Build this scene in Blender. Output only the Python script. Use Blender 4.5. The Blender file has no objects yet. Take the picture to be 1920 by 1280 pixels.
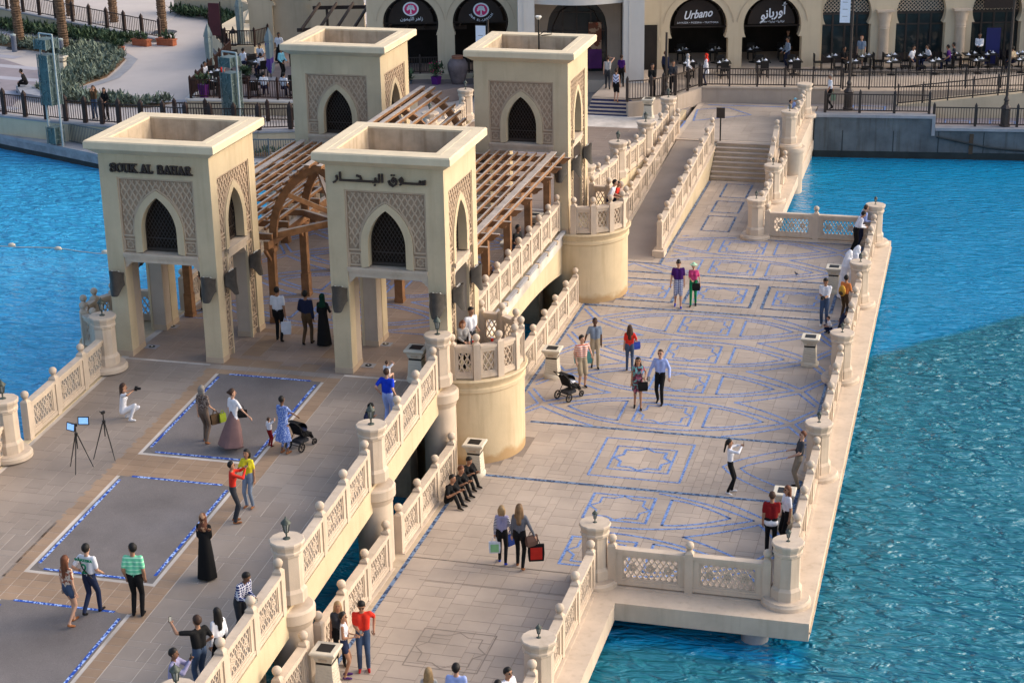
import bpy, math, random
import numpy as np
from mathutils import Vector, Matrix

random.seed(7)
R = math.radians
C = bpy.context.scene.collection
SC = bpy.context.scene

# ---------------------------------------------------------------- camera, sky, sun, exposure
def make_camera():
    yaw, pitch, roll = R(-14.9707), R(19.8964), R(0.95727)
    f = Vector((math.sin(yaw) * math.cos(pitch), math.cos(yaw) * math.cos(pitch), -math.sin(pitch)))
    r = Vector((math.cos(yaw), -math.sin(yaw), 0))
    d = f.cross(r)
    c, s = math.cos(roll), math.sin(roll)
    rr = c * r + s * d
    dd = -s * r + c * d
    cam = bpy.data.cameras.new('camera')
    cam.sensor_width = 36
    cam.lens = 36 * 3356.9 / 1920
    cam.clip_start = 1
    cam.clip_end = 2000
    o = bpy.data.objects.new('camera', cam)
    C.objects.link(o)
    m = Matrix((rr, -dd, -f)).transposed().to_4x4()
    m.translation = Vector((0, 0, 21.3))
    o.matrix_world = m
    SC.camera = o
make_camera()

SUN_EL, SUN_AZ = 30.0, 68.0      # azimuth measured from +Y towards +X
world = bpy.data.worlds.new('World')
SC.world = world
world.use_nodes = True
wn = world.node_tree.nodes
wn.clear()
sky = wn.new('ShaderNodeTexSky')
sky.sky_type = 'NISHITA'
sky.sun_disc = False
sky.sun_elevation = R(SUN_EL)
sky.sun_rotation = R(SUN_AZ)
sky.air_density = 1.0
sky.dust_density = 4.0
sky.ozone_density = 1.0
bg = wn.new('ShaderNodeBackground')
bg.inputs['Strength'].default_value = 0.15
wo = wn.new('ShaderNodeOutputWorld')
world.node_tree.links.new(sky.outputs[0], bg.inputs[0])
world.node_tree.links.new(bg.outputs[0], wo.inputs[0])

sl = bpy.data.lights.new('sun', 'SUN')
sl.energy = 0.62
sl.angle = R(70)
sl.color = (1.0, 0.88, 0.72)
so = bpy.data.objects.new('sun', sl)
C.objects.link(so)
el, az = R(SUN_EL), R(SUN_AZ)
sdir = Vector((math.sin(az) * math.cos(el), math.cos(az) * math.cos(el), math.sin(el)))
so.rotation_euler = sdir.to_track_quat('Z', 'Y').to_euler()
so.location = (60, 20, 60)

SC.view_settings.view_transform = 'Standard'
SC.view_settings.look = 'None'
SC.view_settings.gamma = 1
SC.view_settings.use_curve_mapping = False
SC.view_settings.exposure = 0.9
SC.cycles.max_bounces = 6

# ---------------------------------------------------------------- materials
MATS = {}
def mat(name, col, rough=0.8, var=0.12, scale=1.5, bump=0.0, bscale=30.0, metal=0.0, island=0.0,
        objrand=0.0, streak=0.0, spec=0.3, col2=None, fine=0.0):
    """procedural surface: base colour modulated by noise, optional per-piece tint and bump"""
    if name in MATS:
        return MATS[name]
    m = bpy.data.materials.new(name)
    m.use_nodes = True
    nt = m.node_tree
    N, Lk = nt.nodes, nt.links
    b = N['Principled BSDF']
    b.inputs['Roughness'].default_value = rough
    b.inputs['Metallic'].default_value = metal
    b.inputs['Specular IOR Level'].default_value = spec
    geo = N.new('ShaderNodeNewGeometry')
    c2 = col2 or tuple(max(0, c * (1 - var * 1.6)) for c in col)
    c1 = tuple(min(1, c * (1 + var)) for c in col)
    nz = N.new('ShaderNodeTexNoise')
    nz.inputs['Scale'].default_value = scale
    nz.inputs['Detail'].default_value = 5
    nz.inputs['Roughness'].default_value = 0.6
    Lk.new(geo.outputs['Position'], nz.inputs['Vector'])
    rp = N.new('ShaderNodeValToRGB')
    rp.color_ramp.elements[0].position = 0.3
    rp.color_ramp.elements[1].position = 0.72
    rp.color_ramp.elements[0].color = (*c2, 1)
    rp.color_ramp.elements[1].color = (*c1, 1)
    Lk.new(nz.outputs['Fac'], rp.inputs['Fac'])
    out = rp.outputs['Color']
    def mulval(sock, lo, hi, fac_sock):
        mr = N.new('ShaderNodeMapRange')
        mr.inputs['To Min'].default_value = lo
        mr.inputs['To Max'].default_value = hi
        Lk.new(fac_sock, mr.inputs['Value'])
        hs = N.new('ShaderNodeHueSaturation')
        Lk.new(mr.outputs[0], hs.inputs['Value'])
        Lk.new(sock, hs.inputs['Color'])
        return hs.outputs['Color']
    if island:
        out = mulval(out, 1 - island, 1 + island, geo.outputs['Random Per Island'])
    if objrand:
        oi = N.new('ShaderNodeObjectInfo')
        out = mulval(out, 1 - objrand, 1 + objrand, oi.outputs['Random'])
    if streak:
        mp = N.new('ShaderNodeMapping')
        mp.inputs['Scale'].default_value = (2.6, 2.6, 0.22)
        Lk.new(geo.outputs['Position'], mp.inputs['Vector'])
        n2 = N.new('ShaderNodeTexNoise')
        n2.inputs['Scale'].default_value = 2.0
        n2.inputs['Detail'].default_value = 6
        Lk.new(mp.outputs[0], n2.inputs['Vector'])
        r2 = N.new('ShaderNodeValToRGB')
        r2.color_ramp.elements[0].position = 0.52
        r2.color_ramp.elements[1].position = 0.75
        r2.color_ramp.elements[0].color = (1, 1, 1, 1)
        r2.color_ramp.elements[1].color = (1 - streak, 1 - streak * 1.15, 1 - streak * 1.35, 1)
        Lk.new(n2.outputs['Fac'], r2.inputs['Fac'])
        mx = N.new('ShaderNodeMix')
        mx.data_type = 'RGBA'
        mx.blend_type = 'MULTIPLY'
        mx.inputs[0].default_value = 1
        Lk.new(out, mx.inputs[6])
        Lk.new(r2.outputs[0], mx.inputs[7])
        out = mx.outputs[2]
    if fine:
        n3 = N.new('ShaderNodeTexNoise')
        n3.inputs['Scale'].default_value = 55
        n3.inputs['Detail'].default_value = 2
        Lk.new(geo.outputs['Position'], n3.inputs['Vector'])
        out = mulval(out, 1 - fine, 1 + fine, n3.outputs['Fac'])
    Lk.new(out, b.inputs['Base Color'])
    if bump:
        nb = N.new('ShaderNodeTexNoise')
        nb.inputs['Scale'].default_value = bscale
        nb.inputs['Detail'].default_value = 4
        Lk.new(geo.outputs['Position'], nb.inputs['Vector'])
        bp = N.new('ShaderNodeBump')
        bp.inputs['Strength'].default_value = bump
        bp.inputs['Distance'].default_value = 0.02
        Lk.new(nb.outputs['Fac'], bp.inputs['Height'])
        Lk.new(bp.outputs[0], b.inputs['Normal'])
    MATS[name] = m
    return m

def pattern_mat(name, ca, cb, kind, scale, thresh=0.5, rough=0.85, cc=None):
    """two-tone cloth or print: stripes (object Z), checks, noise blotches, mosaic chips"""
    if name in MATS:
        return MATS[name]
    m = bpy.data.materials.new(name)
    m.use_nodes = True
    nt = m.node_tree
    N, Lk = nt.nodes, nt.links
    b = N['Principled BSDF']
    b.inputs['Roughness'].default_value = rough
    b.inputs['Specular IOR Level'].default_value = 0.2
    tc = N.new('ShaderNodeTexCoord')
    def band(axis_scale, sc):
        mp = N.new('ShaderNodeMapping')
        mp.inputs['Scale'].default_value = axis_scale
        Lk.new(tc.outputs['Object'], mp.inputs['Vector'])
        sp = N.new('ShaderNodeSeparateXYZ')
        Lk.new(mp.outputs[0], sp.inputs[0])
        ad = N.new('ShaderNodeMath'); ad.operation = 'ADD'
        Lk.new(sp.outputs[0], ad.inputs[0]); Lk.new(sp.outputs[2], ad.inputs[1])
        ad2 = N.new('ShaderNodeMath'); ad2.operation = 'ADD'
        Lk.new(ad.outputs[0], ad2.inputs[0]); Lk.new(sp.outputs[1], ad2.inputs[1])
        ml = N.new('ShaderNodeMath'); ml.operation = 'MULTIPLY'
        Lk.new(ad2.outputs[0], ml.inputs[0]); ml.inputs[1].default_value = sc
        fr = N.new('ShaderNodeMath'); fr.operation = 'FRACT'
        Lk.new(ml.outputs[0], fr.inputs[0])
        gt = N.new('ShaderNodeMath'); gt.operation = 'GREATER_THAN'
        Lk.new(fr.outputs[0], gt.inputs[0]); gt.inputs[1].default_value = thresh
        return gt.outputs[0]
    if kind == 'stripe':
        fac = band((0, 0, 1), scale)
    elif kind == 'check':
        a = band((0, 0, 1), scale); c = band((1, 0.001, 0), scale)
        mx = N.new('ShaderNodeMath'); mx.operation = 'MAXIMUM'
        Lk.new(a, mx.inputs[0]); Lk.new(c, mx.inputs[1])
        fac = mx.outputs[0]
    elif kind == 'chevron':
        ab = N.new('ShaderNodeMapping')
        Lk.new(tc.outputs['Object'], ab.inputs['Vector'])
        sp = N.new('ShaderNodeSeparateXYZ'); Lk.new(ab.outputs[0], sp.inputs[0])
        av = N.new('ShaderNodeMath'); av.operation = 'ABSOLUTE'; Lk.new(sp.outputs[0], av.inputs[0])
        sb = N.new('ShaderNodeMath'); sb.operation = 'SUBTRACT'
        Lk.new(sp.outputs[2], sb.inputs[0]); Lk.new(av.outputs[0], sb.inputs[1])
        ml = N.new('ShaderNodeMath'); ml.operation = 'MULTIPLY'
        Lk.new(sb.outputs[0], ml.inputs[0]); ml.inputs[1].default_value = scale
        fr = N.new('ShaderNodeMath'); fr.operation = 'FRACT'; Lk.new(ml.outputs[0], fr.inputs[0])
        gt = N.new('ShaderNodeMath'); gt.operation = 'GREATER_THAN'
        Lk.new(fr.outputs[0], gt.inputs[0]); gt.inputs[1].default_value = thresh
        fac = gt.outputs[0]
    elif kind == 'chips':
        geo = N.new('ShaderNodeNewGeometry')
        vo = N.new('ShaderNodeTexVoronoi'); vo.inputs['Scale'].default_value = scale
        Lk.new(geo.outputs['Position'], vo.inputs['Vector'])
        sp = N.new('ShaderNodeSeparateColor'); Lk.new(vo.outputs['Color'], sp.inputs[0])
        gt = N.new('ShaderNodeMath'); gt.operation = 'GREATER_THAN'
        Lk.new(sp.outputs[0], gt.inputs[0]); gt.inputs[1].default_value = thresh
        fac = gt.outputs[0]
    else:
        nz = N.new('ShaderNodeTexNoise'); nz.inputs['Scale'].default_value = scale
        nz.inputs['Detail'].default_value = 3
        Lk.new(tc.outputs['Object'], nz.inputs['Vector'])
        gt = N.new('ShaderNodeMath'); gt.operation = 'GREATER_THAN'
        Lk.new(nz.outputs['Fac'], gt.inputs[0]); gt.inputs[1].default_value = thresh
        fac = gt.outputs[0]
    mix = N.new('ShaderNodeMix'); mix.data_type = 'RGBA'
    Lk.new(fac, mix.inputs[0])
    mix.inputs[6].default_value = (*ca, 1)
    mix.inputs[7].default_value = (*cb, 1)
    out = mix.outputs[2]
    if cc:
        nz = N.new('ShaderNodeTexNoise'); nz.inputs['Scale'].default_value = scale * 0.6
        Lk.new(tc.outputs['Object'], nz.inputs['Vector'])
        g2 = N.new('ShaderNodeMath'); g2.operation = 'GREATER_THAN'
        Lk.new(nz.outputs['Fac'], g2.inputs[0]); g2.inputs[1].default_value = 0.56
        m2 = N.new('ShaderNodeMix'); m2.data_type = 'RGBA'
        Lk.new(g2.outputs[0], m2.inputs[0]); Lk.new(out, m2.inputs[6])
        m2.inputs[7].default_value = (*cc, 1)
        out = m2.outputs[2]
    Lk.new(out, b.inputs['Base Color'])
    MATS[name] = m
    return m

M_STUCCO = mat('cream_stucco', (0.585, 0.475, 0.315), 0.9, 0.08, 0.9, bump=0.25, bscale=40, streak=0.10, fine=0.05)
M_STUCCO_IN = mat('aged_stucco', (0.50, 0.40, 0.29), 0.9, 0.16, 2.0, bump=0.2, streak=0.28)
M_TURRET = mat('turret_render', (0.60, 0.48, 0.31), 0.9, 0.08, 0.8, bump=0.25, bscale=30, streak=0.16, fine=0.04)
def foot_stain(m):
    """rusty damp mark that creeps up the render from the paving"""
    nt = m.node_tree; N, Lk = nt.nodes, nt.links
    b = N['Principled BSDF']; src = b.inputs['Base Color'].links[0].from_socket
    geo = N.new('ShaderNodeNewGeometry'); sp = N.new('ShaderNodeSeparateXYZ'); Lk.new(geo.outputs['Position'], sp.inputs[0])
    nz = N.new('ShaderNodeTexNoise'); nz.inputs['Scale'].default_value = 2.2; nz.inputs['Detail'].default_value = 5; Lk.new(geo.outputs['Position'], nz.inputs['Vector'])
    ad = N.new('ShaderNodeMath'); ad.operation = 'MULTIPLY_ADD'; Lk.new(nz.outputs['Fac'], ad.inputs[0]); ad.inputs[1].default_value = -.75; Lk.new(sp.outputs[2], ad.inputs[2])
    mr = N.new('ShaderNodeMapRange'); mr.inputs['From Min'].default_value = -.22; mr.inputs['From Max'].default_value = -.02; mr.inputs['To Min'].default_value = .75; mr.inputs['To Max'].default_value = 0; Lk.new(ad.outputs[0], mr.inputs['Value'])
    mx = N.new('ShaderNodeMix'); mx.data_type = 'RGBA'; Lk.new(mr.outputs[0], mx.inputs[0]); Lk.new(src, mx.inputs[6]); mx.inputs[7].default_value = (.40, .24, .10, 1)
    Lk.new(mx.outputs[2], b.inputs['Base Color'])
foot_stain(M_TURRET)
M_STONE = mat('cast_stone', (0.585, 0.48, 0.375), 0.85, 0.09, 1.2, bump=0.2, bscale=60, streak=0.14, fine=0.04)
M_STONE_D = mat('cast_stone_base', (0.50, 0.40, 0.29), 0.85, 0.12, 1.6, bump=0.2, bscale=50, streak=0.15)
M_CARVED = mat('carved_stone', (0.50, 0.38, 0.27), 0.85, 0.08, 2.0, bump=0.2, bscale=60)
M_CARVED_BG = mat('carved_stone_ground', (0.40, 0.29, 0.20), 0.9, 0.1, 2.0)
M_TILE = mat('paving_stone', (0.40, 0.33, 0.27), 0.62, 0.14, 0.4, bump=0.12, bscale=45, island=0.07, objrand=0.07, fine=0.05, spec=0.35)
M_TILE_U = mat('paving_stone_upper', (0.31, 0.255, 0.21), 0.58, 0.15, 0.35, bump=0.12, bscale=45, island=0.07, objrand=0.07, fine=0.05, spec=0.4)
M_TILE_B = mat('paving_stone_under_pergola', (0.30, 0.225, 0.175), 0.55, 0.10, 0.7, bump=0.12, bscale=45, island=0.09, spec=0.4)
M_TILE_W = mat('paving_stone_brown', (0.33, 0.225, 0.145), 0.6, 0.12, 0.8, bump=0.12, bscale=45, island=0.09, objrand=0.09, spec=0.35)
M_JOINT = mat('paving_joint', (0.25, 0.205, 0.17), 0.95, 0.15, 2)
M_JOINT_U = mat('paving_joint_pale', (0.60, 0.54, 0.48), 0.95, 0.25, 0.8)
M_ASPHALT = mat('asphalt', (0.20, 0.178, 0.17), 0.85, 0.16, 0.5, bump=0.6, bscale=120, fine=0.45)
M_BLUE = pattern_mat('blue_mosaic', (0.065, 0.13, 0.34), (0.19, 0.30, 0.58), 'chips', 26, 0.4, 0.3)
M_BLUEW = pattern_mat('blue_white_mosaic', (0.03, 0.09, 0.42), (0.40, 0.55, 0.90), 'chips', 20, 0.62, 0.25)
M_TEAL = pattern_mat('teal_mosaic', (0.02, 0.05, 0.12), (0.14, 0.22, 0.36), 'chips', 16, 0.5, 0.3)
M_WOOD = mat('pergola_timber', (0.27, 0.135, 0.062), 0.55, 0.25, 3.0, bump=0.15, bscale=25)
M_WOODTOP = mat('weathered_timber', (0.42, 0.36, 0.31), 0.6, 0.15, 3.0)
M_DARKMETAL = mat('dark_bronze_metal', (0.035, 0.024, 0.02), 0.5, 0.15, 4, spec=0.5)
M_LANTERN = mat('verdigris_metal', (0.085, 0.10, 0.085), 0.55, 0.35, 14, metal=0.3)
M_BLACK = mat('black_metal', (0.012, 0.011, 0.011), 0.5, 0.1)
M_MESH = mat('perforated_steel', (0.062, 0.053, 0.045), 0.55, 0.2, 8, metal=0.1, spec=0.5)
M_WHITE = mat('white_paint', (0.68, 0.66, 0.60), 0.55, 0.06, 4)
M_CREAM = mat('bin_cream', (0.62, 0.56, 0.45), 0.6, 0.06, 4)
M_FENCE = mat('fence_brown', (0.045, 0.027, 0.022), 0.6, 0.2, 4)
M_SEAT = mat('brown_rail', (0.045, 0.02, 0.014), 0.55, 0.2, 4)
M_GLASS = mat('dark_glass', (0.02, 0.03, 0.032), 0.08, 0.2, 1.0, spec=0.6)
M_GREYST = mat('grey_granite', (0.33, 0.335, 0.36), 0.65, 0.12, 1.2, streak=0.1)
M_QUAY = mat('quay_concrete', (0.13, 0.15, 0.165), 0.85, 0.22, 0.9, streak=0.3)
M_QUAYD = mat('quay_wet_base', (0.028, 0.034, 0.034), 0.4, 0.2, 1.5)
M_PLAZA = mat('plaza_render', (0.50, 0.45, 0.42), 0.8, 0.06, 0.35, fine=0.04)
M_PURP = mat('promenade_block', (0.27, 0.235, 0.25), 0.8, 0.1, 0.8, island=0.06)
M_PALE = mat('pale_band_block', (0.40, 0.39, 0.43), 0.8, 0.06, 0.8, island=0.04)
M_BEIGEW = mat('beige_render', (0.60, 0.50, 0.355), 0.9, 0.08, 0.6, streak=0.08)
M_PINKW = mat('pink_stone_render', (0.47, 0.385, 0.31), 0.9, 0.1, 0.6, streak=0.1)

# ---------------------------------------------------------------- mesh helpers
class MB:
    def __init__(s):
        s.v, s.f, s.m = [], [], []
        s.mi = 0
    def add(s, vs, fs, mi=None):
        b = len(s.v)
        s.v.extend([tuple(v) for v in vs])
        for f in fs:
            s.f.append(tuple(b + i for i in f))
            s.m.append(s.mi if mi is None else mi)
    def box(s, x0, x1, y0, y1, z0, z1, mi=None, bottom=True):
        vs = [(x0, y0, z0), (x1, y0, z0), (x1, y1, z0), (x0, y1, z0), (x0, y0, z1), (x1, y0, z1), (x1, y1, z1), (x0, y1, z1)]
        fs = [(4, 5, 6, 7), (0, 1, 5, 4), (1, 2, 6, 5), (2, 3, 7, 6), (3, 0, 4, 7)]
        if bottom:
            fs.append((3, 2, 1, 0))
        s.add(vs, fs, mi)
    def bar(s, p, q, w, h, up=(0, 0, 1), mi=None):
        """rectangular bar from p to q, w across, h along up"""
        p, q, up = Vector(p), Vector(q), Vector(up)
        d = (q - p).normalized()
        a = d.cross(up)
        if a.length < 1e-5:
            a = d.cross(Vector((1, 0, 0)))
        a.normalize()
        n = a.cross(d).normalized()
        vs = []
        for c in (p, q):
            for (i, j) in ((-1, -1), (1, -1), (1, 1), (-1, 1)):
                vs.append(c + a * (i * w / 2) + n * (j * h / 2))
        s.add(vs, [(0, 3, 2, 1), (4, 5, 6, 7), (0, 1, 5, 4), (1, 2, 6, 5), (2, 3, 7, 6), (3, 0, 4, 7)], mi)
    def tube(s, pts, r, seg=8, mi=None, cap=True):
        pts = [Vector(p) for p in pts]
        n = len(pts)
        rs = r if isinstance(r, (list, tuple)) else [r] * n
        vs, prev = [], None
        for i, p in enumerate(pts):
            d = (pts[min(i + 1, n - 1)] - pts[max(i - 1, 0)]).normalized()
            if prev is None:
                a = d.cross(Vector((0, 0, 1)))
                if a.length < 1e-3:
                    a = d.cross(Vector((1, 0, 0)))
            else:
                a = prev - d * prev.dot(d)
            a.normalize()
            prev = a
            b = d.cross(a)
            for k in range(seg):
                t = 2 * math.pi * k / seg
                vs.append(p + (a * math.cos(t) + b * math.sin(t)) * rs[i])
        fs = []
        for i in range(n - 1):
            for k in range(seg):
                k2 = (k + 1) % seg
                fs.append((i * seg + k, i * seg + k2, (i + 1) * seg + k2, (i + 1) * seg + k))
        if cap:
            fs.append(tuple(range(seg - 1, -1, -1)))
            fs.append(tuple((n - 1) * seg + k for k in range(seg)))
        s.add(vs, fs, mi)
    def lathe(s, prof, seg=16, c=(0, 0), mi=None, ph=0.0, a0=0.0, a1=None, sx=1.0, sy=1.0):
        full = a1 is None
        na = seg if full else seg + 1
        vs = []
        for (r, z) in prof:
            for k in range(na):
                t = ph + (2 * math.pi * k / seg if full else a0 + (a1 - a0) * k / seg)
                vs.append((c[0] + sx * r * math.cos(t), c[1] + sy * r * math.sin(t), z))
        fs = []
        for i in range(len(prof) - 1):
            for k in range(na if full else na - 1):
                k2 = (k + 1) % na
                fs.append((i * na + k, i * na + k2, (i + 1) * na + k2, (i + 1) * na + k))
        if full:
            fs.append(tuple(range(na - 1, -1, -1)))
            fs.append(tuple((len(prof) - 1) * na + k for k in range(na)))
        s.add(vs, fs, mi)
    def ball(s, c, r, seg=12, rings=8, mi=None, sc=(1, 1, 1)):
        prof = []
        for i in range(rings + 1):
            t = -math.pi / 2 + math.pi * i / rings
            prof.append((max(r * math.cos(t), 1e-4) , r * math.sin(t)))
        b = len(s.v)
        s.lathe(prof, seg, (0, 0), mi)
        for i in range(b, len(s.v)):
            x, y, z = s.v[i]
            s.v[i] = (c[0] + x * sc[0], c[1] + y * sc[1], c[2] + z * sc[2])
    def prism(s, poly, z0, z1, mi=None, mi_top=None):
        n = len(poly)
        zs0 = z0 if callable(z0) else (lambda x, y: z0)
        zs1 = z1 if callable(z1) else (lambda x, y: z1)
        vs = [(x, y, zs0(x, y)) for x, y in poly] + [(x, y, zs1(x, y)) for x, y in poly]
        fs = [tuple(range(n - 1, -1, -1))] + [(i, (i + 1) % n, n + (i + 1) % n, n + i) for i in range(n)]
        s.add(vs, fs, mi)
        s.add(vs[n:], [tuple(range(n))], mi if mi_top is None else mi_top)
    def xf(s, fn, start=0):
        for i in range(start, len(s.v)):
            s.v[i] = tuple(fn(*s.v[i]))
    def mesh(s, name, mats, smooth=False):
        me = bpy.data.meshes.new(name)
        me.from_pydata(s.v, [], s.f)
        for m in mats:
            me.materials.append(m)
        if len(mats) > 1:
            me.polygons.foreach_set('material_index', s.m)
        if smooth:
            me.polygons.foreach_set('use_smooth', [True] * len(me.polygons))
            try:
                me.set_sharp_from_angle(angle=R(40))
            except Exception:
                pass
        me.update()
        return me
    def build(s, name, mats, parent=None, smooth=False, **tags):
        if not isinstance(mats, (list, tuple)):
            mats = [mats]
        o = bpy.data.objects.new(name, s.mesh(name, mats, smooth))
        C.objects.link(o)
        if parent is not None:
            o.parent = parent
        for k, v in tags.items():
            o[{'cat': 'category'}.get(k, k)] = v
        return o

def inst(name, me, parent=None, loc=(0, 0, 0), rz=0.0, sc=None, **tags):
    o = bpy.data.objects.new(name, me)
    C.objects.link(o)
    if parent is not None:
        o.parent = parent
    o.location = loc
    o.rotation_euler = (0, 0, rz)
    if sc:
        o.scale = (sc, sc, sc) if not isinstance(sc, tuple) else sc
    for k, v in tags.items():
        o[{'cat': 'category'}.get(k, k)] = v
    return o

def thing(name, label, cat, loc=(0, 0, 0), rz=0.0, group=None):
    o = bpy.data.objects.new(name, None)
    C.objects.link(o)
    o.empty_display_size = 0.2
    o.location = loc
    o.rotation_euler = (0, 0, rz)
    o['label'] = label
    o['category'] = cat
    if group:
        o['group'] = group
    return o

def copy_tree(o, loc=None, rz=None, label=None, parent=None):
    c = o.copy()
    C.objects.link(c)
    if parent is not None:
        c.parent = parent
    if loc is not None:
        c.location = loc
    if rz is not None:
        c.rotation_euler = (0, 0, rz)
    if label:
        c['label'] = label
    for ch in list(o.children):
        copy_tree(ch, parent=c)
    return c

# bridge profile: height of the upper deck along Y
CX = -19.48
def zU(Y):
    if Y < 46:
        return 2.65 - 0.065 * (46 - Y)
    if Y < 64.5:
        return 2.65
    return max(1.3, 2.65 - 0.09 * (Y - 64.5))
WATER_Z = -0.9
# ---------------------------------------------------------------- water
def make_water():
    m = bpy.data.materials.new('lake_water')
    m.use_nodes = True
    nt = m.node_tree; N, Lk = nt.nodes, nt.links
    b = N['Principled BSDF']
    b.inputs['Roughness'].default_value = 0.06
    b.inputs['IOR'].default_value = 1.45
    b.inputs['Specular IOR Level'].default_value = 0.5
    geo = N.new('ShaderNodeNewGeometry')
    sp = N.new('ShaderNodeSeparateXYZ'); Lk.new(geo.outputs['Position'], sp.inputs[0])
    # body colour: bright, with shade and reflection painted darker east of the bridge
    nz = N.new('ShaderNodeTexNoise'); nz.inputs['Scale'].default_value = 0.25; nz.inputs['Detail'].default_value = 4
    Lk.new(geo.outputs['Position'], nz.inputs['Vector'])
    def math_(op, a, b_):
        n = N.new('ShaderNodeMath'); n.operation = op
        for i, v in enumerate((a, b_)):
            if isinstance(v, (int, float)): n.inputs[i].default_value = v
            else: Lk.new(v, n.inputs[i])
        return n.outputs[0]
    edge = math_('SUBTRACT', math_('ADD', math_('MULTIPLY', sp.outputs[0], 1.12), 63.85), sp.outputs[1])  # >0 : painted darker side (nearer)
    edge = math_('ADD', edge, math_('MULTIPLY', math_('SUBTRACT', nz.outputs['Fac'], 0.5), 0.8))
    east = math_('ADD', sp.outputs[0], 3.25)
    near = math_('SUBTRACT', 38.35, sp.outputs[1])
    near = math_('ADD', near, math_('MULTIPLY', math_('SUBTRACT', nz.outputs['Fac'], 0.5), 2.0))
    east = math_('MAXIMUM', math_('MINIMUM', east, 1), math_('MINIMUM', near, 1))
    shade_tone = math_('MINIMUM', edge, east)
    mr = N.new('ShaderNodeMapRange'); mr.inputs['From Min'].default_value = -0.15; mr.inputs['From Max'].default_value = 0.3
    Lk.new(shade_tone, mr.inputs['Value'])
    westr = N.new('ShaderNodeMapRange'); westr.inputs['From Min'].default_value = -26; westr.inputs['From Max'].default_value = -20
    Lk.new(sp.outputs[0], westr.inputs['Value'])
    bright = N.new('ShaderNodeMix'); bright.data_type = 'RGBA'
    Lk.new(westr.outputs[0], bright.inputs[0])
    bright.inputs[6].default_value = (0.035, 0.37, 0.68, 1)  # west side lightened in colour for the stronger sky reflection there
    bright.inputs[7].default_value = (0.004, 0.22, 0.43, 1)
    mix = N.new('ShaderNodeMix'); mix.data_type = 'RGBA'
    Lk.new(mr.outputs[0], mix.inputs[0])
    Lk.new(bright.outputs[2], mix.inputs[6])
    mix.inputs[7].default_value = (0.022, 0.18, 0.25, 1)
    var = N.new('ShaderNodeHueSaturation')
    vr = N.new('ShaderNodeMapRange'); vr.inputs['To Min'].default_value = 0.85; vr.inputs['To Max'].default_value = 1.15
    Lk.new(nz.outputs['Fac'], vr.inputs['Value']); Lk.new(vr.outputs[0], var.inputs['Value'])
    Lk.new(mix.outputs[2], var.inputs['Color'])
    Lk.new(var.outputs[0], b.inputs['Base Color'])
    # ripples
    mp = N.new('ShaderNodeMapping'); mp.inputs['Scale'].default_value = (0.8, 2.0, 1)
    mp.inputs['Rotation'].default_value = (0, 0, R(-12))
    Lk.new(geo.outputs['Position'], mp.inputs['Vector'])
    n1 = N.new('ShaderNodeTexNoise'); n1.inputs['Scale'].default_value = 1.7; n1.inputs['Detail'].default_value = 2.5
    n1.inputs['Roughness'].default_value = 0.55; n1.inputs['Distortion'].default_value = 0.6
    Lk.new(mp.outputs[0], n1.inputs['Vector'])
    n2 = N.new('ShaderNodeTexNoise'); n2.inputs['Scale'].default_value = 0.35; n2.inputs['Detail'].default_value = 2
    Lk.new(geo.outputs['Position'], n2.inputs['Vector'])
    amp = N.new('ShaderNodeMapRange'); amp.inputs['From Min'].default_value = 0.3; amp.inputs['From Max'].default_value = 0.7
    amp.inputs['To Min'].default_value = 0.55; amp.inputs['To Max'].default_value = 1.0
    Lk.new(n2.outputs['Fac'], amp.inputs['Value'])
    # calmer water under and behind the right walkway
    calm = N.new('ShaderNodeMapRange'); calm.inputs['From Min'].default_value = -0.5; calm.inputs['From Max'].default_value = 1.5
    calm.inputs['To Min'].default_value = 0.4; Lk.new(math_('MAXIMUM', edge, math_('MULTIPLY', math_('ADD', sp.outputs[0], 12), -1)), calm.inputs['Value'])
    h = math_('MULTIPLY', math_('MULTIPLY', n1.outputs['Fac'], amp.outputs[0]), calm.outputs[0])
    bp = N.new('ShaderNodeBump'); bp.inputs['Strength'].default_value = 1.0; bp.inputs['Distance'].default_value = 0.55
    Lk.new(h, bp.inputs['Height']); Lk.new(bp.outputs[0], b.inputs['Normal'])
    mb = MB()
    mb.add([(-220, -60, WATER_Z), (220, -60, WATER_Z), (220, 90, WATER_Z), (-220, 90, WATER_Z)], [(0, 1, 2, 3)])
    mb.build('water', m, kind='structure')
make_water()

# buoy rope across the left basin
def buoy_line(pts, n, label):
    t = thing('float_line', label, 'buoy line', (pts[0][0], pts[0][1], WATER_Z))
    p0 = Vector((*pts[0], 0)); p1 = Vector((*pts[1], 0))
    mb = MB(); k = 24
    path = [(p1 - p0) * (i / k) + Vector((0, 0.15 * math.sin(i * 1.1), 0.02)) for i in range(k + 1)]
    mb.tube(path, 0.018, 5); mb.build('rope', M_WHITE, t)
    for i in range(n):
        q = (p1 - p0) * ((i + 0.5) / n)
        m2 = MB(); m2.ball((q.x, q.y, 0.05), 0.10, 10, 6, sc=(1.8, 1, 1)); m2.build('float', M_CREAM, t, smooth=True)
buoy_line(((-43.5, 66.5), (-25.5, 66.0)), 8, 'rope with small pale floats on the blue water left of the near gate tower')

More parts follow.
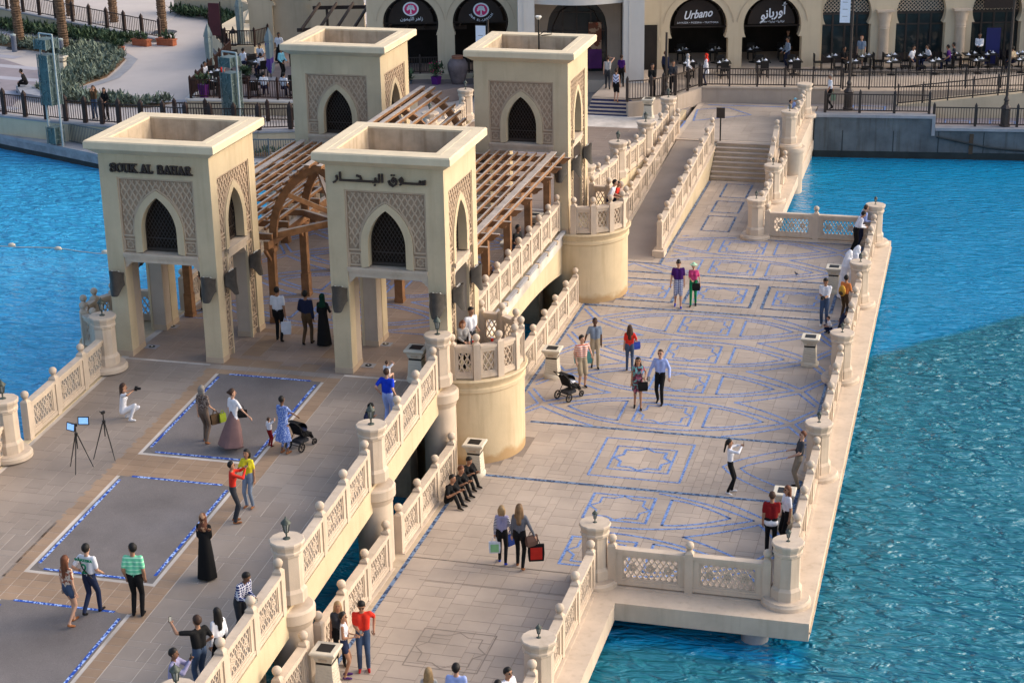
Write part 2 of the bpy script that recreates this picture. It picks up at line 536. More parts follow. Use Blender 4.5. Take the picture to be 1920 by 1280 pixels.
# ---------------------------------------------------------------- decks
def ashlar(x0, x1, y0, y1, g, seed, keep=None):
    """random ashlar packing of a rectangle on a grid g; returns (x, y, w, h) tiles"""
    rnd = random.Random(seed)
    nx, ny = int(round((x1 - x0) / g)), int(round((y1 - y0) / g))
    occ = np.zeros((nx, ny), bool)
    sizes = [(2, 2), (3, 2), (2, 1), (2, 3), (1, 2), (3, 1), (3, 3), (1, 1)]
    out = []
    for j in range(ny):
        for i in range(nx):
            if occ[i, j]:
                continue
            order = sizes[:-1]
            rnd.shuffle(order)
            for (w, h) in order + [(1, 1)]:
                if i + w <= nx and j + h <= ny and not occ[i:i + w, j:j + h].any():
                    occ[i:i + w, j:j + h] = True
                    t = (x0 + i * g, y0 + j * g, w * g, h * g)
                    if keep is None or keep(t[0] + t[2] / 2, t[1] + t[3] / 2, t):
                        out.append(t)
                    break
    return out

TILE_MESH = {}
def tile_mesh(w, h, m, slope=0.0):
    key = (round(w, 3), round(h, 3), m.name, slope)
    if key not in TILE_MESH:
        mb = MB(); j = 0.005; c = 0.004; t = 0.03
        vs = [(j, j, 0), (w - j, j, 0), (w - j, h - j, 0), (j, h - j, 0),
              (j, j, t - c), (w - j, j, t - c), (w - j, h - j, t - c), (j, h - j, t - c),
              (j + c, j + c, t), (w - j - c, j + c, t), (w - j - c, h - j - c, t), (j + c, h - j - c, t)]
        vs = [(x, y, z + slope * y) for x, y, z in vs]
        fs = [(8, 9, 10, 11)]
        for a in (0, 4):
            for k in range(4):
                k2 = (k + 1) % 4
                fs.append((a + k, a + k2, a + 4 + k2, a + 4 + k))
        mb.add(vs, fs)
        TILE_MESH[key] = mb.mesh('paving_tile', [m])
    return TILE_MESH[key]

def lay_tiles(tiles, parent, zf, near, m_of, slope_of, maxn=300):
    """the tiles nearest the camera as objects, the rest joined"""
    vis = sorted(tiles, key=near)
    for (x, y, w, h) in vis[:maxn]:
        inst('paving_tile', tile_mesh(w, h, m_of(x + w / 2, y + h / 2), slope_of(y + h / 2)), parent, (x, y, zf(y) - 0.03))
    rest = {}
    for (x, y, w, h) in vis[maxn:]:
        m = m_of(x + w / 2, y + h / 2)
        rest.setdefault(m.name, (m, MB()))[1]
        mb = rest[m.name][1]
        j = 0.005; t = 0.03; s = slope_of(y + h / 2); z0 = zf(y) - 0.03
        vs = [(x + j, y + j, z0), (x + w - j, y + j, z0), (x + w - j, y + h - j, z0 + s * h), (x + j, y + h - j, z0 + s * h)]
        vs = vs + [(a, b_, c_ + t) for a, b_, c_ in vs]
        mb.add(vs, [(4, 5, 6, 7), (0, 1, 5, 4), (1, 2, 6, 5), (2, 3, 7, 6), (3, 0, 4, 7)])
    for nm, (m, mb) in rest.items():
        mb.build('paving_tiles', m, parent, kind='stuff')

# lower walkway ------------------------------------------------------
def lower_deck():
    body = MB()
    polyA = [(-14.12, 22), (-7.88, 22), (-7.88, 38.93), (-14.12, 38.93)]
    polyB = [(-14.12, 38.93), (-3.08, 38.93), (-3.08, 71.85), (-14.12, 71.85)]
    polyC = [(-14.12, 71.85), (-7.9, 71.85), (-7.9, 88.8), (-14.12, 88.8)]
    for i, p in enumerate((polyA, polyB, polyC)):
        body.prism(p, -0.48, -0.034)
    o = body.build('lower_walkway', [M_STONE], kind='structure')
    # pale kerb strips outside the paving (edge ledge)
    led = MB()
    led.box(-4.12, -3.081, 38.931, 71.849, -0.034, 0.0)
    led.box(-8.9, -4.12, 38.931, 40.2, -0.034, 0.0)
    led.box(-8.95, -7.881, 22.01, 38.931, -0.034, 0.0)
    led.box(-8.95, -4.12, 70.95, 71.849, -0.034, 0.0)
    led.box(-8.95, -7.901, 71.85, 88.7, -0.034, 0.0)
    led.build('edge_kerb', M_STONE, o)
    # fascia moulding under the edge
    fm = MB()
    fm.box(-3.10, -3.04, 38.97, 71.8, -0.30, -0.24)
    fm.build('fascia_moulding', M_STONE_D, o)
    joint = MB()
    joint.box(-14.11, -4.12, 40.2, 70.95, -0.034, -0.008)
    joint.box(-14.11, -8.95, 22.01, 40.2, -0.034, -0.008)
    joint.box(-11.78, -8.95, 70.95, 80.0, -0.034, -0.008)
    joint.box(-14.11, -11.78, 70.95, 72.0, -0.034, -0.008)
    joint.build('joint_bed', M_JOINT, o)
    tiles = []
    tiles += ashlar(-13.6, -8.95, 24.0, 40.2, 0.25, 3)
    tiles += ashlar(-13.6, -4.12, 40.2, 70.95, 0.25, 4)
    tiles += ashlar(-11.7, -8.95, 70.95, 79.95, 0.25, 5)
    def keep(t):
        cx, cy = t[0] + t[2] / 2, t[1] + t[3] / 2
        if math.hypot(cx + 14.16, cy - 47.9) < 1.72 or math.hypot(cx + 14.0, cy - 63.1) < 1.72:
            return False
        if cy > 66.8 and cx < -11.7 and cy > 70.9:
            return False
        return cy > 30.5
    tiles = [t for t in tiles if keep(t)]
    lay_tiles(tiles, o, lambda y: 0.0, lambda t: t[1] + abs(t[0] + 9) * 0.3, lambda x, y: M_TILE, lambda y: 0.0)
    kb = MB()
    for (a, b_) in ((30, 45.9), (50.4, 61.4)):
        kb.box(-14.10, -13.66, a, b_, -0.016, 0.012)
    kb.build('kerb_strip', M_STONE_D, o)
    # piers below
    for (px, py) in ((-4.45, 39.55), (-4.9, 53), (-4.9, 64), (-9.5, 30)):
        mb = MB()
        mb.lathe([(0.34, -3.0), (0.34, -0.72), (0.36, -0.70), (0.36, -0.48)], 24, (px, py))
        mb.build('pier', M_GREYST, o, smooth=True)
    return o
LOWER = lower_deck()

# mosaic lines -------------------------------------------------------
def strip2d(mb, pts, w, z, closed=False, clip=None, off=None):
    """flat ribbon along a polyline with thickness 4 mm above the paving"""
    pts = [Vector((p[0], p[1])) for p in pts]
    n = len(pts)
    segs = range(n if closed else n - 1)
    for i in segs:
        a, b_ = pts[i], pts[(i + 1) % n]
        if clip:
            if not (clip(*a) and clip(*b_)):
                continue
        d = b_ - a
        if d.length < 1e-6:
            continue
        d.normalize()
        nrm = Vector((-d.y, d.x)) * (w / 2)
        e = d * (w * 0.35)
        q = [a - nrm - e, b_ - nrm + e, b_ + nrm + e, a + nrm - e]
        zz = z if callable(z) else (lambda x, y: z)
        dz = 0.0004 * (len(mb.f) % 5)
        mb.add([(v.x, v.y, zz(v.x, v.y) + dz) for v in q], [(0, 1, 2, 3)])

def arc_pts(x0, h, r_tip, n=14):
    """half lens from (-tip,0) over (0,h) to (tip,0): circle arc"""
    rad = (r_tip * r_tip + h * h) / (2 * h)
    cy = h - rad
    out = []
    a = math.asin(r_tip / rad)
    for i in range(n + 1):
        t = -a + 2 * a * i / n
        out.append((x0 + rad * math.sin(t), cy + rad * math.cos(t)))
    return out

def star(cx, cy, hx, hy):
    pts = []
    k = 0.62
    seq = [(0, 1), (0.30, 0.76), (0.72, 0.76), (0.72, 0.30), (1, 0), (0.72, -0.30), (0.72, -0.76), (0.30, -0.76), (0, -1),
           (-0.30, -0.76), (-0.72, -0.76), (-0.72, -0.30), (-1, 0), (-0.72, 0.30), (-0.72, 0.76), (-0.30, 0.76)]
    return [(cx + a * hx, cy + b_ * hy) for a, b_ in seq]

def medallion(mb, cx, cy, z, clip, w=0.078, right=True, left=True, pitch=2.83, star_c=True):
    S = 0.875
    sides = ([1] if right else []) + ([-1] if left else [])
    strip2d(mb, [(cx - S, cy - 0.82), (cx + S, cy - 0.82), (cx + S, cy + 0.82), (cx - S, cy + 0.82)], w, z, True, clip)
    if star_c:
        strip2d(mb, star(cx, cy, S - 0.03, 0.79), w * 0.8, z, True, clip)
    for sgn in sides:
        # quarter lens beside the square
        rad_pts = []
        for i in range(11):
            t = i / 10.0
            x = 1.33 + (3.08 - 1.33) * t
            y = 0.82 * (1 - t ** 1.75)
            rad_pts.append((cx + sgn * x, y))
        strip2d(mb, [(x, cy + y) for x, y in rad_pts], w, z, False, clip)
        strip2d(mb, [(x, cy - y) for x, y in rad_pts], w, z, False, clip)
        strip2d(mb, [(cx + sgn * 1.33, cy - 0.82), (cx + sgn * 1.33, cy + 0.82)], w, z, False, clip)
        for up in (1, -1):
            inner = [(cx + sgn * (3.72 * t), cy + up * 1.24 * (1 - t ** 2.0) ) for t in [i / 16.0 for i in range(17)]]
            inner[-1] = (cx + sgn * 3.72, cy)
            strip2d(mb, inner, w, z, False, clip)
            # outer line from mid-row point to crossing then beyond
            x0, y0, x1, y1 = 2.02, pitch / 2, 3.91, 0.22
            o = []
            for i in range(10):
                t = i / 9.0
                o.append((cx + sgn * (x0 + (x1 - x0) * t), cy + up * (y0 + (y1 - y0) * (t * 0.72 + 0.28 * t * t))))
            strip2d(mb, o, w, z, False, clip)
            q = [(x1 + (4.65 - x1) * t, 0.22 + (pitch / 2 - 0.22) * t) for t in [i / 6 for i in range(7)]]
            strip2d(mb, [(cx + sgn * a, cy + up * b_) for a, b_ in q], w, z, False, clip)
            q = [(4.09 + 0.80 * t, 0.02 + 1.38 * t) for t in [i / 6 for i in range(7)]]
            strip2d(mb, [(cx + sgn * a, cy + up * b_) for a, b_ in q], w, z, False, clip)

def lower_mosaics():
    mb = MB()
    xc = -8.85
    Z = 0.004
    cl1 = lambda x, y: 49.97 < y < 61.25 and -13.48 < x < -4.2 and math.hypot(x + 14.16, y - 47.92) > 1.7
    for cy in (59.87, 57.05, 54.24, 51.42):
        medallion(mb, xc, cy, Z, cl1)
    cl2 = lambda x, y: 65.72 < y < 71.0 and (x > -11.65 or y < 66.8) and -13.4 < x < -4.2 and math.hypot(x + 8.58, y - 71.2) > 0.75
    for cy in (69.69, 66.88):
        medallion(mb, xc, cy, Z, cl2)
    cl3 = lambda x, y: 40.25 < y < 45.55 and -9.8 < x < -4.2
    for cy in (44.36, 41.53):
        medallion(mb, xc, cy, Z, cl3, left=False)
    for (a, b_) in (((-12.6, -10.85)), ((-9.72, -7.97)), ((-6.82, -5.07))):
        cx = (a + b_) / 2
        strip2d(mb, [(a, 62.65), (b_, 62.65), (b_, 64.29), (a, 64.29)], 0.085, Z, True)
        strip2d(mb, star(cx, 63.47, 0.84, 0.78), 0.07, Z, True)
    strip2d(mb, [(-10.19, 46.37), (-7.52, 46.37), (-7.52, 49.18), (-10.19, 49.18)], 0.07, Z, True)
    strip2d(mb, [(-9.74, 46.92), (-7.96, 46.92), (-7.96, 48.63), (-9.74, 48.63)], 0.065, Z, True)
    strip2d(mb, star(xc, 47.775, 0.85, 0.82), 0.085, Z, True)
    for up in (1, -1):
        strip2d(mb, [(-6.48 + 2.2 * t, 47.78 + up * 1.95 * (t ** 0.72)) for t in [i / 10 for i in range(11)]], 0.06, Z)
        strip2d(mb, [(-5.96 + 1.7 * t, 47.78 + up * 1.35 * (t ** 0.75)) for t in [i / 10 for i in range(11)]], 0.06, Z)
    mb.build('mosaic_line', M_BLUE, LOWER)
    tm = MB()
    Z2 = 0.006
    for y, x0, x1 in ((49.91, -12.75, -4.2), (45.69, -13.2, -4.2), (61.34, -13.5, -4.3), (65.62, -12.9, -4.3)):
        strip2d(tm, [(x0, y), (x1, y)], 0.13, Z2)
    for (a, b_) in ((-10.07, -7.61), (-7.17, -4.66), (-13.0, -10.5)):
        strip2d(tm, [(a, 62.18), (b_, 62.18), (b_, 64.78), (a, 64.78)], 0.11, Z2, True)
    for (a, b_) in ((30.5, 45.7), (50.6, 61.4)):
        strip2d(tm, [(-13.62, a), (-13.62, b_)], 0.13, Z2)
    strip2d(tm, [(-13.3, 66.8), (-11.76, 66.8), (-11.76, 79.7)], 0.11, Z2)
    strip2d(tm, [(-4.16, 40.3), (-4.16, 70.9), (-8.0, 70.9)], 0.09, Z2)
    for (y0, y1) in ((77.13, 79.42), (74.63, 76.45), (71.75, 74.03)):
        strip2d(tm, [(-10.91, y0), (-9.75, y0), (-9.75, y1), (-10.91, y1)], 0.09, Z2, True)
    tm.build('mosaic_border', M_TEAL, LOWER)
    # worn ghost of an old mosaic star and expansion joint near the front
    gm = MB()
    strip2d(gm, [(-13.0, 39.05), (-9.2, 39.05)], 0.03, Z)
    strip2d(gm, [(-12.1, 34.85), (-10.3, 34.85), (-10.3, 36.65), (-12.1, 36.65)], 0.035, Z, True)
    strip2d(gm, star(-11.2, 35.75, 0.86, 0.86), 0.03, Z, True)
    gm.build('worn_inlay', M_JOINT, LOWER)
lower_mosaics()
# ---------------------------------------------------------------- upper bridge
XR, XL = -14.42, -24.54        # railing lines
def upper_bridge():
    ys = [22 + i * 2 for i in range(12)] + [46, 48, 50, 52, 54, 56, 58, 60, 62, 64.5, 67, 70, 73, 76, 79.5, 84, 88.5]
    X0, X1 = -24.64, -14.32
    mb = MB()
    vs, fs = [], []
    for y in ys:
        z = zU(y) - 0.005
        vs += [(X0 + .12, y, z), (X1 - .12, y, z), (X0 + .12, y, z - 0.45), (X1 - .12, y, z - 0.45)]
    for i in range(len(ys) - 1):
        a, b_ = i * 4, i * 4 + 4
        fs += [(a, a + 1, b_ + 1, b_), (a + 2, b_ + 2, b_ + 3, a + 3), (a, b_, b_ + 2, a + 2), (a + 1, a + 3, b_ + 3, b_ + 1)]
    fs += [(0, 2, 3, 1)]
    mb.add(vs, fs)
    deck = mb.build('upper_bridge_deck', [M_JOINT_U], kind='structure')
    # side walls with arched underside
    spans = [(22.0, 28.0), (28.0, 33.95), (33.95, 39.88), (39.88, 45.75), (49.6, 61.6), (64.7, 77.8), (77.8, 88.5)]
    for sx in (1, -1):
        for (ya, yb) in spans:
            mb = MB()
            n = 16
            xo = X1 - 0.22 if sx > 0 else X0
            if ya > 48 and ya < 62 and sx > 0: xo -= 0.16
            vs = []
            for i in range(n + 1):
                y = ya + (yb - ya) * i / n
                t = (y - (ya + yb) / 2) / ((yb - ya) / 2)
                drop = 0.66 if yb - ya < 8 else 1.1 + 0.5 * t * t
                zt = zU(y) + 0.02
                zb = zU(y) - drop
                vs += [(xo, y, zt), (xo + 0.22, y, zt), (xo, y, zb), (xo + 0.22, y, zb)]
            fs = []
            for i in range(n):
                a, b_ = i * 4, i * 4 + 4
                fs += [(a, a + 1, b_ + 1, b_), (a + 2, b_ + 2, b_ + 3, a + 3), (a, b_, b_ + 2, a + 2), (a + 1, a + 3, b_ + 3, b_ + 1)]
            fs += [(0, 2, 3, 1), (n * 4, n * 4 + 1, n * 4 + 3, n * 4 + 2)]
            mb.add(vs, fs)
            mb.build('side_wall', [M_STUCCO if sx > 0 else M_STUCCO], deck)
    # round piers carrying the lamp pedestals
    for sx in (1, -1):
        for py in (28.0, 33.95, 39.88, 45.75):
            x = XR if sx > 0 else XL
            zt = zU(py) - .04
            mb = MB()
            prof = [(0.47, -3.0), (0.47, zt - 0.50), (0.49, zt - 0.48), (0.50, zt - 0.40), (0.54, zt - 0.34), (0.56, zt - 0.32), (0.56, zt - 0.08), (0.51, zt - 0.03), (0.50, zt - 0.03)]
            mb.lathe(prof, 28, (x, py))
            mb.build('round_pier', M_STONE, deck, smooth=True)
        for py in (77.8,):
            x = XR if sx > 0 else XL
            mb = MB(); zt = zU(py)
            mb.lathe([(0.5, -3.0), (0.5, zt - 0.5), (0.66, zt - 0.2), (0.68, zt)], 24, (x, py))
            mb.build('round_pier', M_STONE, deck, smooth=True)
    # under-bridge cross walls
    for py in (33.95, 45.9, 49.4, 61.6, 64.5):
        mb = MB(); mb.box(X0 + 1.2, X1 - 1.0, py - 0.35, py + 0.35, -3, zU(py) - 0.6)
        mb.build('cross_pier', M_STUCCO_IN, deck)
    # paving
    asp = [(40.25, 45.45), (34.05, 38.95), (27.6, 32.75)]
    AX0, AX1 = -21.05, -17.92
    def zone(x, y):
        inx = AX0 < x < AX1
        for a, b_ in asp:
            if inx and a < y < b_:
                return 'asphalt'
        if AX0 - 0.55 < x < AX1 + 0.55 and y < 45.7:
            return 'brown'
        if -21.0 < x < -18.0 and 46 < y < 49.4 and (x < -20.6 or x > -18.35 or y < 46.4 or y > 49.0):
            return 'brown'
        return 'grey'
    tiles = ashlar(-24.3, -21.6, 27.4, 46.0, 0.2533, 11) + ashlar(-17.37, -14.67, 27.4, 46.0, 0.2533, 12)
    tb = []
    for y in np.arange(27.4, 45.99, 0.31):
        for x in np.arange(-21.6, -17.5, 0.4225):
            if zone(x + 0.21, y + 0.155) != 'asphalt':
                tb.append((float(x), float(y), 0.4225, 0.31))
    tiles += tb
    far = ashlar(-24.3, -14.7, 46.0, 62.2, 0.3, 13) + ashlar(-24.3, -14.7, 62.2, 64.4, 0.3, 14)
    far2 = ashlar(-24.3, -14.7, 64.5, 84.0, 0.4, 15)
    mo = lambda x, y: M_TILE_W if zone(x, y) == 'brown' else M_TILE_U
    slope = lambda y: 0.065 if y < 46 else (0.0 if y < 64.5 else (-0.09 if y < 79.4 else 0.0))
    lay_tiles([t for t in tiles if t[1] > 28], deck, lambda y: zU(y) if y < 45.95 else 2.65, lambda t: t[1] + abs(t[0] + 17) * 0.5, mo, slope)
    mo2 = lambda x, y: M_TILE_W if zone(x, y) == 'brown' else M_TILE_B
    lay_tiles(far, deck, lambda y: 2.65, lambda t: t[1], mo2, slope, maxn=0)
    lay_tiles(far2, deck, zU, lambda t: t[1], mo2, slope, maxn=0)
    # asphalt carpets with chamfered corners
    am = MB(); bm_ = MB(); ed = MB()
    for a, b_ in asp:
        c = 0.32
        ed.prism([(AX0 - .03, a - .03), (AX1 + .03, a - .03), (AX1 + .03, b_ + .03), (AX0 - .03, b_ + .03)], lambda x, y: zU(y) - 0.03, lambda x, y: zU(y) - 0.001)
        poly = [(AX0 + c, a), (AX1 - c, a), (AX1 - 0.12, a + 0.12), (AX1, a + c), (AX1, b_ - c), (AX1 - 0.12, b_ - 0.12), (AX1 - c, b_), (AX0 + c, b_), (AX0 + 0.12, b_ - 0.12), (AX0, b_ - c), (AX0, a + c), (AX0 + 0.12, a + 0.12)]
        am.prism(poly, lambda x, y: zU(y) - 0.03, lambda x, y: zU(y) + 0.002)
        n = 0
        q = 0.06
        inner = [(AX0 + c, a + q), (AX1 - c, a + q), (AX1 - q, a + c), (AX1 - q, b_ - c), (AX1 - c, b_ - q), (AX0 + c, b_ - q), (AX0 + q, b_ - c), (AX0 + q, a + c)]
        for i in (0, 2, 4, 6):
            strip2d(bm_, [inner[i], inner[i + 1]], 0.08, lambda x, y: zU(y) + 0.006)
    ed.build('concrete_edge', mat('concrete_edge', (.19, .17, .155), .9, .15, 2), deck)
    am.build('asphalt_carpet', M_ASPHALT, deck)
    bm_.build('mosaic_border', M_BLUEW, deck)
    mb = MB()
    clip = lambda x, y: 49.75 < y < 61.3 and -24.2 < x < -14.75
    for cy in (51.3, 54.13, 56.96, 59.79):
        medallion(mb, CX, cy, 2.654, clip, w=0.08)
    strip2d(mb, [(-24.2, 49.8), (-14.8, 49.8)], 0.06, 2.654)
    mb.build('mosaic_line', M_BLUE, deck)
    mb = MB()
    for cy in (69.5, 74.5, 79.5):
        strip2d(mb, [(CX - 1.6, cy - 1.8), (CX + 1.6, cy - 1.8), (CX + 1.6, cy + 1.8), (CX - 1.6, cy + 1.8)], 0.09, lambda x, y: zU(y) + 0.006, True)
    mb.build('mosaic_border', M_BLUE, deck)
    # uplights let into the floor
    for (x, y) in ((-24.03, 46.98), (-24.22, 48.85), (-16.99, 46.85), (-17.08, 48.72)):
        t = thing('floor_uplight', 'round glass uplight in the floor beside the gate pier at ' + ('left' if x < -20 else 'right') + (' front' if y < 47.5 else ' rear'), 'floor light', (x + 0.05, y, 2.655), 0, 'uplights in the bridge floor')
        mb = MB(); mb.box(-.2, .2, -.17, .17, 0, 0.008); mb.build('frame', M_GREYST, t)
        mb = MB(); mb.lathe([(0.10, 0.008), (0.10, 0.016), (0.08, 0.02)], 16); mb.build('lens', M_GLASS, t)
        mb = MB(); mb.ball((0, 0, 0.018), 0.03, 8, 5, sc=(1, 1, .5)); mb.build('lamp', M_WHITE, t)
    return deck
UPPER = upper_bridge()

# ---------------------------------------------------------------- balustrades
BCACHE = {}
def post_mesh():
    if 'post' not in BCACHE:
        mb = MB(); w = 0.105
        mb.box(-w, w, -w, w, 0, 1.08, bottom=False)
        mb.lathe([(0.148, 1.08), (0.085, 1.135)], 4, ph=math.pi / 4)
        mb.lathe([(0.06, 1.13), (0.055, 1.17), (0.085, 1.19)], 12)
        BCACHE['post'] = mb.mesh('post', [M_STONE])
        mb = MB(); mb.ball((0, 0, 1.28), 0.112, 16, 10)
        BCACHE['ball'] = mb.mesh('ball_finial', [M_STONE], smooth=True)
    return BCACHE['post'], BCACHE['ball']

def bay_meshes(L, slope=0.0, style='rosette'):
    """frame and pierced panel between two posts whose centres are L apart"""
    key = (round(L, 2), round(slope, 3), style)
    if key in BCACHE:
        return BCACHE[key]
    a, b_ = 0.10, L - 0.10
    fr = MB(); T = 0.07
    mgx = min(0.20, (b_ - a) * 0.15)
    px0, px1, pz0, pz1 = a + mgx, b_ - mgx, 0.23, 0.81
    fr.box(a, b_, -0.11, 0.11, 0.94, 1.03)          # coping
    fr.box(a, b_, -T, T, 0.84, 0.94)
    fr.box(a, b_, -T - .02, T + .02, 0.04, 0.14)
    fr.box(a, px0 - .04, -T, T, 0.14, 0.84)
    fr.box(px1 + .04, b_, -T, T, 0.14, 0.84)
    fr.box(px0 - .04, px1 + .04, -T, T, 0.14, pz0 - .03)
    fr.box(px0 - .04, px1 + .04, -T + .025, T - .025, pz0 - .03, pz0)
    fr.box(px0 - .04, px1 + .04, -T + .025, T - .025, pz1, 0.84)
    fr.box(px0 - .04, px0, -T + .025, T - .025, pz0, pz1)
    fr.box(px1, px1 + .04, -T + .025, T - .025, pz0, pz1)
    la = MB()
    W, H = px1 - px0, pz1 - pz0
    def clipseg(p, q):
        # Liang-Barsky to the opening
        (x0, z0), (x1, z1) = p, q
        t0, t1 = 0.0, 1.0
        dx, dz = x1 - x0, z1 - z0
        for pp, qq in ((-dx, x0 - px0), (dx, px1 - x0), (-dz, z0 - pz0), (dz, pz1 - z0)):
            if abs(pp) < 1e-9:
                if qq < 0: return None
                continue
            r = qq / pp
            if pp < 0: t0 = max(t0, r)
            else: t1 = min(t1, r)
        if t0 >= t1 - 1e-3: return None
        return (x0 + dx * t0, z0 + dz * t0), (x0 + dx * t1, z0 + dz * t1)
    def bar2(p, q, w, th):
        c = clipseg(p, q)
        if c:
            (x0, z0), (x1, z1) = c
            la.bar((x0, 0, z0), (x1, 0, z1), th, w, up=(-(z1 - z0), 0, (x1 - x0)))
    step = 0.150 if style == 'rosette' else 0.17
    k = -int(H / step) - 2
    sl = 1.55 if style == 'rosette' else 1.7
    while px0 + k * step < px1 + H / sl + 0.1:
        x = px0 + k * step
        bar2((x, pz0), (x + H / sl, pz1), 0.027, 0.060)
        bar2((x, pz1), (x + H / sl, pz0), 0.027, 0.054)
        k += 1
    if style == 'rosette':
        nr = max(2, int(round(W / 0.40)))
        for i in range(nr):
            cx, cz, r = px0 + W * (i + 0.5) / nr, (pz0 + pz1) / 2, 0.098
            for k in range(16):
                t0, t1 = 2 * math.pi * k / 16, 2 * math.pi * (k + 1) / 16
                for rr, ww in ((r, 0.032), (r * 0.42, 0.024)):
                    la.bar((cx + rr * math.cos(t0), 0, cz + rr * math.sin(t0)), (cx + rr * math.cos(t1), 0, cz + rr * math.sin(t1)), 0.070, ww,
                           up=(math.cos((t0 + t1) / 2), 0, math.sin((t0 + t1) / 2)))
            for k in range(8):
                t0 = 2 * math.pi * k / 8
                la.bar((cx + r * .42 * math.cos(t0), 0, cz + r * .42 * math.sin(t0)), (cx + r * math.cos(t0), 0, cz + r * math.sin(t0)), 0.066, 0.018,
                       up=(-math.sin(t0), 0, math.cos(t0)))
    if slope:
        for m_ in (fr, la):
            m_.xf(lambda x, y, z: (x, y, z + slope * x))
    BCACHE[key] = (fr.mesh('panel_frame', [M_STONE]), la.mesh('pierced_panel', [M_STONE]))
    return BCACHE[key]

def balustrade(label, p0, ang, dists, zf, group='stone balustrades', style='rosette', plinth=0.0, skip=()):
    """posts at the given distances along the direction; zf(d) gives the foot height"""
    u = (math.cos(ang), math.sin(ang))
    t = thing('stone_balustrade', label, 'balustrade', (p0[0], p0[1], zf(dists[0])), ang, group)
    z0 = zf(dists[0])
    pm, bm_ = post_mesh()
    for i, d in enumerate(dists):
        z = zf(d) - z0
        p = inst('post', pm, t, (d, 0, z))
        inst('ball_finial', bm_, p)
        if i + 1 < len(dists):
            L = dists[i + 1] - d
            sl = (zf(dists[i + 1]) - zf(d)) / L
            f, l = bay_meshes(L, sl, style)
            inst('panel_frame', f, t, (d, 0, z))
            inst('pierced_panel', l, t, (d, 0, z))
    if plinth:
        d0, d1 = dists[0] - .12, dists[-1] + .12
        mb = MB(); za, zb = zf(dists[0]) - z0, zf(dists[-1]) - z0
        mb.add([(d0, -.17, za - plinth), (d1, -.17, zb - plinth), (d1, .17, zb - plinth), (d0, .17, za - plinth),
                (d0, -.17, za), (d1, -.17, zb), (d1, .17, zb), (d0, .17, za)],
               [(4, 5, 6, 7), (0, 1, 5, 4), (1, 2, 6, 5), (2, 3, 7, 6), (3, 0, 4, 7)])
        mb.build('plinth', M_STONE, t)
    return t

def pedestal_meshes():
    if 'ped' not in BCACHE:
        a = MB(); a.lathe([(0.62, 0.0), (0.62, 0.10), (0.58, 0.13), (0.57, 0.17)], 32)
        b_ = MB(); b_.lathe([(0.40, 0.165), (0.40, 0.42), (0.34, 0.50), (0.335, 1.30), (0.36, 1.33), (0.35, 1.37)], 8, ph=math.pi / 8)
        c = MB(); c.lathe([(0.34, 1.36), (0.375, 1.38), (0.375, 1.42), (0.35, 1.44), (0.36, 1.49), (0.39, 1.56), (0.405, 1.58), (0.41, 1.635), (0.39, 1.66)], 12, ph=math.pi / 12)
        BCACHE['ped'] = (a.mesh('base_disc', [M_STONE], True), b_.mesh('shaft', [M_STONE]), c.mesh('cap', [M_STONE]))
    return BCACHE['ped']

def lantern_tree():
    t = thing('lantern', 'x', 'lantern')
    mb = MB(); mb.lathe([(0.16, 0), (0.14, 0.04), (0.05, 0.07), (0.03, 0.14), (0.05, 0.19), (0.03, 0.23), (0.09, 0.30)], 8)
    mb.build('stem', M_LANTERN, t)
    mb = MB()
    for k in range(6):
        a = math.pi / 3 * k
        mb.bar((0.085 * math.cos(a), 0.085 * math.sin(a), 0.29), (0.15 * math.cos(a), 0.15 * math.sin(a), 0.66), 0.03, 0.03)
    mb.lathe([(0.095, 0.28), (0.10, 0.32)], 6); mb.lathe([(0.16, 0.64), (0.165, 0.68)], 6)
    mb.build('cage', M_LANTERN, t)
    mb = MB(); mb.lathe([(0.07, 0.30), (0.125, 0.65)], 6); mb.build('glass', M_LGLASS, t)
    mb = MB(); mb.lathe([(0.205, 0.67), (0.20, 0.70), (0.13, 0.78), (0.11, 0.80), (0.05, 0.87), (0.02, 0.90), (0.03, 0.93), (0.005, 0.97)], 12)
    mb.build('roof', M_LANTERN, t, smooth=True)
    return t
M_LGLASS = mat('lantern_glass', (0.35, 0.36, 0.34), 0.35, 0.1, 5)
LAN = lantern_tree()
LAN_USED = [False]
def lantern(x, y, z, s, label):
    if not LAN_USED[0]:
        LAN_USED[0] = True
        o = LAN; o.location = (x, y, z)
    else:
        o = copy_tree(LAN, (x, y, z))
    o.scale = (s, s, s); o['label'] = label; o['group'] = 'lanterns on the balustrade pedestals'
    o.rotation_euler = (0, 0, random.random())
def pedestal(x, y, z, where, ls=0.37, disc=True, lan=True):
    t = thing('balustrade_pedestal', 'octagonal stone pedestal ' + where, 'pedestal', (x, y, z), 0, 'lamp pedestals of the balustrades')
    a, b_, c = pedestal_meshes()
    if disc:
        inst('base_disc', a, t)
    inst('shaft', b_, t); inst('cap', c, t)
    if lan:
        lantern(x, y, z + 1.655, ls, 'bronze lantern on the pedestal ' + where)

H90 = math.pi / 2
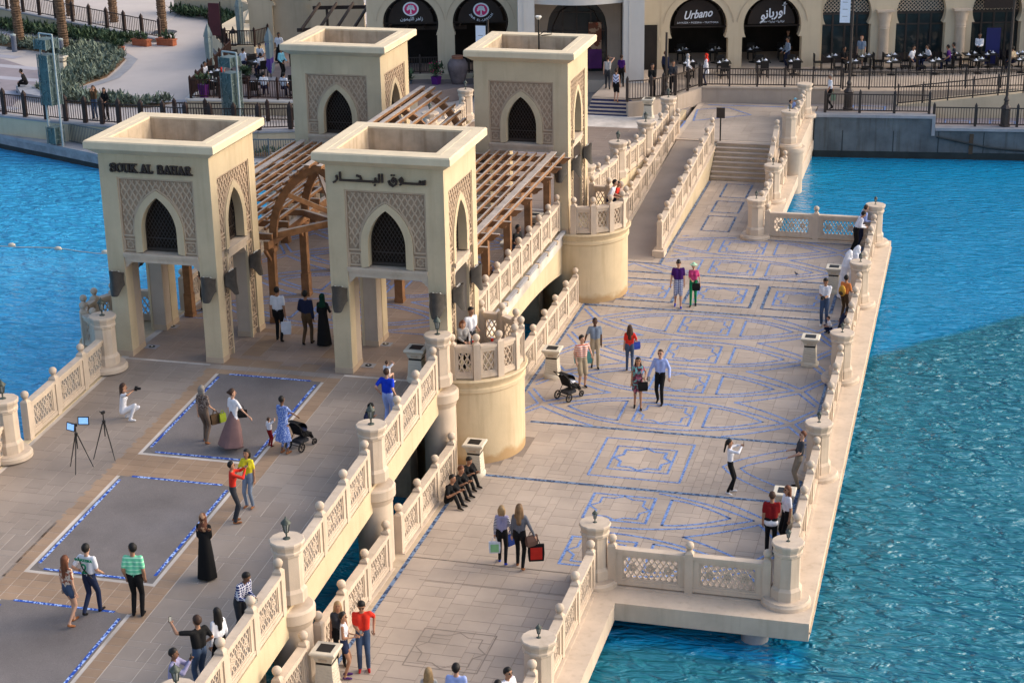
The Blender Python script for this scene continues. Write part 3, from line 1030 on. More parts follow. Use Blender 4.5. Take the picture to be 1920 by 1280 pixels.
# right edge of the lower walkway
names = ['at the front right corner of the lower walkway', 'on the right edge beside the dark striped shirt man leaning', 'on the right edge behind the crouching man in a cap',
         'on the right edge beside the two men in white robes', 'at the back right corner of the lower walkway']
names[1] = 'second from the front on the water side'
PY_ = [39.95, 47.75, 55.55, 63.35, 71.25]
for y, nme in zip(PY_, names):
    pedestal(-3.76, y, 0.0, nme)
for i in range(4):
    y = PY_[i]
    balustrade('stone balustrade along the right water edge, ' + ['nearest section below the first two lanterns', 'section with the second lantern at its near end', 'section in front of the men in white robes', 'farthest section by the back corner'][i],
               (-3.76, y), H90, [0.48, 2.19, 3.90, 5.61, 7.32], lambda d: 0.02, plinth=0.1)
pedestal(-8.6, 39.95, 0.0, 'at the inner corner of the near end railing')
balustrade('short stone balustrade across the near end of the wide walkway over the water', (-8.6, 39.9), 0, [0.46, 2.42, 4.36], lambda d: 0.02, plinth=0.1)
pedestal(-8.58, 33.95, 0.0, 'near the bottom edge by the man with glasses')
balustrade('stone balustrade descending towards the viewer at bottom centre right', (-8.6, 33.95), H90, [0.48, 2.08, 3.75, 5.48], lambda d: 0.02, plinth=0.1)
balustrade('stone balustrade at the very bottom edge right of centre', (-8.6, 28.0), H90, [0.5, 2.1, 3.75, 5.40], lambda d: 0.02, plinth=0.1)
pedestal(-8.56, 71.2, 0.0, 'at the inner end of the far cross railing')
balustrade('stone balustrade across the far end of the wide walkway before the blue water', (-8.56, 71.3), 0, [0.46, 2.45, 4.38], lambda d: 0.06, plinth=0.1)
pedestal(-8.56, 76.9, 0.0, 'beside the foot of the wide steps')
balustrade('stone balustrade on the right of the narrow walkway before the steps', (-8.6, 71.2), H90, [0.75, 2.2, 3.7, 5.2], lambda d: 0.02, plinth=0.1)
balustrade('low stone balustrade right of the wide steps above the water', (-8.45, 76.9), H90, [0.6, 2.3, 3.7], lambda d: 0.02, plinth=0.1)
# stair rail and landing rail
balustrade('sloping stone balustrade climbing beside the wide steps', (-8.95, 79.0), H90, [0, 1.2, 2.4], lambda d: 0.25 + 0.42 * d, plinth=0.2)
pedestal(-8.45, 82.0, 1.28, 'at the top of the wide steps')
balustrade('stone balustrade at the water side of the upper landing', (-8.4, 82.0), H90, [0.55, 2.0, 3.5, 5.0, 5.8], lambda d: 1.3, plinth=0.1)
pedestal(-8.4, 88.3, 1.28, 'at the far end of the landing by the metal quay railing', lan=False)
# inner rail of the lower walkway (left side)
zl = lambda d: 0.03
balustrade('inner stone balustrade at bottom centre behind the group with the red polo man', (-13.96, 28.6), H90, [0.0, 1.6, 3.25, 4.85], zl, plinth=0.1)
balustrade('inner stone balustrade below the bridge between two round piers', (-13.96, 34.4), H90, [0.0, 1.6, 3.28, 4.95], zl, plinth=0.1)
balustrade('inner stone balustrade behind the three seated people in black', (-13.96, 40.4), H90, [0.0, 1.61, 3.26, 4.9], zl, plinth=0.1)
balustrade('inner stone balustrade between the two round turrets', (-13.93, 50.2), H90, [0.0, 1.5, 3.05, 4.65, 6.24, 7.86, 9.50, 11.08], zl, plinth=0.1)
# ramp rails
balustrade('long stone balustrade on the wall between the ramp and the tiled walkway', (-11.98, 67.95), H90, [0, 1.6, 3.2, 4.8, 6.4, 7.2, 8.8, 10.4, 12.0, 13.6], lambda d: 0.33 + 0.064 * d, plinth=0.12)
balustrade('long stone balustrade on the left side of the ramp', (-13.95, 65.2), H90, [0, 1.7, 3.4, 5.1, 6.8, 8.5, 10.2, 11.9, 13.6, 15.3, 17.0, 18.4], lambda d: 0.18 + 0.05 * d, plinth=0.12)
# upper bridge rails
BP = [28.0, 33.95, 39.88, 45.75]
rn = ['at the bottom edge by the selfie taker', 'above the man in a checked shirt', 'by the woman in a black headscarf', 'in front of the right gate tower']
for y, nme in zip(BP, rn):
    pedestal(XR, y, zU(y) - 0.08, nme, ls=0.58, disc=False)
for i in range(3):
    y = BP[i]
    for sx, X in ((1, XR), (-1, XL)):
        nm = ['nearest section at the bottom edge', 'middle section', 'section next to the gate tower'][i]
        balustrade('stone balustrade %s of the sloping upper bridge, %s' % ('right' if sx > 0 else 'left', nm), (X, y), H90,
                   [0.5, 2.1, 3.75, 5.36], lambda d, y=y: zU(y + d) + 0.02)
lnm = ['low on the left edge out of view', 'far left below the picture edge', 'at the left edge by the blue water', 'in front of the left gate tower']
for y, nme in zip([28.0, 33.5, 39.3, 45.1], lnm):
    pedestal(XL, y, zU(y) + 0.02, nme, ls=0.58, disc=True)
for sx, X in ((1, XR), (-1, XL)):
    balustrade('stone balustrade on the %s side of the upper bridge under the pergola' % ('right' if sx > 0 else 'left'), (X - .2 * sx, 49.6), H90,
               [0.6, 1.95, 3.35, 4.75, 6.15, 7.55, 8.95, 10.35, 11.7], lambda d: 2.76)
    for k, (ya, yb) in enumerate(((65.8, 71.1), (72.0, 77.3), (78.3, 83.2))):
        n = 3
        balustrade('stone balustrade %s of the bridge beyond the gate, %s' % ('right' if sx > 0 else 'left', ('first', 'second', 'third')[k] + ' section from the gate'), (X, ya), H90,
                   [i * (yb - ya) / n for i in range(n + 1)], lambda d, ya=ya: zU(ya + d) + 0.03)
    for k, y in enumerate((65.3, 71.55, 77.8, 83.7)):
        pedestal(X, y, zU(y) + 0.02, '%s on the far bridge slope, %s beyond the gate' % (('right', 'left')[sx < 0], ('first', 'second', 'third', 'fourth')[k]), ls=0.5, disc=False)
# long light channels on the outer face between the towers
ch = thing('light_channel', 'row of pale metal light channels along the foot of the bridge balustrade between the turrets', 'light fitting', (-14.46, 50.4, 2.66))
for i in range(8):
    mb = MB(); mb.box(0, 0.13, i * 1.4 + .06, i * 1.4 + 1.24, 0, 0.10); mb.build('channel', M_GREYST, ch)
    mb = MB(); mb.box(0.0, 0.15, i * 1.4 + 1.25, i * 1.4 + 1.42, -.05, 0.08); mb.build('bracket', M_STONE_D, ch)

# ---------------------------------------------------------------- turrets
def turret(cx, cy, sx, label, lab2):
    t = thing('round_turret', label, 'turret', (cx, cy, 0), 0 if sx > 0 else math.pi)
    h = 2.64
    mb = MB(); mb.lathe([(1.66, -3.0), (1.66, 0.0), (1.655, 2.20), (1.70, 2.24), (1.70, 2.34), (1.66, 2.37), (1.66, 2.42), (1.72, 2.50), (1.76, 2.58), (1.77, h - .04), (1.74, h)], 48)
    mb.build('drum', M_TURRET, t, smooth=True)
    rail = thing('stone_balustrade', lab2, 'balustrade', (cx, cy, h), 0 if sx > 0 else math.pi, 'stone balustrades')
    pm, bm_ = post_mesh()
    Rr = 1.57
    angs = [R(-91 + 26 * i) for i in range(8)]
    for i, a in enumerate(angs):
        p = inst('post', pm, rail, (Rr * math.cos(a), Rr * math.sin(a), 0), a)
        inst('ball_finial', bm_, p)
        if i < 7:
            a2 = angs[i + 1]
            p0 = Vector((Rr * math.cos(a), Rr * math.sin(a), 0)); p1 = Vector((Rr * math.cos(a2), Rr * math.sin(a2), 0))
            L = (p1 - p0).length
            f, l = bay_meshes(L, 0, 'plain')
            ang = math.atan2(p1.y - p0.y, p1.x - p0.x)
            inst('panel_frame', f, rail, p0, ang); inst('pierced_panel', l, rail, p0, ang)
    return t
turret(-14.16, 47.92, 1, 'round rendered turret at the right foot of the nearest gate tower', 'curved balustrade of eight posts around the balcony beside the near right tower')
turret(-14.0, 63.05, 1, 'round rendered turret beside the far right gate tower', 'curved balustrade around the balcony beside the far right tower')
turret(-24.85, 47.75, -1, 'round turret on the left side of the near left tower above the water', 'curved balustrade seen against the water left of the near left tower')
turret(-24.9, 63.05, -1, 'round turret hidden left of the far left tower', 'curved balustrade hidden left of the far left tower')
# ---------------------------------------------------------------- gate towers
TZ = 2.62
HX, HY = 1.74, 1.64
def ogive(w, s, t):
    Rr = ((t - s) ** 2 + w * w) / (2 * w)
    return lambda a: s + math.sqrt(max(0, Rr * Rr - (abs(a) - (w - Rr)) ** 2)) if abs(a) < w else s
def ogive_curve(w, s, t, z0, n=12):
    f = ogive(w, s, t)
    right = [(w, z0), (w, s)]
    Rr = ((t - s) ** 2 + w * w) / (2 * w)
    th = math.asin(min(1, (t - s) / Rr))
    for i in range(1, n + 1):
        a = th * i / n
        right.append((w - Rr + Rr * math.cos(a), s + Rr * math.sin(a)))
    left = [(-x, z) for x, z in right[:-1]][::-1]
    return right + left

def star_relief(mb, cx, cz, h, y):
    for k in range(8):
        t0 = math.pi / 4 * k
        r0, r1 = h * 0.98, h * 0.52
        p0 = (cx + r0 * math.cos(t0), y, cz + r0 * math.sin(t0))
        for s_ in (-1, 1):
            t1 = t0 + s_ * math.pi / 8
            mb.bar(p0, (cx + r1 * math.cos(t1), y, cz + r1 * math.sin(t1)), 0.03, 0.022, up=(0, -1, 0.01))

def face_meshes(side):
    """meshes of one decorated face in its own frame: x along the face, y inward, z up"""
    key = 'face' + str(side)
    if key in BCACHE:
        return BCACHE[key]
    hw = 1.2 if not side else 1.18
    win, wout = (0.56, 0.78)
    s, ti, to = 3.98, 5.03, 5.24
    z0, z1 = 3.31, 5.60
    parts = {}
    # carved ground with arch cut out
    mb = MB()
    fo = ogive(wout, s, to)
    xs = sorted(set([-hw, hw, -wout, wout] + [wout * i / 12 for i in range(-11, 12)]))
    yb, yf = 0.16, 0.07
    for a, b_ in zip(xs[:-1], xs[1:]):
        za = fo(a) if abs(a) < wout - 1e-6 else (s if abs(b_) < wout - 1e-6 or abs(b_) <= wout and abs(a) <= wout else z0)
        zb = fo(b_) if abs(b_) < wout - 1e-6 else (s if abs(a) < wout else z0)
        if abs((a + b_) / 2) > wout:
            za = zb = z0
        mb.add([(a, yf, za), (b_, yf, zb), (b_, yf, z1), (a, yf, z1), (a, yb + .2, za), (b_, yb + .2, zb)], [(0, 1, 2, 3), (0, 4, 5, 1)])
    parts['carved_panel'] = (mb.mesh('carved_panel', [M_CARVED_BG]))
    # relief lattice of crossing bars
    mb = MB()
    ins = lambda a, z: (abs(a) < hw - .07 and z0 + 0.56 < z < z1 - .07 and not (abs(a) < wout + .06 and z < fo(a) + .06))
    step = 0.19
    for dirn in (1, -1):
        k = -30
        while k < 30:
            x = k * step
            pts = []
            for j in range(0, 61):
                z = z0 + 0.5 + (z1 - z0 - 0.5) * j / 60
                xx = x + dirn * (z - z0) * 0.62 + dirn * 0.016 * math.sin((z - z0) / step * 1.62 * math.pi)
                pts.append((xx, z))
            run = []
            for (xx, z) in pts + [(99, 99)]:
                if ins(xx, z):
                    run.append((xx, 0.058, z))
                else:
                    if len(run) > 4:
                        rr = run[::4] + ([run[-1]] if (len(run) - 1) % 4 else [])
                        for p, q in zip(rr[:-1], rr[1:]):
                            mb.bar(p, q, 0.042, 0.03 if dirn > 0 else 0.036, up=(0, -1, 0))
                    run = []
            k += 1
    parts['lattice_relief'] = mb.mesh('lattice_relief', [M_CARVED])
    # frame mouldings
    mb = MB(); w = 0.05
    mb.box(-hw, hw, 0.02, 0.09, z1 - w, z1)
    for sx in (-1, 1):
        a0, a1 = sorted((sx * hw, sx * (hw - w)))
        mb.box(a0, a1, 0.02, 0.09, z0, z1 - w)
        a0, a1 = sorted((sx * (hw - w), sx * (wout + .02)))
        mb.box(a0, a1, 0.03, 0.09, z0 + 0.50, z0 + 0.55)
    curve = ogive_curve(wout + 0.035, s, to + 0.04, z0 + 0.55, 12)
    for p, q in zip(curve[:-1], curve[1:]):
        mb.bar((p[0], 0.05, p[1]), (q[0], 0.05, q[1]), 0.05, 0.045, up=(0, -1, 0.001))
    parts['moulding'] = mb.mesh('moulding', [M_CARVED])
    # surround
    mb = MB()
    ci = ogive_curve(win, s, ti, z0 + 0.04, 12); co = ogive_curve(wout, s, to, z0 + 0.0, 12)
    n = len(ci)
    vs = [(x, 0.0, z) for x, z in co] + [(x, 0.0, z) for x, z in ci] + [(x, 0.34, z) for x, z in ci] + [(x, 0.12, z) for x, z in co]
    fs = []
    for i in range(n - 1):
        fs += [(i, i + 1, n + i + 1, n + i), (n + i, n + i + 1, 2 * n + i + 1, 2 * n + i), (3 * n + i, 3 * n + i + 1, i + 1, i)]
    mb.add(vs, fs)
    parts['arch_surround'] = mb.mesh('arch_surround', [M_STUCCO])
    # window: dark recess with grille
    mb = MB()
    fi = ogive(win, s, ti)
    mb.add([(x, 0.335, z) for x, z in ci], [tuple(range(n))])
    parts['window'] = mb.mesh('window', [M_WIN])
    mb = MB()
    for dirn in (1, -1):
        for k in range(-24, 24):
            run = []
            for j in range(0, 41):
                z = z0 + 0.05 + (ti - z0 - 0.05) * j / 40
                xx = k * 0.115 + dirn * (z - z0) * 0.62
                ok = abs(xx) < win - .02 and z < fi(xx) - .02 if abs(xx) < win else False
                if ok:
                    run.append((xx, 0.29, z))
                if (not ok or j == 40) and run:
                    if len(run) > 1:
                        mb.bar(run[0], run[-1], 0.016, 0.012 if dirn > 0 else 0.015, up=(0, -1, 0))
                    run = []
    for p, q in zip(ci[:-1], ci[1:]):
        mb.bar((p[0] * .985, 0.29, p[1]), (q[0] * .985, 0.29, q[1]), 0.04, 0.03, up=(0, -1, 0.001))
    mb.box(-win, win, 0.27, 0.31, z0 + .04, z0 + .12)
    mb.box(-win + .02, win - .02, 0.275, 0.305, z0 + .40, z0 + .43)
    parts['grille'] = mb.mesh('grille', [M_DARKMETAL])
    # star panel (placed twice)
    mb = MB()
    h = 0.19
    mb.box(-h, h, 0.03, 0.09, -h, -h + .045); mb.box(-h, h, 0.03, 0.09, h - .045, h)
    mb.box(-h, -h + .045, 0.03, 0.09, -h + .045, h - .045); mb.box(h - .045, h, 0.03, 0.09, -h + .045, h - .045)
    star_relief(mb, 0, 0, 0.135, 0.06)
    parts['star_panel'] = mb.mesh('star_panel', [M_CARVED])
    # tall strip panel
    mb = MB(); w = 0.18; H = 1.18
    mb.box(-w, w, 0.03, 0.09, 0, .045); mb.box(-w, w, 0.03, 0.09, H - .045, H)
    mb.box(-w, -w + .045, 0.03, 0.09, .045, H - .045); mb.box(w - .045, w, 0.03, 0.09, .045, H - .045)
    for j in range(4):
        star_relief(mb, 0, 0.16 + j * 0.287, 0.128, 0.06)
    parts['strip_panel'] = mb.mesh('strip_panel', [M_CARVED])
    # sill and beam
    mb = MB()
    mb.box(-hw, hw, -0.045, 0.4, 3.24, 3.31) if not side else mb.box(-0.72, 0.72, -0.03, 0.4, 3.24, 3.31)
    ww = hw if not side else 0.72
    mb.box(-ww, ww, -0.02, 0.4, 3.17, 3.24)
    mb.box(-ww + .01, ww - .01, 0.02, 0.4, 3.02, 3.17)
    parts['sill'] = mb.mesh('sill', [M_STONE])
    mb = MB()
    for sx in (-1, 1):
        prof = [(0, 0), (0.20, 0), (0.19, -0.06), (0.13, -0.08), (0.10, -0.14), (0.04, -0.17), (0.0, -0.26)]
        x0 = sx * (ww)
        vs = [(x0 - sx * a, 0.05, 3.02 + z) for a, z in prof] + [(x0 - sx * a, 0.35, 3.02 + z) for a, z in prof]
        m_ = len(prof)
        fs = [tuple(range(m_)), tuple(range(2 * m_ - 1, m_ - 1, -1))] + [(i, (i + 1) % m_, m_ + (i + 1) % m_, m_ + i) for i in range(m_)]
        mb.add(vs, fs)
    parts['bracket'] = mb.mesh('bracket', [M_STONE])
    BCACHE[key] = parts
    return parts
M_WIN = mat('tower_window_dark', (0.026, 0.017, 0.012), 0.6, 0.3, 2.0, spec=0.1)

def rect_ring(mb, prof, mi=None):
    """sweep (offset, z) round the tower footprint"""
    vs = []
    for off, z in prof:
        x, y = HX + off, HY + off
        vs += [(-x, -y, z), (x, -y, z), (x, y, z), (-x, y, z)]
    fs = []
    for i in range(len(prof) - 1):
        for k in range(4):
            k2 = (k + 1) % 4
            fs.append((i * 4 + k, i * 4 + k2, i * 4 + 4 + k2, i * 4 + 4 + k))
    mb.add(vs, fs, mi)

def tower_proto():
    t = thing('gate_tower', 'x', 'tower', (0, 0, TZ), 0, 'four square gate towers on the bridge')
    mb = MB()
    for sx in (-1, 1):
        for sy in (-1, 1):
            x0, x1 = sorted((sx * 1.2, sx * HX)); y0, y1 = sorted((sy * 1.19, sy * HY))
            mb.box(x0, x1, y0, y1, 0, 5.60)
            xa, xb = sorted((sx * (HX - 0.10), sx * (HX - 0.02))); ya, yb = sorted((sy * 0.72, sy * 0.77))
            mb.box(xa, xb, ya, yb, 0, 3.2)
    for sx in (-1, 1):
        for sy in (-1, 1):
            m2 = MB(); xa, xb = sorted((sx * 1.215, sx * (HX - 0.10))); ya, yb = sorted((sy * 0.74, sy * 1.188))
            m2.box(xa, xb, ya, yb, 0, 3.30); m2.build('inner_pier', M_PINKW, t)
    # upper walls
    for sy in (-1, 1):
        y0, y1 = sorted((sy * (HY - 0.27), sy * HY))
        mb.box(-HX, HX, y0, y1, 5.60, 6.31)
    for sx in (-1, 1):
        x0, x1 = sorted((sx * (HX - 0.27), sx * HX))
        mb.box(x0, x1, -(HY - 0.27), HY - 0.27, 5.60, 6.31)
    mb.build('wall', [M_STUCCO], t)
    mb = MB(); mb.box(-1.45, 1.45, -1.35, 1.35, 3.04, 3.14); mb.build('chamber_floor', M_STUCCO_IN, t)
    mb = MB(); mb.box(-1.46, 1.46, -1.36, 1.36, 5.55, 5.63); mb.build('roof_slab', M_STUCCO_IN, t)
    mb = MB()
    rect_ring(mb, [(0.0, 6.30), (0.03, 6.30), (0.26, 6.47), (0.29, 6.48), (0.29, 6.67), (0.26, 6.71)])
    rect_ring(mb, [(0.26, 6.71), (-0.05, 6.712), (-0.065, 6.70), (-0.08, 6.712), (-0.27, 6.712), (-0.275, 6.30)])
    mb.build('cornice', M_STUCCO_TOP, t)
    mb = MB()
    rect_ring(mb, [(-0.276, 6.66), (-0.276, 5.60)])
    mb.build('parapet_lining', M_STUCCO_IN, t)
    for sx in (-1, 1):
        for sy in (-1, 1):
            mb = MB()
            x0, x1 = sorted((sx * 1.188, sx * (HX + .012))); y0, y1 = sorted((sy * 1.182, sy * (HY + .012)))
            mb.box(x0, x1, y0, y1, 0, 0.20)
            xa, xb = sorted((sx * 1.20, sx * (HX - 0.09))); ya, yb = sorted((sy * 0.735, sy * 1.181))
            mb.box(xa, xb, ya, yb, 0, 0.20)
            mb.build('skirting', M_CARVED, t)
    for k in range(4):
        side = k % 2
        ps = face_meshes(side)
        dist = HX if side else HY
        rz = k * H90
        def place(nm, me, dx=0.0, dz=0.0):
            # face frame -> tower frame
            c, s_ = math.cos(rz), math.sin(rz)
            return inst(nm, me, t, (c * dx + s_ * dist, s_ * dx - c * dist, dz), rz)
        for nm in ('carved_panel', 'lattice_relief', 'moulding', 'arch_surround', 'sill', 'bracket'):
            place(nm, ps[nm])
        w = place('window', ps['window'])
        inst('grille', ps['grille'], w)
        for sx in (-1, 1):
            place('star_panel', ps['star_panel'], sx * 0.97, 3.55)
            if side:
                place('star_panel', ps['star_panel'], sx * 0.96, 0.42 - .0)
                place('strip_panel', ps['strip_panel'], sx * 0.96, 0.68)
                place('strip_panel', ps['strip_panel'], sx * 0.96, 1.92)
    return t
M_STUCCO_TOP = mat('cornice_stucco', (0.70, 0.585, 0.41), 0.9, 0.07, 1.2, bump=0.2, bscale=40, streak=0.06, fine=0.04)
TW = tower_proto()
tl = [(-22.98, 47.74, 'square cream gate tower at near left lettered SOUK AL BAHAR'), (-15.96, 47.74, 'square cream gate tower at near centre lettered in Arabic'),
      (-22.98, 63.1, 'square cream gate tower at the far left, partly behind the timber pergola'), (-15.96, 63.1, 'square cream gate tower at the far right with an antenna on its roof')]
TOWERS = []
for i, (x, y, lb) in enumerate(tl):
    if i == 0:
        TW.location = (x, y, TZ); TW['label'] = lb; TOWERS.append(TW)
    else:
        TOWERS.append(copy_tree(TW, (x, y, TZ), label=lb))

# antenna on the far right tower
an = thing('roof_antenna', 'small white antenna with black cable on the roof of the far right gate tower', 'antenna', (-16.0, 64.4, 8.6))
mb = MB(); mb.tube([(0, 0, 0), (0.02, -.05, 0.5), (0, 0, 0.9), (0, 0, 1.35)], 0.028, 6); mb.tube([(0, 0, 0.72), (0.2, 0, 0.9), (0.45, 0, 0.88), (0.5, 0.0, 0.8), (0.1, 0, 0.74)], 0.018, 6)
mb.build('cable', M_BLACK, an)
mb = MB(); mb.lathe([(0.05, 1.33), (0.12, 1.42), (0.11, 1.46)], 12); mb.build('dish', M_WHITE, an)

# lettering -----------------------------------------------------------
def text_mesh(body, size, depth, offset=0.0, shear=0.0, space=1.0):
    cu = bpy.data.curves.new('txt', 'FONT')
    cu.body = body; cu.size = size; cu.extrude = depth; cu.offset = offset; cu.shear = shear
    cu.space_character = space; cu.align_x = 'CENTER'; cu.align_y = 'CENTER'; cu.resolution_u = 3
    o = bpy.data.objects.new('txt', cu); C.objects.link(o)
    dg = bpy.context.evaluated_depsgraph_get(); dg.update()
    me = bpy.data.meshes.new_from_object(o.evaluated_get(dg))
    bpy.data.objects.remove(o)
    return me
def sign_text(body, size, depth, m, parent, loc, rz=0.0, offset=0.0, shear=0.0, space=1.0, name='letters', sx=1.0):
    me = text_mesh(body, size, depth, offset, shear, space)
    me.materials.clear(); me.materials.append(m)
    o = bpy.data.objects.new(name, me); C.objects.link(o)
    o.parent = parent; o.location = loc; o.rotation_euler = (H90, 0, rz); o.scale = (sx, 1, 1)
    return o
# serif capitals as strokes, one object per letter
GLY = {
 'S': ([[(0.85, 0.8), (0.7, 0.97), (0.45, 1.0), (0.2, 0.9), (0.13, 0.74), (0.25, 0.6), (0.5, 0.52), (0.78, 0.42), (0.87, 0.26), (0.78, 0.08), (0.5, 0.0), (0.25, 0.04), (0.1, 0.22)]], [(0.86, 0.78, 'v'), (0.1, 0.2, 'v')], 1.0),
 'O': ([[(0.5, 1.0), (0.2, 0.9), (0.06, 0.5), (0.2, 0.1), (0.5, 0.0), (0.8, 0.1), (0.94, 0.5), (0.8, 0.9), (0.5, 1.0)]], [], 1.0),
 'U': ([[(0.16, 1.0), (0.16, 0.3), (0.3, 0.04), (0.55, 0.0), (0.76, 0.08), (0.84, 0.3), (0.84, 1.0)]], [(0.16, 1, 'h'), (0.84, 1, 'h')], 1.0),
 'K': ([[(0.18, 0), (0.18, 1)], [(0.8, 1.0), (0.2, 0.45)], [(0.38, 0.6), (0.88, 0)]], [(0.18, 0, 'h'), (0.18, 1, 'h'), (0.8, 1, 'h'), (0.88, 0, 'h')], 1.0),
 'A': ([[(0.1, 0), (0.5, 1.0), (0.9, 0)], [(0.25, 0.35), (0.75, 0.35)]], [(0.1, 0, 'h'), (0.9, 0, 'h')], 1.0),
 'L': ([[(0.2, 1), (0.2, 0), (0.8, 0), (0.82, 0.2)]], [(0.2, 1, 'h')], 0.9),
 'B': ([[(0.18, 0), (0.18, 1), (0.6, 1), (0.78, 0.88), (0.76, 0.62), (0.55, 0.52), (0.2, 0.52)], [(0.55, 0.52), (0.84, 0.42), (0.88, 0.18), (0.7, 0.0), (0.1, 0)]], [], 1.0),
 'H': ([[(0.18, 0), (0.18, 1)], [(0.82, 0), (0.82, 1)], [(0.18, 0.5), (0.82, 0.5)]], [(0.18, 0, 'h'), (0.18, 1, 'h'), (0.82, 0, 'h'), (0.82, 1, 'h')], 1.0),
 'R': ([[(0.18, 0), (0.18, 1), (0.6, 1), (0.8, 0.88), (0.78, 0.6), (0.55, 0.5), (0.2, 0.5)], [(0.5, 0.5), (0.9, 0)]], [(0.18, 0, 'h'), (0.9, 0, 'h')], 1.0)}
def letter_word(txt, x0, x1, z0, h, y, parent, m):
    units = sum((0.55 if c == ' ' else GLY[c][2] * 1.12) for c in txt)
    k = (x1 - x0) / units; x = x0
    for c in txt:
        if c == ' ':
            x += 0.55 * k; continue
        strokes, serifs, w = GLY[c]
        mb = MB(); wd = k * w; t = 0.045
        for si, stt in enumerate(strokes):
            for j, (p, q) in enumerate(zip(stt[:-1], stt[1:])):
                thick = t * (1.15 if abs(q[1] - p[1]) * h > abs(q[0] - p[0]) * wd else 0.8)
                d = Vector((q[0] * wd - p[0] * wd, 0, (q[1] - p[1]) * h)).normalized() * 0.012
                mb.bar((p[0] * wd - d.x, 0, p[1] * h - d.z), (q[0] * wd + d.x, 0, q[1] * h + d.z), thick, 0.07 + 0.002 * j + .001 * si, up=(0, -1, 0.0001))
        for (a, b_, kk) in serifs:
            if kk == 'h':
                mb.box(a * wd - .065, a * wd + .065, -.033, .036, b_ * h - .014, b_ * h + .016)
            else:
                mb.box(a * wd - .014, a * wd + .016, -.033, .036, b_ * h - .05, b_ * h + .05)
        o = mb.build('letter', [m], parent); o.location = (x, y, z0)
        x += w * 1.12 * k
M_LETTER = mat('bronze_letter', (0.045, 0.03, 0.024), 0.5, 0.15, 6)
letter_word('SOUK AL BAHAR', -1.36, 1.22, 8.40 - TZ, 0.235, -HY - .05, TOWERS[0], M_LETTER)
# Arabic name on the second tower, built from strokes as it is written (souq al-bahar)
def arabic_sign(parent):
    W = 2.9
    z = 8.50 - TZ
    y = -HY - .05
    def st(pts, name='letter', w=0.055):
        mb = MB()
        for j, (p, q) in enumerate(zip(pts[:-1], pts[1:])):
            d = (Vector((q[0], 0, q[1])) - Vector((p[0], 0, p[1]))).normalized() * 0.015
            mb.bar((p[0] - d.x, y, z + p[1] - d.z), (q[0] + d.x, y, z + q[1] + d.z), w, 0.06 + 0.0015 * j, up=(0, -1, 0.0001))
        mb.build(name, M_LETTER, parent)
    # positions: x from left to right on the wall, word reads right to left
    st([(1.20, 0.10), (1.20, 0.0), (1.12, 0.0), (1.12, 0.08), (1.12, 0.0), (1.04, 0.0), (1.04, 0.08), (1.04, 0.0), (0.50, 0.0)])      # seen
    st([(0.50, 0.0), (0.44, 0.02), (0.40, 0.10), (0.46, 0.15), (0.51, 0.09), (0.50, 0.0), (0.42, -0.05)])                             # waw
    st([(0.28, 0.10), (0.20, 0.13), (0.15, 0.06), (0.22, 0.02), (0.30, 0.06), (0.29, -0.04), (0.20, -0.10), (0.10, -0.05), (0.06, 0.04)])   # qaf
    for dx in (0.16, 0.24):
        mb = MB(); mb.box(dx - .025, dx + .025, y - .03, y + .03, z + .19, z + .235); mb.build('dot', M_LETTER, parent)
    st([(-0.14, 0.22), (-0.14, 0.0)]); st([(-0.24, 0.22), (-0.24, 0.0), (-0.36, 0.0)])                                                # alif lam
    st([(-0.36, 0.10), (-0.36, 0.0), (-0.44, -0.02)])                                                                                 # ba
    mb = MB(); mb.box(-.41, -.36, y - .03, y + .03, z - .12, z - .075); mb.build('dot', M_LETTER, parent)
    st([(-0.40, 0.0), (-0.98, 0.0), (-0.80, 0.03), (-0.84, 0.13), (-0.95, 0.15)])                                                     # long ha
    st([(-0.98, 0.0), (-1.50 + .02, 0.0), (-1.48, 0.22)])                                                                             # alif
    st([(-1.60, 0.12), (-1.58, 0.02), (-1.64, -0.05), (-1.70, -0.07)])                                                                # ra
# keep inside the face: shift by scaling x
_before = set(bpy.data.objects.keys())
arabic_sign(TOWERS[1])
for nm in set(bpy.data.objects.keys()) - _before:
    o = bpy.data.objects[nm]
    o.scale = (0.93, 1, 1); o.location.x = 0.10

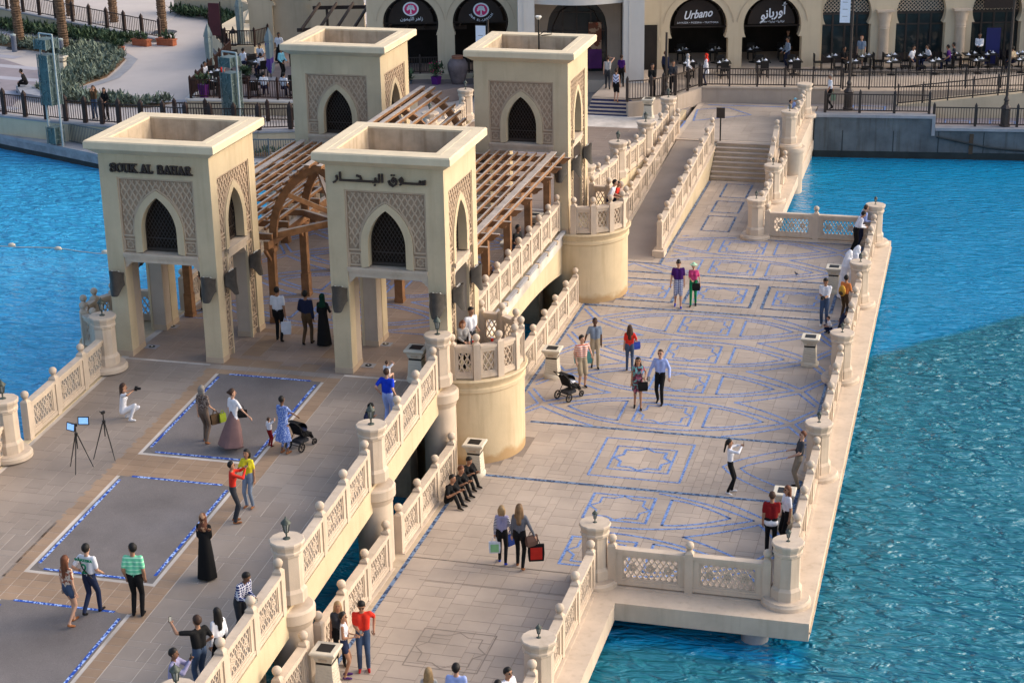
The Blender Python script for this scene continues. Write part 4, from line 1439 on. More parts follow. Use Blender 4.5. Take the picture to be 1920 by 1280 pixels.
# sconces ---------------------------------------------------------------
def sconce_mesh():
    mb = MB()
    n = 16
    top, bot = [], []
    for i in range(n + 1):
        t = -1 + 2 * i / n
        x = 0.25 * t
        y = -0.05 - 0.27 * (1 - abs(t) ** 2.0)
        q = min(1, (1 - abs(t)) / .62); q = q * q * (3 - 2 * q)
        zt = 0.29 + 0.11 * q
        zb = -0.10 - 0.29 * q
        top.append((x, y, zt)); bot.append((x, y * 1.08, zb))
    m1 = [((a[0] + b_[0]) / 2 * 0.9, (a[1] + b_[1]) / 2 * .9, (a[2] + b_[2]) / 2) for a, b_ in zip(top, bot)]
    k = n + 1
    ins_ = lambda p: (p[0] * .94, p[1] + .02, p[2])
    vs = top + m1 + bot + [ins_(p) for p in top] + [ins_(p) for p in m1] + [ins_(p) for p in bot]
    fs = []
    for r in (0, 1):
        for i in range(n):
            fs.append((r * k + i, r * k + i + 1, (r + 1) * k + i + 1, (r + 1) * k + i))
            fs.append(((r + 3) * k + i, (r + 4) * k + i, (r + 4) * k + i + 1, (r + 3) * k + i + 1))
    for i in range(n):
        fs.append((i, 3 * k + i, 3 * k + i + 1, i + 1))
        fs.append((2 * k + i, 2 * k + i + 1, 5 * k + i + 1, 5 * k + i))
    mb.add(vs, fs)
    shield = mb.mesh('shield', [M_MESH], True)
    mb = MB(); mb.box(-.16, .16, -.05, 0, -.15, .25); mb.box(-.2, .2, -.10, -.05, 0.22, 0.27)
    back = mb.mesh('back_plate', [M_DARKMETAL])
    mb = MB()
    for dx in (-.1, 0.02, .12):
        mb.ball((dx, -.14, 0.33), 0.035, 8, 6)
    lamp = mb.mesh('lamp_head', [M_WHITE], True)
    return shield, back, lamp
SM = sconce_mesh()
def sconce(x, y, rz, label):
    t = thing('wall_light', label, 'wall light', (x, y, 5.02), rz, 'shield shaped wall lights on the gate towers')
    for nm, me in zip(('shield', 'back_plate', 'lamp_head'), SM):
        inst(nm, me, t)
for i, (cx, cy) in enumerate(((-22.98, 47.74), (-15.96, 47.74), (-22.98, 63.1), (-15.96, 63.1))):
    tn = ('near left tower', 'near centre tower', 'far left tower', 'far right tower')[i]
    sconce(cx - 1.47, cy - HY, 0, 'grey mesh shield light on the front left pier of the ' + tn)
    sconce(cx + 1.47, cy - HY, 0, 'grey mesh shield light on the front right pier of the ' + tn)
    sconce(cx + HX, cy - 0.95, H90, 'grey mesh shield light on the right face of the %s, nearer one' % tn)
    sconce(cx + HX, cy + 0.95, H90, 'grey mesh shield light on the right face of the %s, farther one' % tn)
    if i == 0 or i == 1:
        sconce(cx - HX, cy + .95, -H90, 'grey mesh shield light on the left face of the ' + tn)

# ---------------------------------------------------------------- pergola
def pergola():
    t = thing('pergola', 'long timber pergola with a pointed vault between the four gate towers', 'pergola', (CX, 49.6, 2.65))
    Z = lambda a: a - 2.65
    Y = lambda a: a - 49.6
    cache = {}
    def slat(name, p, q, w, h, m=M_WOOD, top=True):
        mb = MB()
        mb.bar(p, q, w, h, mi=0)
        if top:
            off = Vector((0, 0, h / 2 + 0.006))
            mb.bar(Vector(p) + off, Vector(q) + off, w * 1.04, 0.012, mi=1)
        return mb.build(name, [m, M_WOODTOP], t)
    beamY = [49.8 + 1.4 * k for k in range(9)]
    for sx in (1, -1):
        for k in range(9):
            x = sx * (2.38 + 0.349 * k)
            slat('slat', (x, Y(49.55), Z(5.66)), (x, Y(61.25), Z(5.66)), 0.055, 0.10)
        slat('cable_tray', (sx * 4.80, Y(50.0), Z(5.745)), (sx * 4.80, Y(61.2), Z(5.745)), 0.20, 0.03, M_GREYST)
        for X, z in ((1.64, 5.28), (4.62, 5.28)):
            slat('girder', (sx * X, Y(49.6), Z(z)), (sx * X, Y(61.3), Z(z)), 0.16, 0.26)
        for by in beamY:
            # cross beam with a shaped tail
            mb = MB()
            prof = [(1.5, 0.20), (5.46, 0.20), (5.44, 0.15), (5.30, 0.06), (5.27, 0.0), (5.15, -0.04), (5.05, 0.02), (4.7, 0.0), (1.5, 0.0)]
            m_ = len(prof)
            vs = [(sx * a, Y(by) - .05, Z(5.41) + z) for a, z in prof] + [(sx * a, Y(by) + .05, Z(5.41) + z) for a, z in prof]
            fs = [tuple(range(m_)), tuple(range(2 * m_ - 1, m_ - 1, -1))] + [(i, (i + 1) % m_, m_ + (i + 1) % m_, m_ + i) for i in range(m_)]
            mb.add(vs, fs)
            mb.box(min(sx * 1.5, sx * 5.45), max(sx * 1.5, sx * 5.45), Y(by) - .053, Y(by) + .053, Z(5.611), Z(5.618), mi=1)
            mb.build('cross_beam', [M_WOOD, M_WOODTOP], t)
        for py in (49.95, 52.72, 55.5, 58.3, 61.1):
            for X in (1.62, 4.55):
                mb = MB()
                w = 0.115
                mb.box(sx * X - w, sx * X + w, Y(py) - w, Y(py) + w, 0.0, Z(5.15))
                mb.box(sx * X - .15, sx * X + .15, Y(py) - .15, Y(py) + .15, 0.0, 0.14)
                mb.box(sx * X - .135, sx * X + .135, Y(py) - .135, Y(py) + .135, 0.14, 0.78)
                mb.box(sx * X - .16, sx * X + .16, Y(py) - .16, Y(py) + .16, Z(5.0), Z(5.14))
                mb.build('post', M_WOOD, t)
            # braces under the girder
            for d in (-1, 1):
                mb = MB(); mb.bar((sx * 1.62, Y(py) + d * .12, Z(4.75)), (sx * 1.62, Y(py) + d * .5, Z(5.16)), 0.09, 0.09, up=(1, 0, 0)); mb.build('brace', M_WOOD, t)
    # vault ribs
    w, s0, t0 = 1.66, 5.45, 7.86
    Rr = ((t0 - s0) ** 2 + w * w) / (2 * w)
    th = math.asin((t0 - s0) / Rr)
    def rib_pt(f, off=0.0):
        a = th * f
        return (w - Rr + (Rr + off) * math.cos(a), s0 + (Rr + off) * math.sin(a))
    for ry in (50.0, 52.75, 55.5, 58.3, 61.1):
        for sx in (1, -1):
            n = 10
            vs, fs = [], []
            for i in range(n + 1):
                (xo, zo), (xi, zi) = rib_pt(i / n, 0.0), rib_pt(i / n, -0.24)
                xi = max(xi, 0.0)
                for yy in (-.065, .065):
                    vs += [(sx * xo, Y(ry) + yy, Z(zo)), (sx * xi, Y(ry) + yy, Z(zi))]
            for i in range(n):
                a, b_ = i * 4, i * 4 + 4
                fs += [(a, a + 1, b_ + 1, b_), (a + 2, b_ + 2, b_ + 3, a + 3), (a, b_, b_ + 2, a + 2), (a + 1, a + 3, b_ + 3, b_ + 1)]
            mb = MB(); mb.add(vs, fs); mb.build('vault_rib', M_WOOD, t)
    for sx in (1, -1):
        for k in range(1, 10):
            x, z = rib_pt(k / 9.6, 0.05)
            slat('vault_slat', (sx * x, Y(49.72), Z(z)), (sx * x, Y(61.6), Z(z)), 0.07 if k < 9 else 0.16, 0.09)
    # hubs with diagonal struts
    for hy in (51.35, 59.7):
        mb = MB(); mb.box(-.14, .14, Y(hy) - .14, Y(hy) + .14, Z(5.35), Z(6.15)); mb.build('king_post', M_WOOD, t)
        for sx in (1, -1):
            for sy in (-1.38, 1.38):
                slat('tie_strut', (sx * 1.6, Y(hy + sy), Z(5.48)), (sx * .15, Y(hy + sy * .09), Z(5.62)), 0.12, 0.20)
                slat('raking_strut', (sx * 0.98, Y(hy + sy), Z(6.85)), (sx * .1, Y(hy + sy * .1), Z(6.0)), 0.10, 0.16)
    return t
pergola()
def hanging_lantern(x, y, z, label):
    t = thing('hanging_lantern', label, 'lantern', (x, y, z))
    mb = MB(); mb.tube([(0, 0, 0.35), (0, 0, 1.1)], 0.012, 6); mb.build('rod', M_BLACK, t)
    mb = MB(); mb.lathe([(0.03, 0.38), (0.05, 0.33), (0.05, 0.30), (0.20, 0.24), (0.205, 0.20)], 12); mb.build('roof', M_LANTERN, t, smooth=True)
    mb = MB(); mb.lathe([(0.175, 0.20), (0.17, 0.0), (0.13, -0.22), (0.08, -0.30), (0.04, -0.32), (0.05, -0.36), (0.005, -0.42)], 12); mb.build('body', M_LANTERN, t, smooth=True)
hanging_lantern(CX + .02, 51.3, 4.55, 'bronze lantern hanging from the timber hub between the near gate towers')
hanging_lantern(CX, 59.7, 4.55, 'bronze lantern hanging from the far timber hub')
# ---------------------------------------------------------------- quay, plaza, stairs, ramp
def slab(name, poly, z0, z1, m, **k):
    mb = MB(); mb.prism(poly, z0, z1); return mb.build(name, m, **k)
def ground():
    S = 'structure'
    slab('landing', [(-14.0, 82.42), (-7.96, 82.42), (-7.96, 90.7), (-14.0, 90.7)], -0.9, 1.27, M_STONE, kind=S)
    o = slab('ramp', [(-13.78, 67.2), (-12.12, 67.2), (-12.12, 83.0), (-13.78, 83.0)], -0.3, lambda x, y: max(0.004, min(1.262, (y - 67.4) * 0.081)), M_TILE_U, kind=S)
    tiles = ashlar(-13.7, -8.9, 82.6, 90.6, 0.4, 31)
    lay_tiles(tiles, bpy.data.objects['landing'], lambda y: 1.285, lambda t: t[1], lambda x, y: M_TILE, lambda y: 0, maxn=0)
    # plaza behind the bridge
    A = [(-25.5, 84.0), (-14.3, 88.4), (-14.3, 90.72), (-7.9, 90.72), (-7.9, 88.95), (-2.1, 89.65), (-2.1, 93.3), (-2.1, 130), (-25.5, 130)]
    slab('plaza', A, -3, 1.27, mat('plaza_block', (.30, .262, .245), .75, .16, .5, fine=.06), kind=S)
    mb = MB()
    for x in (-24, -21.2, -18.4, -15.9):
        strip2d(mb, [(x, 85.6), (x + 2.1, 85.6), (x + 2.1, 87.6), (x, 87.6)] if x < -20 else [(x, 84.2), (x + 1.9, 84.8), (x + 1.9, 86.2), (x, 86.0)], .10, 1.276, True)
    mb.build('mosaic_line', M_BLUE, bpy.data.objects['plaza'])
    slab('quay_walk', [(-2.098, 89.66), (60, 97.1), (60, 140), (-2.098, 140)], -3, 0.68, M_PURP, kind=S)
    # paving bands on the walk, blue inlays
    mb = MB()
    for (x0, y0, w, h, z) in ((-6.2, 90.4, 1.6, .9, 1.276), (-1.6, 90.6, 1.2, 0.8, 0.686), (0.6, 90.9, 1.2, 0.8, 0.686)):
        strip2d(mb, [(x0, y0), (x0 + w, y0 + .1), (x0 + w, y0 + h), (x0, y0 + h)], 0.1, z, True)
    strip2d(mb, [(-13.4, 90.0), (-9.6, 90.2)], 0.13, 1.292)
    strip2d(mb, [(-13.6, 86.3), (-11.0, 88.1), (-12.4, 89.6), (-13.8, 88.8)], 0.09, 1.292, True)
    mb.build('mosaic_line', M_BLUE, bpy.data.objects['plaza'])
    # quay wall with coping and wet base
    u = Vector((1, 0.12, 0)).normalized()
    t = thing('quay_wall', 'grey concrete quay wall with pale coping above the blue water at upper right', 'quay wall', (-7.9, 88.9, 0), math.atan(0.12))
    mb = MB(); mb.box(0.0, 5.82, -0.05, 0.35, -0.55, 1.16); mb.build('wall_panel', M_QUAY, t)
    mb = MB(); mb.box(5.82, 66, -0.05, 0.35, -0.55, 0.56); mb.build('wall_panel', M_QUAY, t)
    mb = MB(); mb.box(0.0, 66, -0.06, 0.35, -3, -0.55); mb.build('wet_base', M_QUAYD, t)
    mb = MB(); mb.box(0.0, 5.9, -0.14, 0.5, 1.16, 1.30); mb.box(5.74, 5.9, -0.14, .1, 0.3, 1.159); mb.build('coping', M_GREYST, t)
    mb = MB(); mb.box(5.92, 66, -0.14, 0.5, 0.56, 0.70); mb.build('coping', M_GREYST, t)
    for s in (1.4, 3.9, 6.1, 8.3, 10.6):
        mb = MB(); mb.box(s - .02, s + .02, -.058, -.05, -.55, .5); mb.build('joint', M_QUAYD, t)
    mb = MB(); mb.tube([(6.0, -.12, 0.25), (7.2, -.12, 0.0), (8.6, -.12, -.28), (10.5, -.12, -.42), (20, -.12, -.45)], 0.05, 6); mb.build('hose', M_QUAYD, t)
    mb = MB(); mb.box(7.6, 7.8, -.09, -.05, -.6, .4); mb.build('stain', mat('rust_stain', (.09, .06, .04)), t)
    # wide steps
    t = thing('wide_steps', 'flight of wide stone steps rising at the far end of the tiled walkway', 'steps', (-10.5, 80.0, 0))
    for i in range(8):
        mb = MB(); z = 0.16 * (i + 1)
        mb.box(-1.30, 1.30, 0.29 * i, 2.42, z - .16, z - .045, mi=1)
        mb.box(-1.30, 1.30, 0.29 * i - .02, 0.29 * (i + 1) + .01 if i < 7 else 2.42, z - .045, z)
        mb.build('step', [M_TILE, M_STONE_D], t)
    # ramp wall
    t = thing('round_pier', 'cream round pier under the stone pedestal at the top of the wide steps', 'pier', (-8.3, 82.0, 0))
    mb = MB(); mb.lathe([(.55, -1), (.55, .95), (.62, 1.05), (.64, 1.2), (.62, 1.28)], 24); mb.build('shaft', M_STONE, t, smooth=True)
    t = thing('ramp_wall', 'cream wall beside the tiled walkway carrying the ramp balustrade', 'wall', (-11.98, 67.8, 0))
    mb = MB(); mb.prism([(-.15, 0.0), (.15, 0.0), (.15, 14.9), (-.15, 14.9)], -.2, lambda x, y: 0.22 + 0.064 * y); mb.build('wall_body', M_STUCCO, t)
    mb = MB(); mb.box(-.24, .24, -.2, .45, 0, .26); mb.build('foot_block', M_STONE, t)
    t = thing('ramp_wall', 'cream kerb wall on the left side of the ramp', 'wall', (-13.95, 65.0, 0))
    mb = MB(); mb.prism([(-.15, 0.0), (.16, 0.0), (.16, 18.8), (-.15, 18.8)], -.2, lambda x, y: 0.07 + 0.05 * y); mb.build('wall_body', M_STUCCO, t)
    # black sign panel at the end of the ramp wall
    t = thing('notice_board', 'small dark notice board on a post beside the top ball of the ramp balustrade', 'board', (-11.7, 82.4, 1.28))
    mb = MB(); mb.box(-.03, .03, -.03, .03, 0, 1.5); mb.build('post', M_BLACK, t)
    mb = MB(); mb.box(-.2, .2, -.06, -.03, 1.1, 1.6); mb.build('board', M_DARKMETAL, t)
ground()

# ---------------------------------------------------------------- dark metal fences
def fence(label, pts, h=1.0, gap=1.75, pw=0.09, cat='fence', group=None, m=None, rails=(0.12, 0.93), bal=0.13, post_h=None, cap=True, mid=None):
    m = m or M_DARKMETAL
    P3 = [Vector(p) for p in pts]
    t = thing('metal_fence', label, cat, P3[0], 0, group or 'dark metal fences')
    o = P3[0]
    bars = MB(); rl = MB()
    ph = post_h or h + 0.05
    for a, b_ in zip(P3[:-1], P3[1:]):
        L = (b_ - a).length
        n = max(1, int(round(L / gap)))
        for i in range(n + (1 if b_ is P3[-1] else 0)):
            p = a + (b_ - a) * (i / n) - o
            mb = MB(); w = pw / 2
            mb.box(p.x - w, p.x + w, p.y - w, p.y + w, p.z, p.z + ph)
            if cap:
                mb.lathe([(w * 1.5, p.z + ph), (0.004, p.z + ph + w * 2.2)], 4, (p.x, p.y), ph=math.pi / 4)
            mb.build('post', m, t)
        for z in rails + ((mid,) if mid else ()):
            rl.bar(a - o + Vector((0, 0, z * h)), b_ - o + Vector((0, 0, z * h)), 0.05, 0.05)
        k = max(1, int(L / bal))
        for i in range(1, k):
            p = a + (b_ - a) * (i / k) - o
            bars.box(p.x - .014, p.x + .014, p.y - .014, p.y + .014, p.z + rails[0] * h, p.z + rails[-1] * h, bottom=False)
    rl.build('rail', m, t)
    bars.build('balusters', m, t, kind='stuff')
    return t
fa = lambda s, z, off=0.35: (-7.9 + s * 0.993 - off * .12, 88.9 + s * 0.119 + off, z)
fence('dark metal railing on the higher quay coping at upper right', [fa(0.5, 1.3), fa(5.6, 1.3)], 1.0, 1.7, 0.13)
fence('dark metal railing on the lower quay coping at the right edge', [fa(5.85, 0.7), fa(20, 0.7)], 1.0, 2.1, 0.13)

# ---------------------------------------------------------------- terrace of the right restaurant
TA = math.atan(0.27)
FU = Vector((math.cos(TA), math.sin(TA), 0)); FN = Vector((-math.sin(TA), math.cos(TA), 0))
FA = Vector((-13, 96.5, 0))
def fp(s, off, z):
    v = FA + FU * s + FN * off
    return Vector((v.x, v.y, z))
TERR = 1.92
def terrace():
    poly = [(-19.1, 87.9), (-17.0, 87.9), (-14.0, 90.75), (-6.9, 91.6), (-4.2, 92.1), (20, 98.6), (20, 125), (-26, 125), (-26, 92.0), (-19.1, 92.0)]
    slab('terrace', poly, 0, TERR, M_PINKW, kind='structure')
    t = thing('terrace_wall', 'low pinkish wall below the restaurant railing at the end of the bridge', 'wall', (-14.0, 90.7, 1.2))
    mb = MB(); mb.bar((0, 0, .42), (7.1, .86, .42), .24, .84); mb.build('wall_body', M_PINKW, t)
    mb = MB(); mb.bar((-.1, -.02, .865), (7.1, .84, .865), .34, .05); mb.build('coping', M_STONE, t)
    t = thing('terrace_wall', 'low wall with the metal railing beside the blue tiled steps', 'wall', (-17.0, 86.6, 1.2))
    pts = [Vector((0, 0, .40)), Vector((1.1, .6, .40)), Vector((2.1, 1.9, .42)), Vector((3.0, 4.0, .42))]
    for a, b_ in zip(pts[:-1], pts[1:]):
        mb = MB(); mb.bar(a, b_, .28, .84); mb.build('wall_body', M_PINKW, t)
    fence('dark metal railing on the wall at the end of the bridge landing', [(-13.9, 90.75, 2.08), (-6.9, 91.6, 2.08)], 1.0, 1.35, 0.08, mid=0.62)
    fence('dark metal railing beside the blue tiled entrance steps', [(-17.0, 86.6, 2.04), (-15.9, 87.2, 2.04), (-14.9, 88.5, 2.06), (-14.0, 90.6, 2.08)], 1.1, 1.05, 0.13)
    fence('dark metal railing along the restaurant terrace at the right edge', [(-6.8, 91.65, 2.0), (-4.2, 92.1, 2.0), (20, 98.5, 2.0)], 1.0, 1.75, 0.08, mid=0.85)
    # entrance steps with blue tiled risers
    t = thing('entrance_steps', 'short flight of steps with dark blue tiled risers before the dark arched entrance', 'steps', (-17.95, 86.6, 1.27))
    mt = mat('blue_riser_tile', (0.03, 0.04, 0.13), 0.3, 0.2, 12)
    for i in range(5):
        mb = MB(); z = 0.13 * (i + 1)
        mb.box(-1.1, 0.95, 0.27 * i, 1.4, z - .13, z - .035, mi=1)
        mb.box(-1.1, 0.95, 0.27 * i - .015, (0.27 * (i + 1)) if i < 4 else 1.4, z - .035, z)
        mb.build('step', [M_TILE, mt], t)
    # sloping ramp wall at right
    t = thing('terrace_ramp', 'beige ramp wall rising to the right in front of the restaurant terrace', 'wall', (-4.2, 91.4, 0.6))
    mb = MB()
    prof = [(0.2, 0.0), (16, 0.0), (16, 2.0), (6.4, 1.36), (0.2, 0.72)]
    n = len(prof); c, s_ = math.cos(.18), math.sin(.18)
    vs = [(a * c, a * s_, z) for a, z in prof] + [(a * c - .9 * s_, a * s_ + .9, z) for a, z in prof]
    mb.add(vs, [tuple(range(n)), tuple(range(2 * n - 1, n - 1, -1))] + [(i, n + i, n + (i + 1) % n, (i + 1) % n) for i in range(n)])
    mb.build('ramp_body', M_BEIGEW, t)
    fence('dark metal railing rising along the terrace ramp at upper right', [(-4.0, 91.5, 1.32), (2.1, 92.6, 1.96), (11.3, 94.3, 2.6)], 1.0, 1.35, 0.07)
terrace()

# ---------------------------------------------------------------- facade
def arch_wall(name, m, parent, s0, s1, arches, z0, z1, depth, n=14, off=0.0):
    """wall in the facade frame (x along, y inward, z up) with round arches; arches = (centre, radius, centre z, neck half width)"""
    mb = MB()
    edges = [s0] + sum([[c - hw, c + hw] for c, r, cz, hw in arches], []) + [s1]
    # piers below the springing, horseshoe shaped
    for i in range(0, len(edges), 2):
        a, b_ = edges[i], edges[i + 1]
        mb.box(a, b_, off, off + depth, z0, arches[0][2] - 0.62)
    zc = arches[0][2] - 0.62
    bounds = [s0] + [(arches[i][0] + arches[i + 1][0]) / 2 for i in range(len(arches) - 1)] + [s1]
    for i, (c, r, cz, hw) in enumerate(arches):
        L, Rr = bounds[i], bounds[i + 1]
        a0 = math.asin(max(-1, (zc - cz) / r)) if abs(zc - cz) < r else -0.4
        pts = []
        for k in range(2 * n + 1):
            t = a0 + (math.pi - 2 * a0) * k / (2 * n)
            pts.append((c + r * math.cos(t), cz + r * math.sin(t)))
        # right side, over the top, left side : connect to the rectangle border
        def border(k):
            x, z = pts[k]
            if k <= n // 2: return (Rr, z)
            if k >= 2 * n - n // 2: return (L, z)
            f = (k - n // 2) / float(2 * n - 2 * (n // 2))
            return (Rr + (L - Rr) * f, z1)
        vs, fs = [], []
        bp = [border(k) for k in range(2 * n + 1)]
        # fix corners
        for k in range(2 * n):
            (x0, za), (x1, zb) = pts[k], pts[k + 1]
            (u0, w0), (u1, w1) = bp[k], bp[k + 1]
            b0 = len(vs)
            vs += [(x0, off, za), (x1, off, zb), (u1, off, w1), (u0, off, w0), (x0, off + depth, za), (x1, off + depth, zb)]
            fs += [(b0, b0 + 3, b0 + 2, b0 + 1), (b0, b0 + 1, b0 + 5, b0 + 4)]
            if w0 < z1 - 1e-6 and abs(w1 - z1) < 1e-6:
                vs.append((u0, off, z1)); fs.append((b0 + 3, len(vs) - 1, b0 + 2))
            if abs(w0 - z1) < 1e-6 and w1 < z1 - 1e-6:
                vs.append((u1, off, z1)); fs.append((b0 + 3, len(vs) - 1, b0 + 2))
        # close below the horseshoe between neck and springing
        mb.add(vs, fs)
    return mb.build(name, m, parent)

def arch_ring(mb, c, cz, r, y, w=0.05, d=0.05, a0=-0.3, n=24):
    for k in range(n):
        t0 = a0 + (math.pi - 2 * a0) * k / n; t1 = a0 + (math.pi - 2 * a0) * (k + 1) / n
        mb.bar((c + r * math.cos(t0), y, cz + r * math.sin(t0)), (c + r * math.cos(t1), y, cz + r * math.sin(t1)), d, w, up=(math.cos(t0), 0, math.sin(t0)))

M_FAC = mat('facade_render', (0.60, 0.50, 0.355), 0.9, 0.05, 0.5, streak=0.08)
M_FACPALE = mat('entrance_stone', (0.62, 0.585, 0.54), 0.85, 0.05, 0.6, streak=0.06)
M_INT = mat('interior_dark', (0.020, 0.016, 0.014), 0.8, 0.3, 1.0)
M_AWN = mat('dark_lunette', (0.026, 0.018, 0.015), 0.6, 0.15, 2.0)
M_PINK = mat('logo_pink', (0.62, 0.03, 0.16), 0.5, 0.1, 9)
M_SIGNW = mat('sign_white', (0.80, 0.84, 0.92), 0.5, 0.03, 9)
def facade():
    t = thing('restaurant_building', 'long cream arcaded restaurant building with round arches and an arched dark entrance', 'building', (FA.x, FA.y, 0), TA)
    arch_wall('wall', M_FAC, t, -19.9, -11.75, [(-17.55, 1.50, 4.62, 1.42), (-13.78, 1.50, 4.62, 1.42)], 0.6, 13, 0.7)
    arch_wall('wall', M_FAC, t, -4.05, 4.57, [(-2.02, 1.56, 4.22, 1.62), (1.97, 1.56, 4.22, 1.62)], TERR, 13, 0.7)
    arch_wall('wall', M_FAC, t, 4.57, 24.6, [(6.07, 1.32, 4.75, 1.32), (10.1, 1.34, 4.75, 1.34), (14.2, 1.34, 4.75, 1.34), (18.3, 1.34, 4.75, 1.34), (22.4, 1.34, 4.75, 1.34)], TERR, 13, 0.7, off=0.45)
    mb = MB(); mb.box(-20, 24.6, 0.05, 0.9, 13, 13.3); mb.build('roof_parapet', M_FAC, t)
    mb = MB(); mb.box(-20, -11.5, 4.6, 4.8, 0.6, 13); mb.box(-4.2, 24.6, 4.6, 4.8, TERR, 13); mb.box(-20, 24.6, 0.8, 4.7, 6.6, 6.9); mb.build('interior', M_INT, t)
    mb = MB(); mb.box(-11.9, -4.0, 3.2, 3.5, TERR, 13); mb.build('wall', M_FAC, t)
    # capitals of the piers
    for (c, z, w) in ((-15.67, 3.93, .92), (-19.6, 3.93, .7), (-11.95, 3.93, .7), (-0.03, 3.55, .88), (3.98, 3.55, .9), (-3.95, 3.55, .5)):
        mb = MB()
        mb.add([(c - w / 2, -.004, z + .12), (c + w / 2, -.004, z + .12), (c + w / 2, .704, z + .12), (c - w / 2, .704, z + .12),
                (c - w * .36, -.004, z - .12), (c + w * .36, -.004, z - .12), (c + w * .36, .704, z - .12), (c - w * .36, .704, z - .12)],
               [(0, 1, 2, 3), (7, 6, 5, 4), (0, 4, 5, 1), (1, 5, 6, 2), (2, 6, 7, 3), (3, 7, 4, 0)])
        mb.build('capital', M_FAC, t)
    # flare at foot of the left pier and low walls below
    for c in (-15.67, -19.6, -11.95):
        mb = MB(); mb.lathe([(0.62, 0.6), (0.62, 1.9), (0.48, 2.1), (0.42, 2.3)], 4, (c, .35), ph=math.pi / 4); mb.build('pier_foot', M_FAC, t)
    mb = MB(); mb.box(-19.9, -11.7, 0.05, 0.4, 0.6, 1.83); mb.build('low_wall', M_FAC, t)
    # lunettes
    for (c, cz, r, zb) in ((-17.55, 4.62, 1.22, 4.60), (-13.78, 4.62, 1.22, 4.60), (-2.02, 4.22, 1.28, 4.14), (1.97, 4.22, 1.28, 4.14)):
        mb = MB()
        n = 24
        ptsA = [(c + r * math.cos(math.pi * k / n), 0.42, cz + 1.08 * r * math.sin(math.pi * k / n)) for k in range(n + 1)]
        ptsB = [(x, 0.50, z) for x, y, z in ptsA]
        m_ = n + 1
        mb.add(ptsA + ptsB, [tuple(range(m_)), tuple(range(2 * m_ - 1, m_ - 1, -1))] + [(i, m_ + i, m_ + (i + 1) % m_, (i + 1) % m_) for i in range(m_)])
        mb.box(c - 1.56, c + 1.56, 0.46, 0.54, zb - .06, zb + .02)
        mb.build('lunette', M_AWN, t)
        mb = MB(); arch_ring(mb, c, cz, r + .20, 0.5, 0.04, 0.04)
        for a in (0.6, 1.57, 2.54):
            mb.bar((c + r * math.cos(a), .5, cz + r * math.sin(a)), (c + 1.5 * math.cos(a), .5, cz + 1.5 * math.sin(a)), .04, .04, up=(0, -1, 0.01))
        mb.build('lunette_frame', M_DARKMETAL, t)
        mb = MB(); arch_ring(mb, c, cz, r + .62, -.01, 0.03, 0.03, a0=0.1); mb.build('arch_line', M_STONE_D, t)
    # logos: pink disc with a white ring and a tree
    for c, z in ((-17.53, 5.36), (-13.74, 5.25)):
        lg = MB(); lg.lathe([(0.43, 0.0), (0.43, 0.04), (0.40, 0.045)], 32, mi=0)
        lg.lathe([(0.375, 0.045), (0.375, 0.052), (0.345, 0.052), (0.345, 0.045)], 32, mi=1)
        lg.lathe([(0.345, 0.046), (0.34, 0.05)], 32, mi=2)
        b0 = len(lg.v)
        for (x, y, r) in ((0, .10, .13), (-.12, .05, .09), (.12, .05, .09), (-.07, .15, .09), (.08, .15, .09), (-.17, -.03, .055), (.17, -.03, .055), (0, .2, .06)):
            lg.lathe([(r, 0.052), (r * .97, 0.062)], 12, (x, y), mi=1)
        lg.box(-.03, .03, -.26, .05, 0.0525, 0.064, mi=1); lg.box(-.07, .07, -.29, -.25, 0.0525, 0.064, mi=1)
        lg.xf(lambda x, y, z_: (x, -z_, y * 0.88))
        o = lg.build('logo', [M_SIGNW, M_SIGNW, M_PINK], t); o.location = (c, 0.41, z)
    # writing
    def T(body, x, z, size, m=M_SIGNW, **k):
        return sign_text(body, size, 0.012, m, t, (x, 0.40, z), 0.0, name='sign_writing', **k)
    T('Urbano', -2.05, 4.80, 0.62, shear=0.45, offset=0.012, sx=0.82).rotation_euler = (H90, -0.10, 0)
    T('LAVAZZA • PIZZERIA • TRATTORIA', -2.02, 4.36, 0.125, space=1.15)
    T('\uFEED\uFEE7\uFE8E\uFE91\uFEAD\uFEED\uFE83', 2.0, 4.80, 0.66, offset=0.014, shear=0.3, sx=.9).rotation_euler = (H90, -0.22, 0)
    T('\uFEF2\uFEEB\uFE8E\uFED8\uFEE3 \u2022 \uFE8E\uFEF3\uFEAE\uFE98\uFEF4\uFE91 \u2022 \uFE8E\uFEF3\uFEAD\uFE8E\uFE97\uFE8D\uFEAE\uFE97', 2.0, 4.36, 0.15)
    T('\uFEE5\uFEEE\uFEE4\uFEF4\uFEE0\uFEDF\uFE8D \uFEAE\uFEEB\uFE8D\uFEAF', -17.5, 4.83, 0.26)
    word = 'ZAHR EL-LAYMOUN'
    for i, ch in enumerate(word):
        if ch == ' ':
            continue
        a = R(-90 + (i - 7) * 8.8)
        o = sign_text(ch, 0.17, 0.01, M_SIGNW, t, (-13.74 + 0.66 * math.cos(a), 0.40, 5.28 + 0.60 * math.sin(a)), 0.0, name='sign_letter')
        o.rotation_euler = (H90, -(a + H90), 0)
    # glazed doors with lattice heads in the right bays
    gr = MB()
    for c, hw in ((6.07, 1.32), (10.1, 1.34), (14.2, 1.34), (18.3, 1.34), (22.4, 1.34)):
        mb = MB(); mb.box(c - hw, c + hw, 1.03, 1.05, TERR, 6.2); mb.build('glass', M_GLASS, t)
        mb = MB()
        for k in range(5):
            x = c - hw + 2 * hw * k / 4
            mb.box(x - .05, x + .05, .98, 1.03, TERR, 4.6)
        mb.box(c - hw, c + hw, .985, 1.025, 3.95, 4.03); mb.box(c - hw, c + hw, .975, 1.035, 4.55, 4.68); mb.box(c - hw, c + hw, .985, 1.025, TERR, TERR + .5)
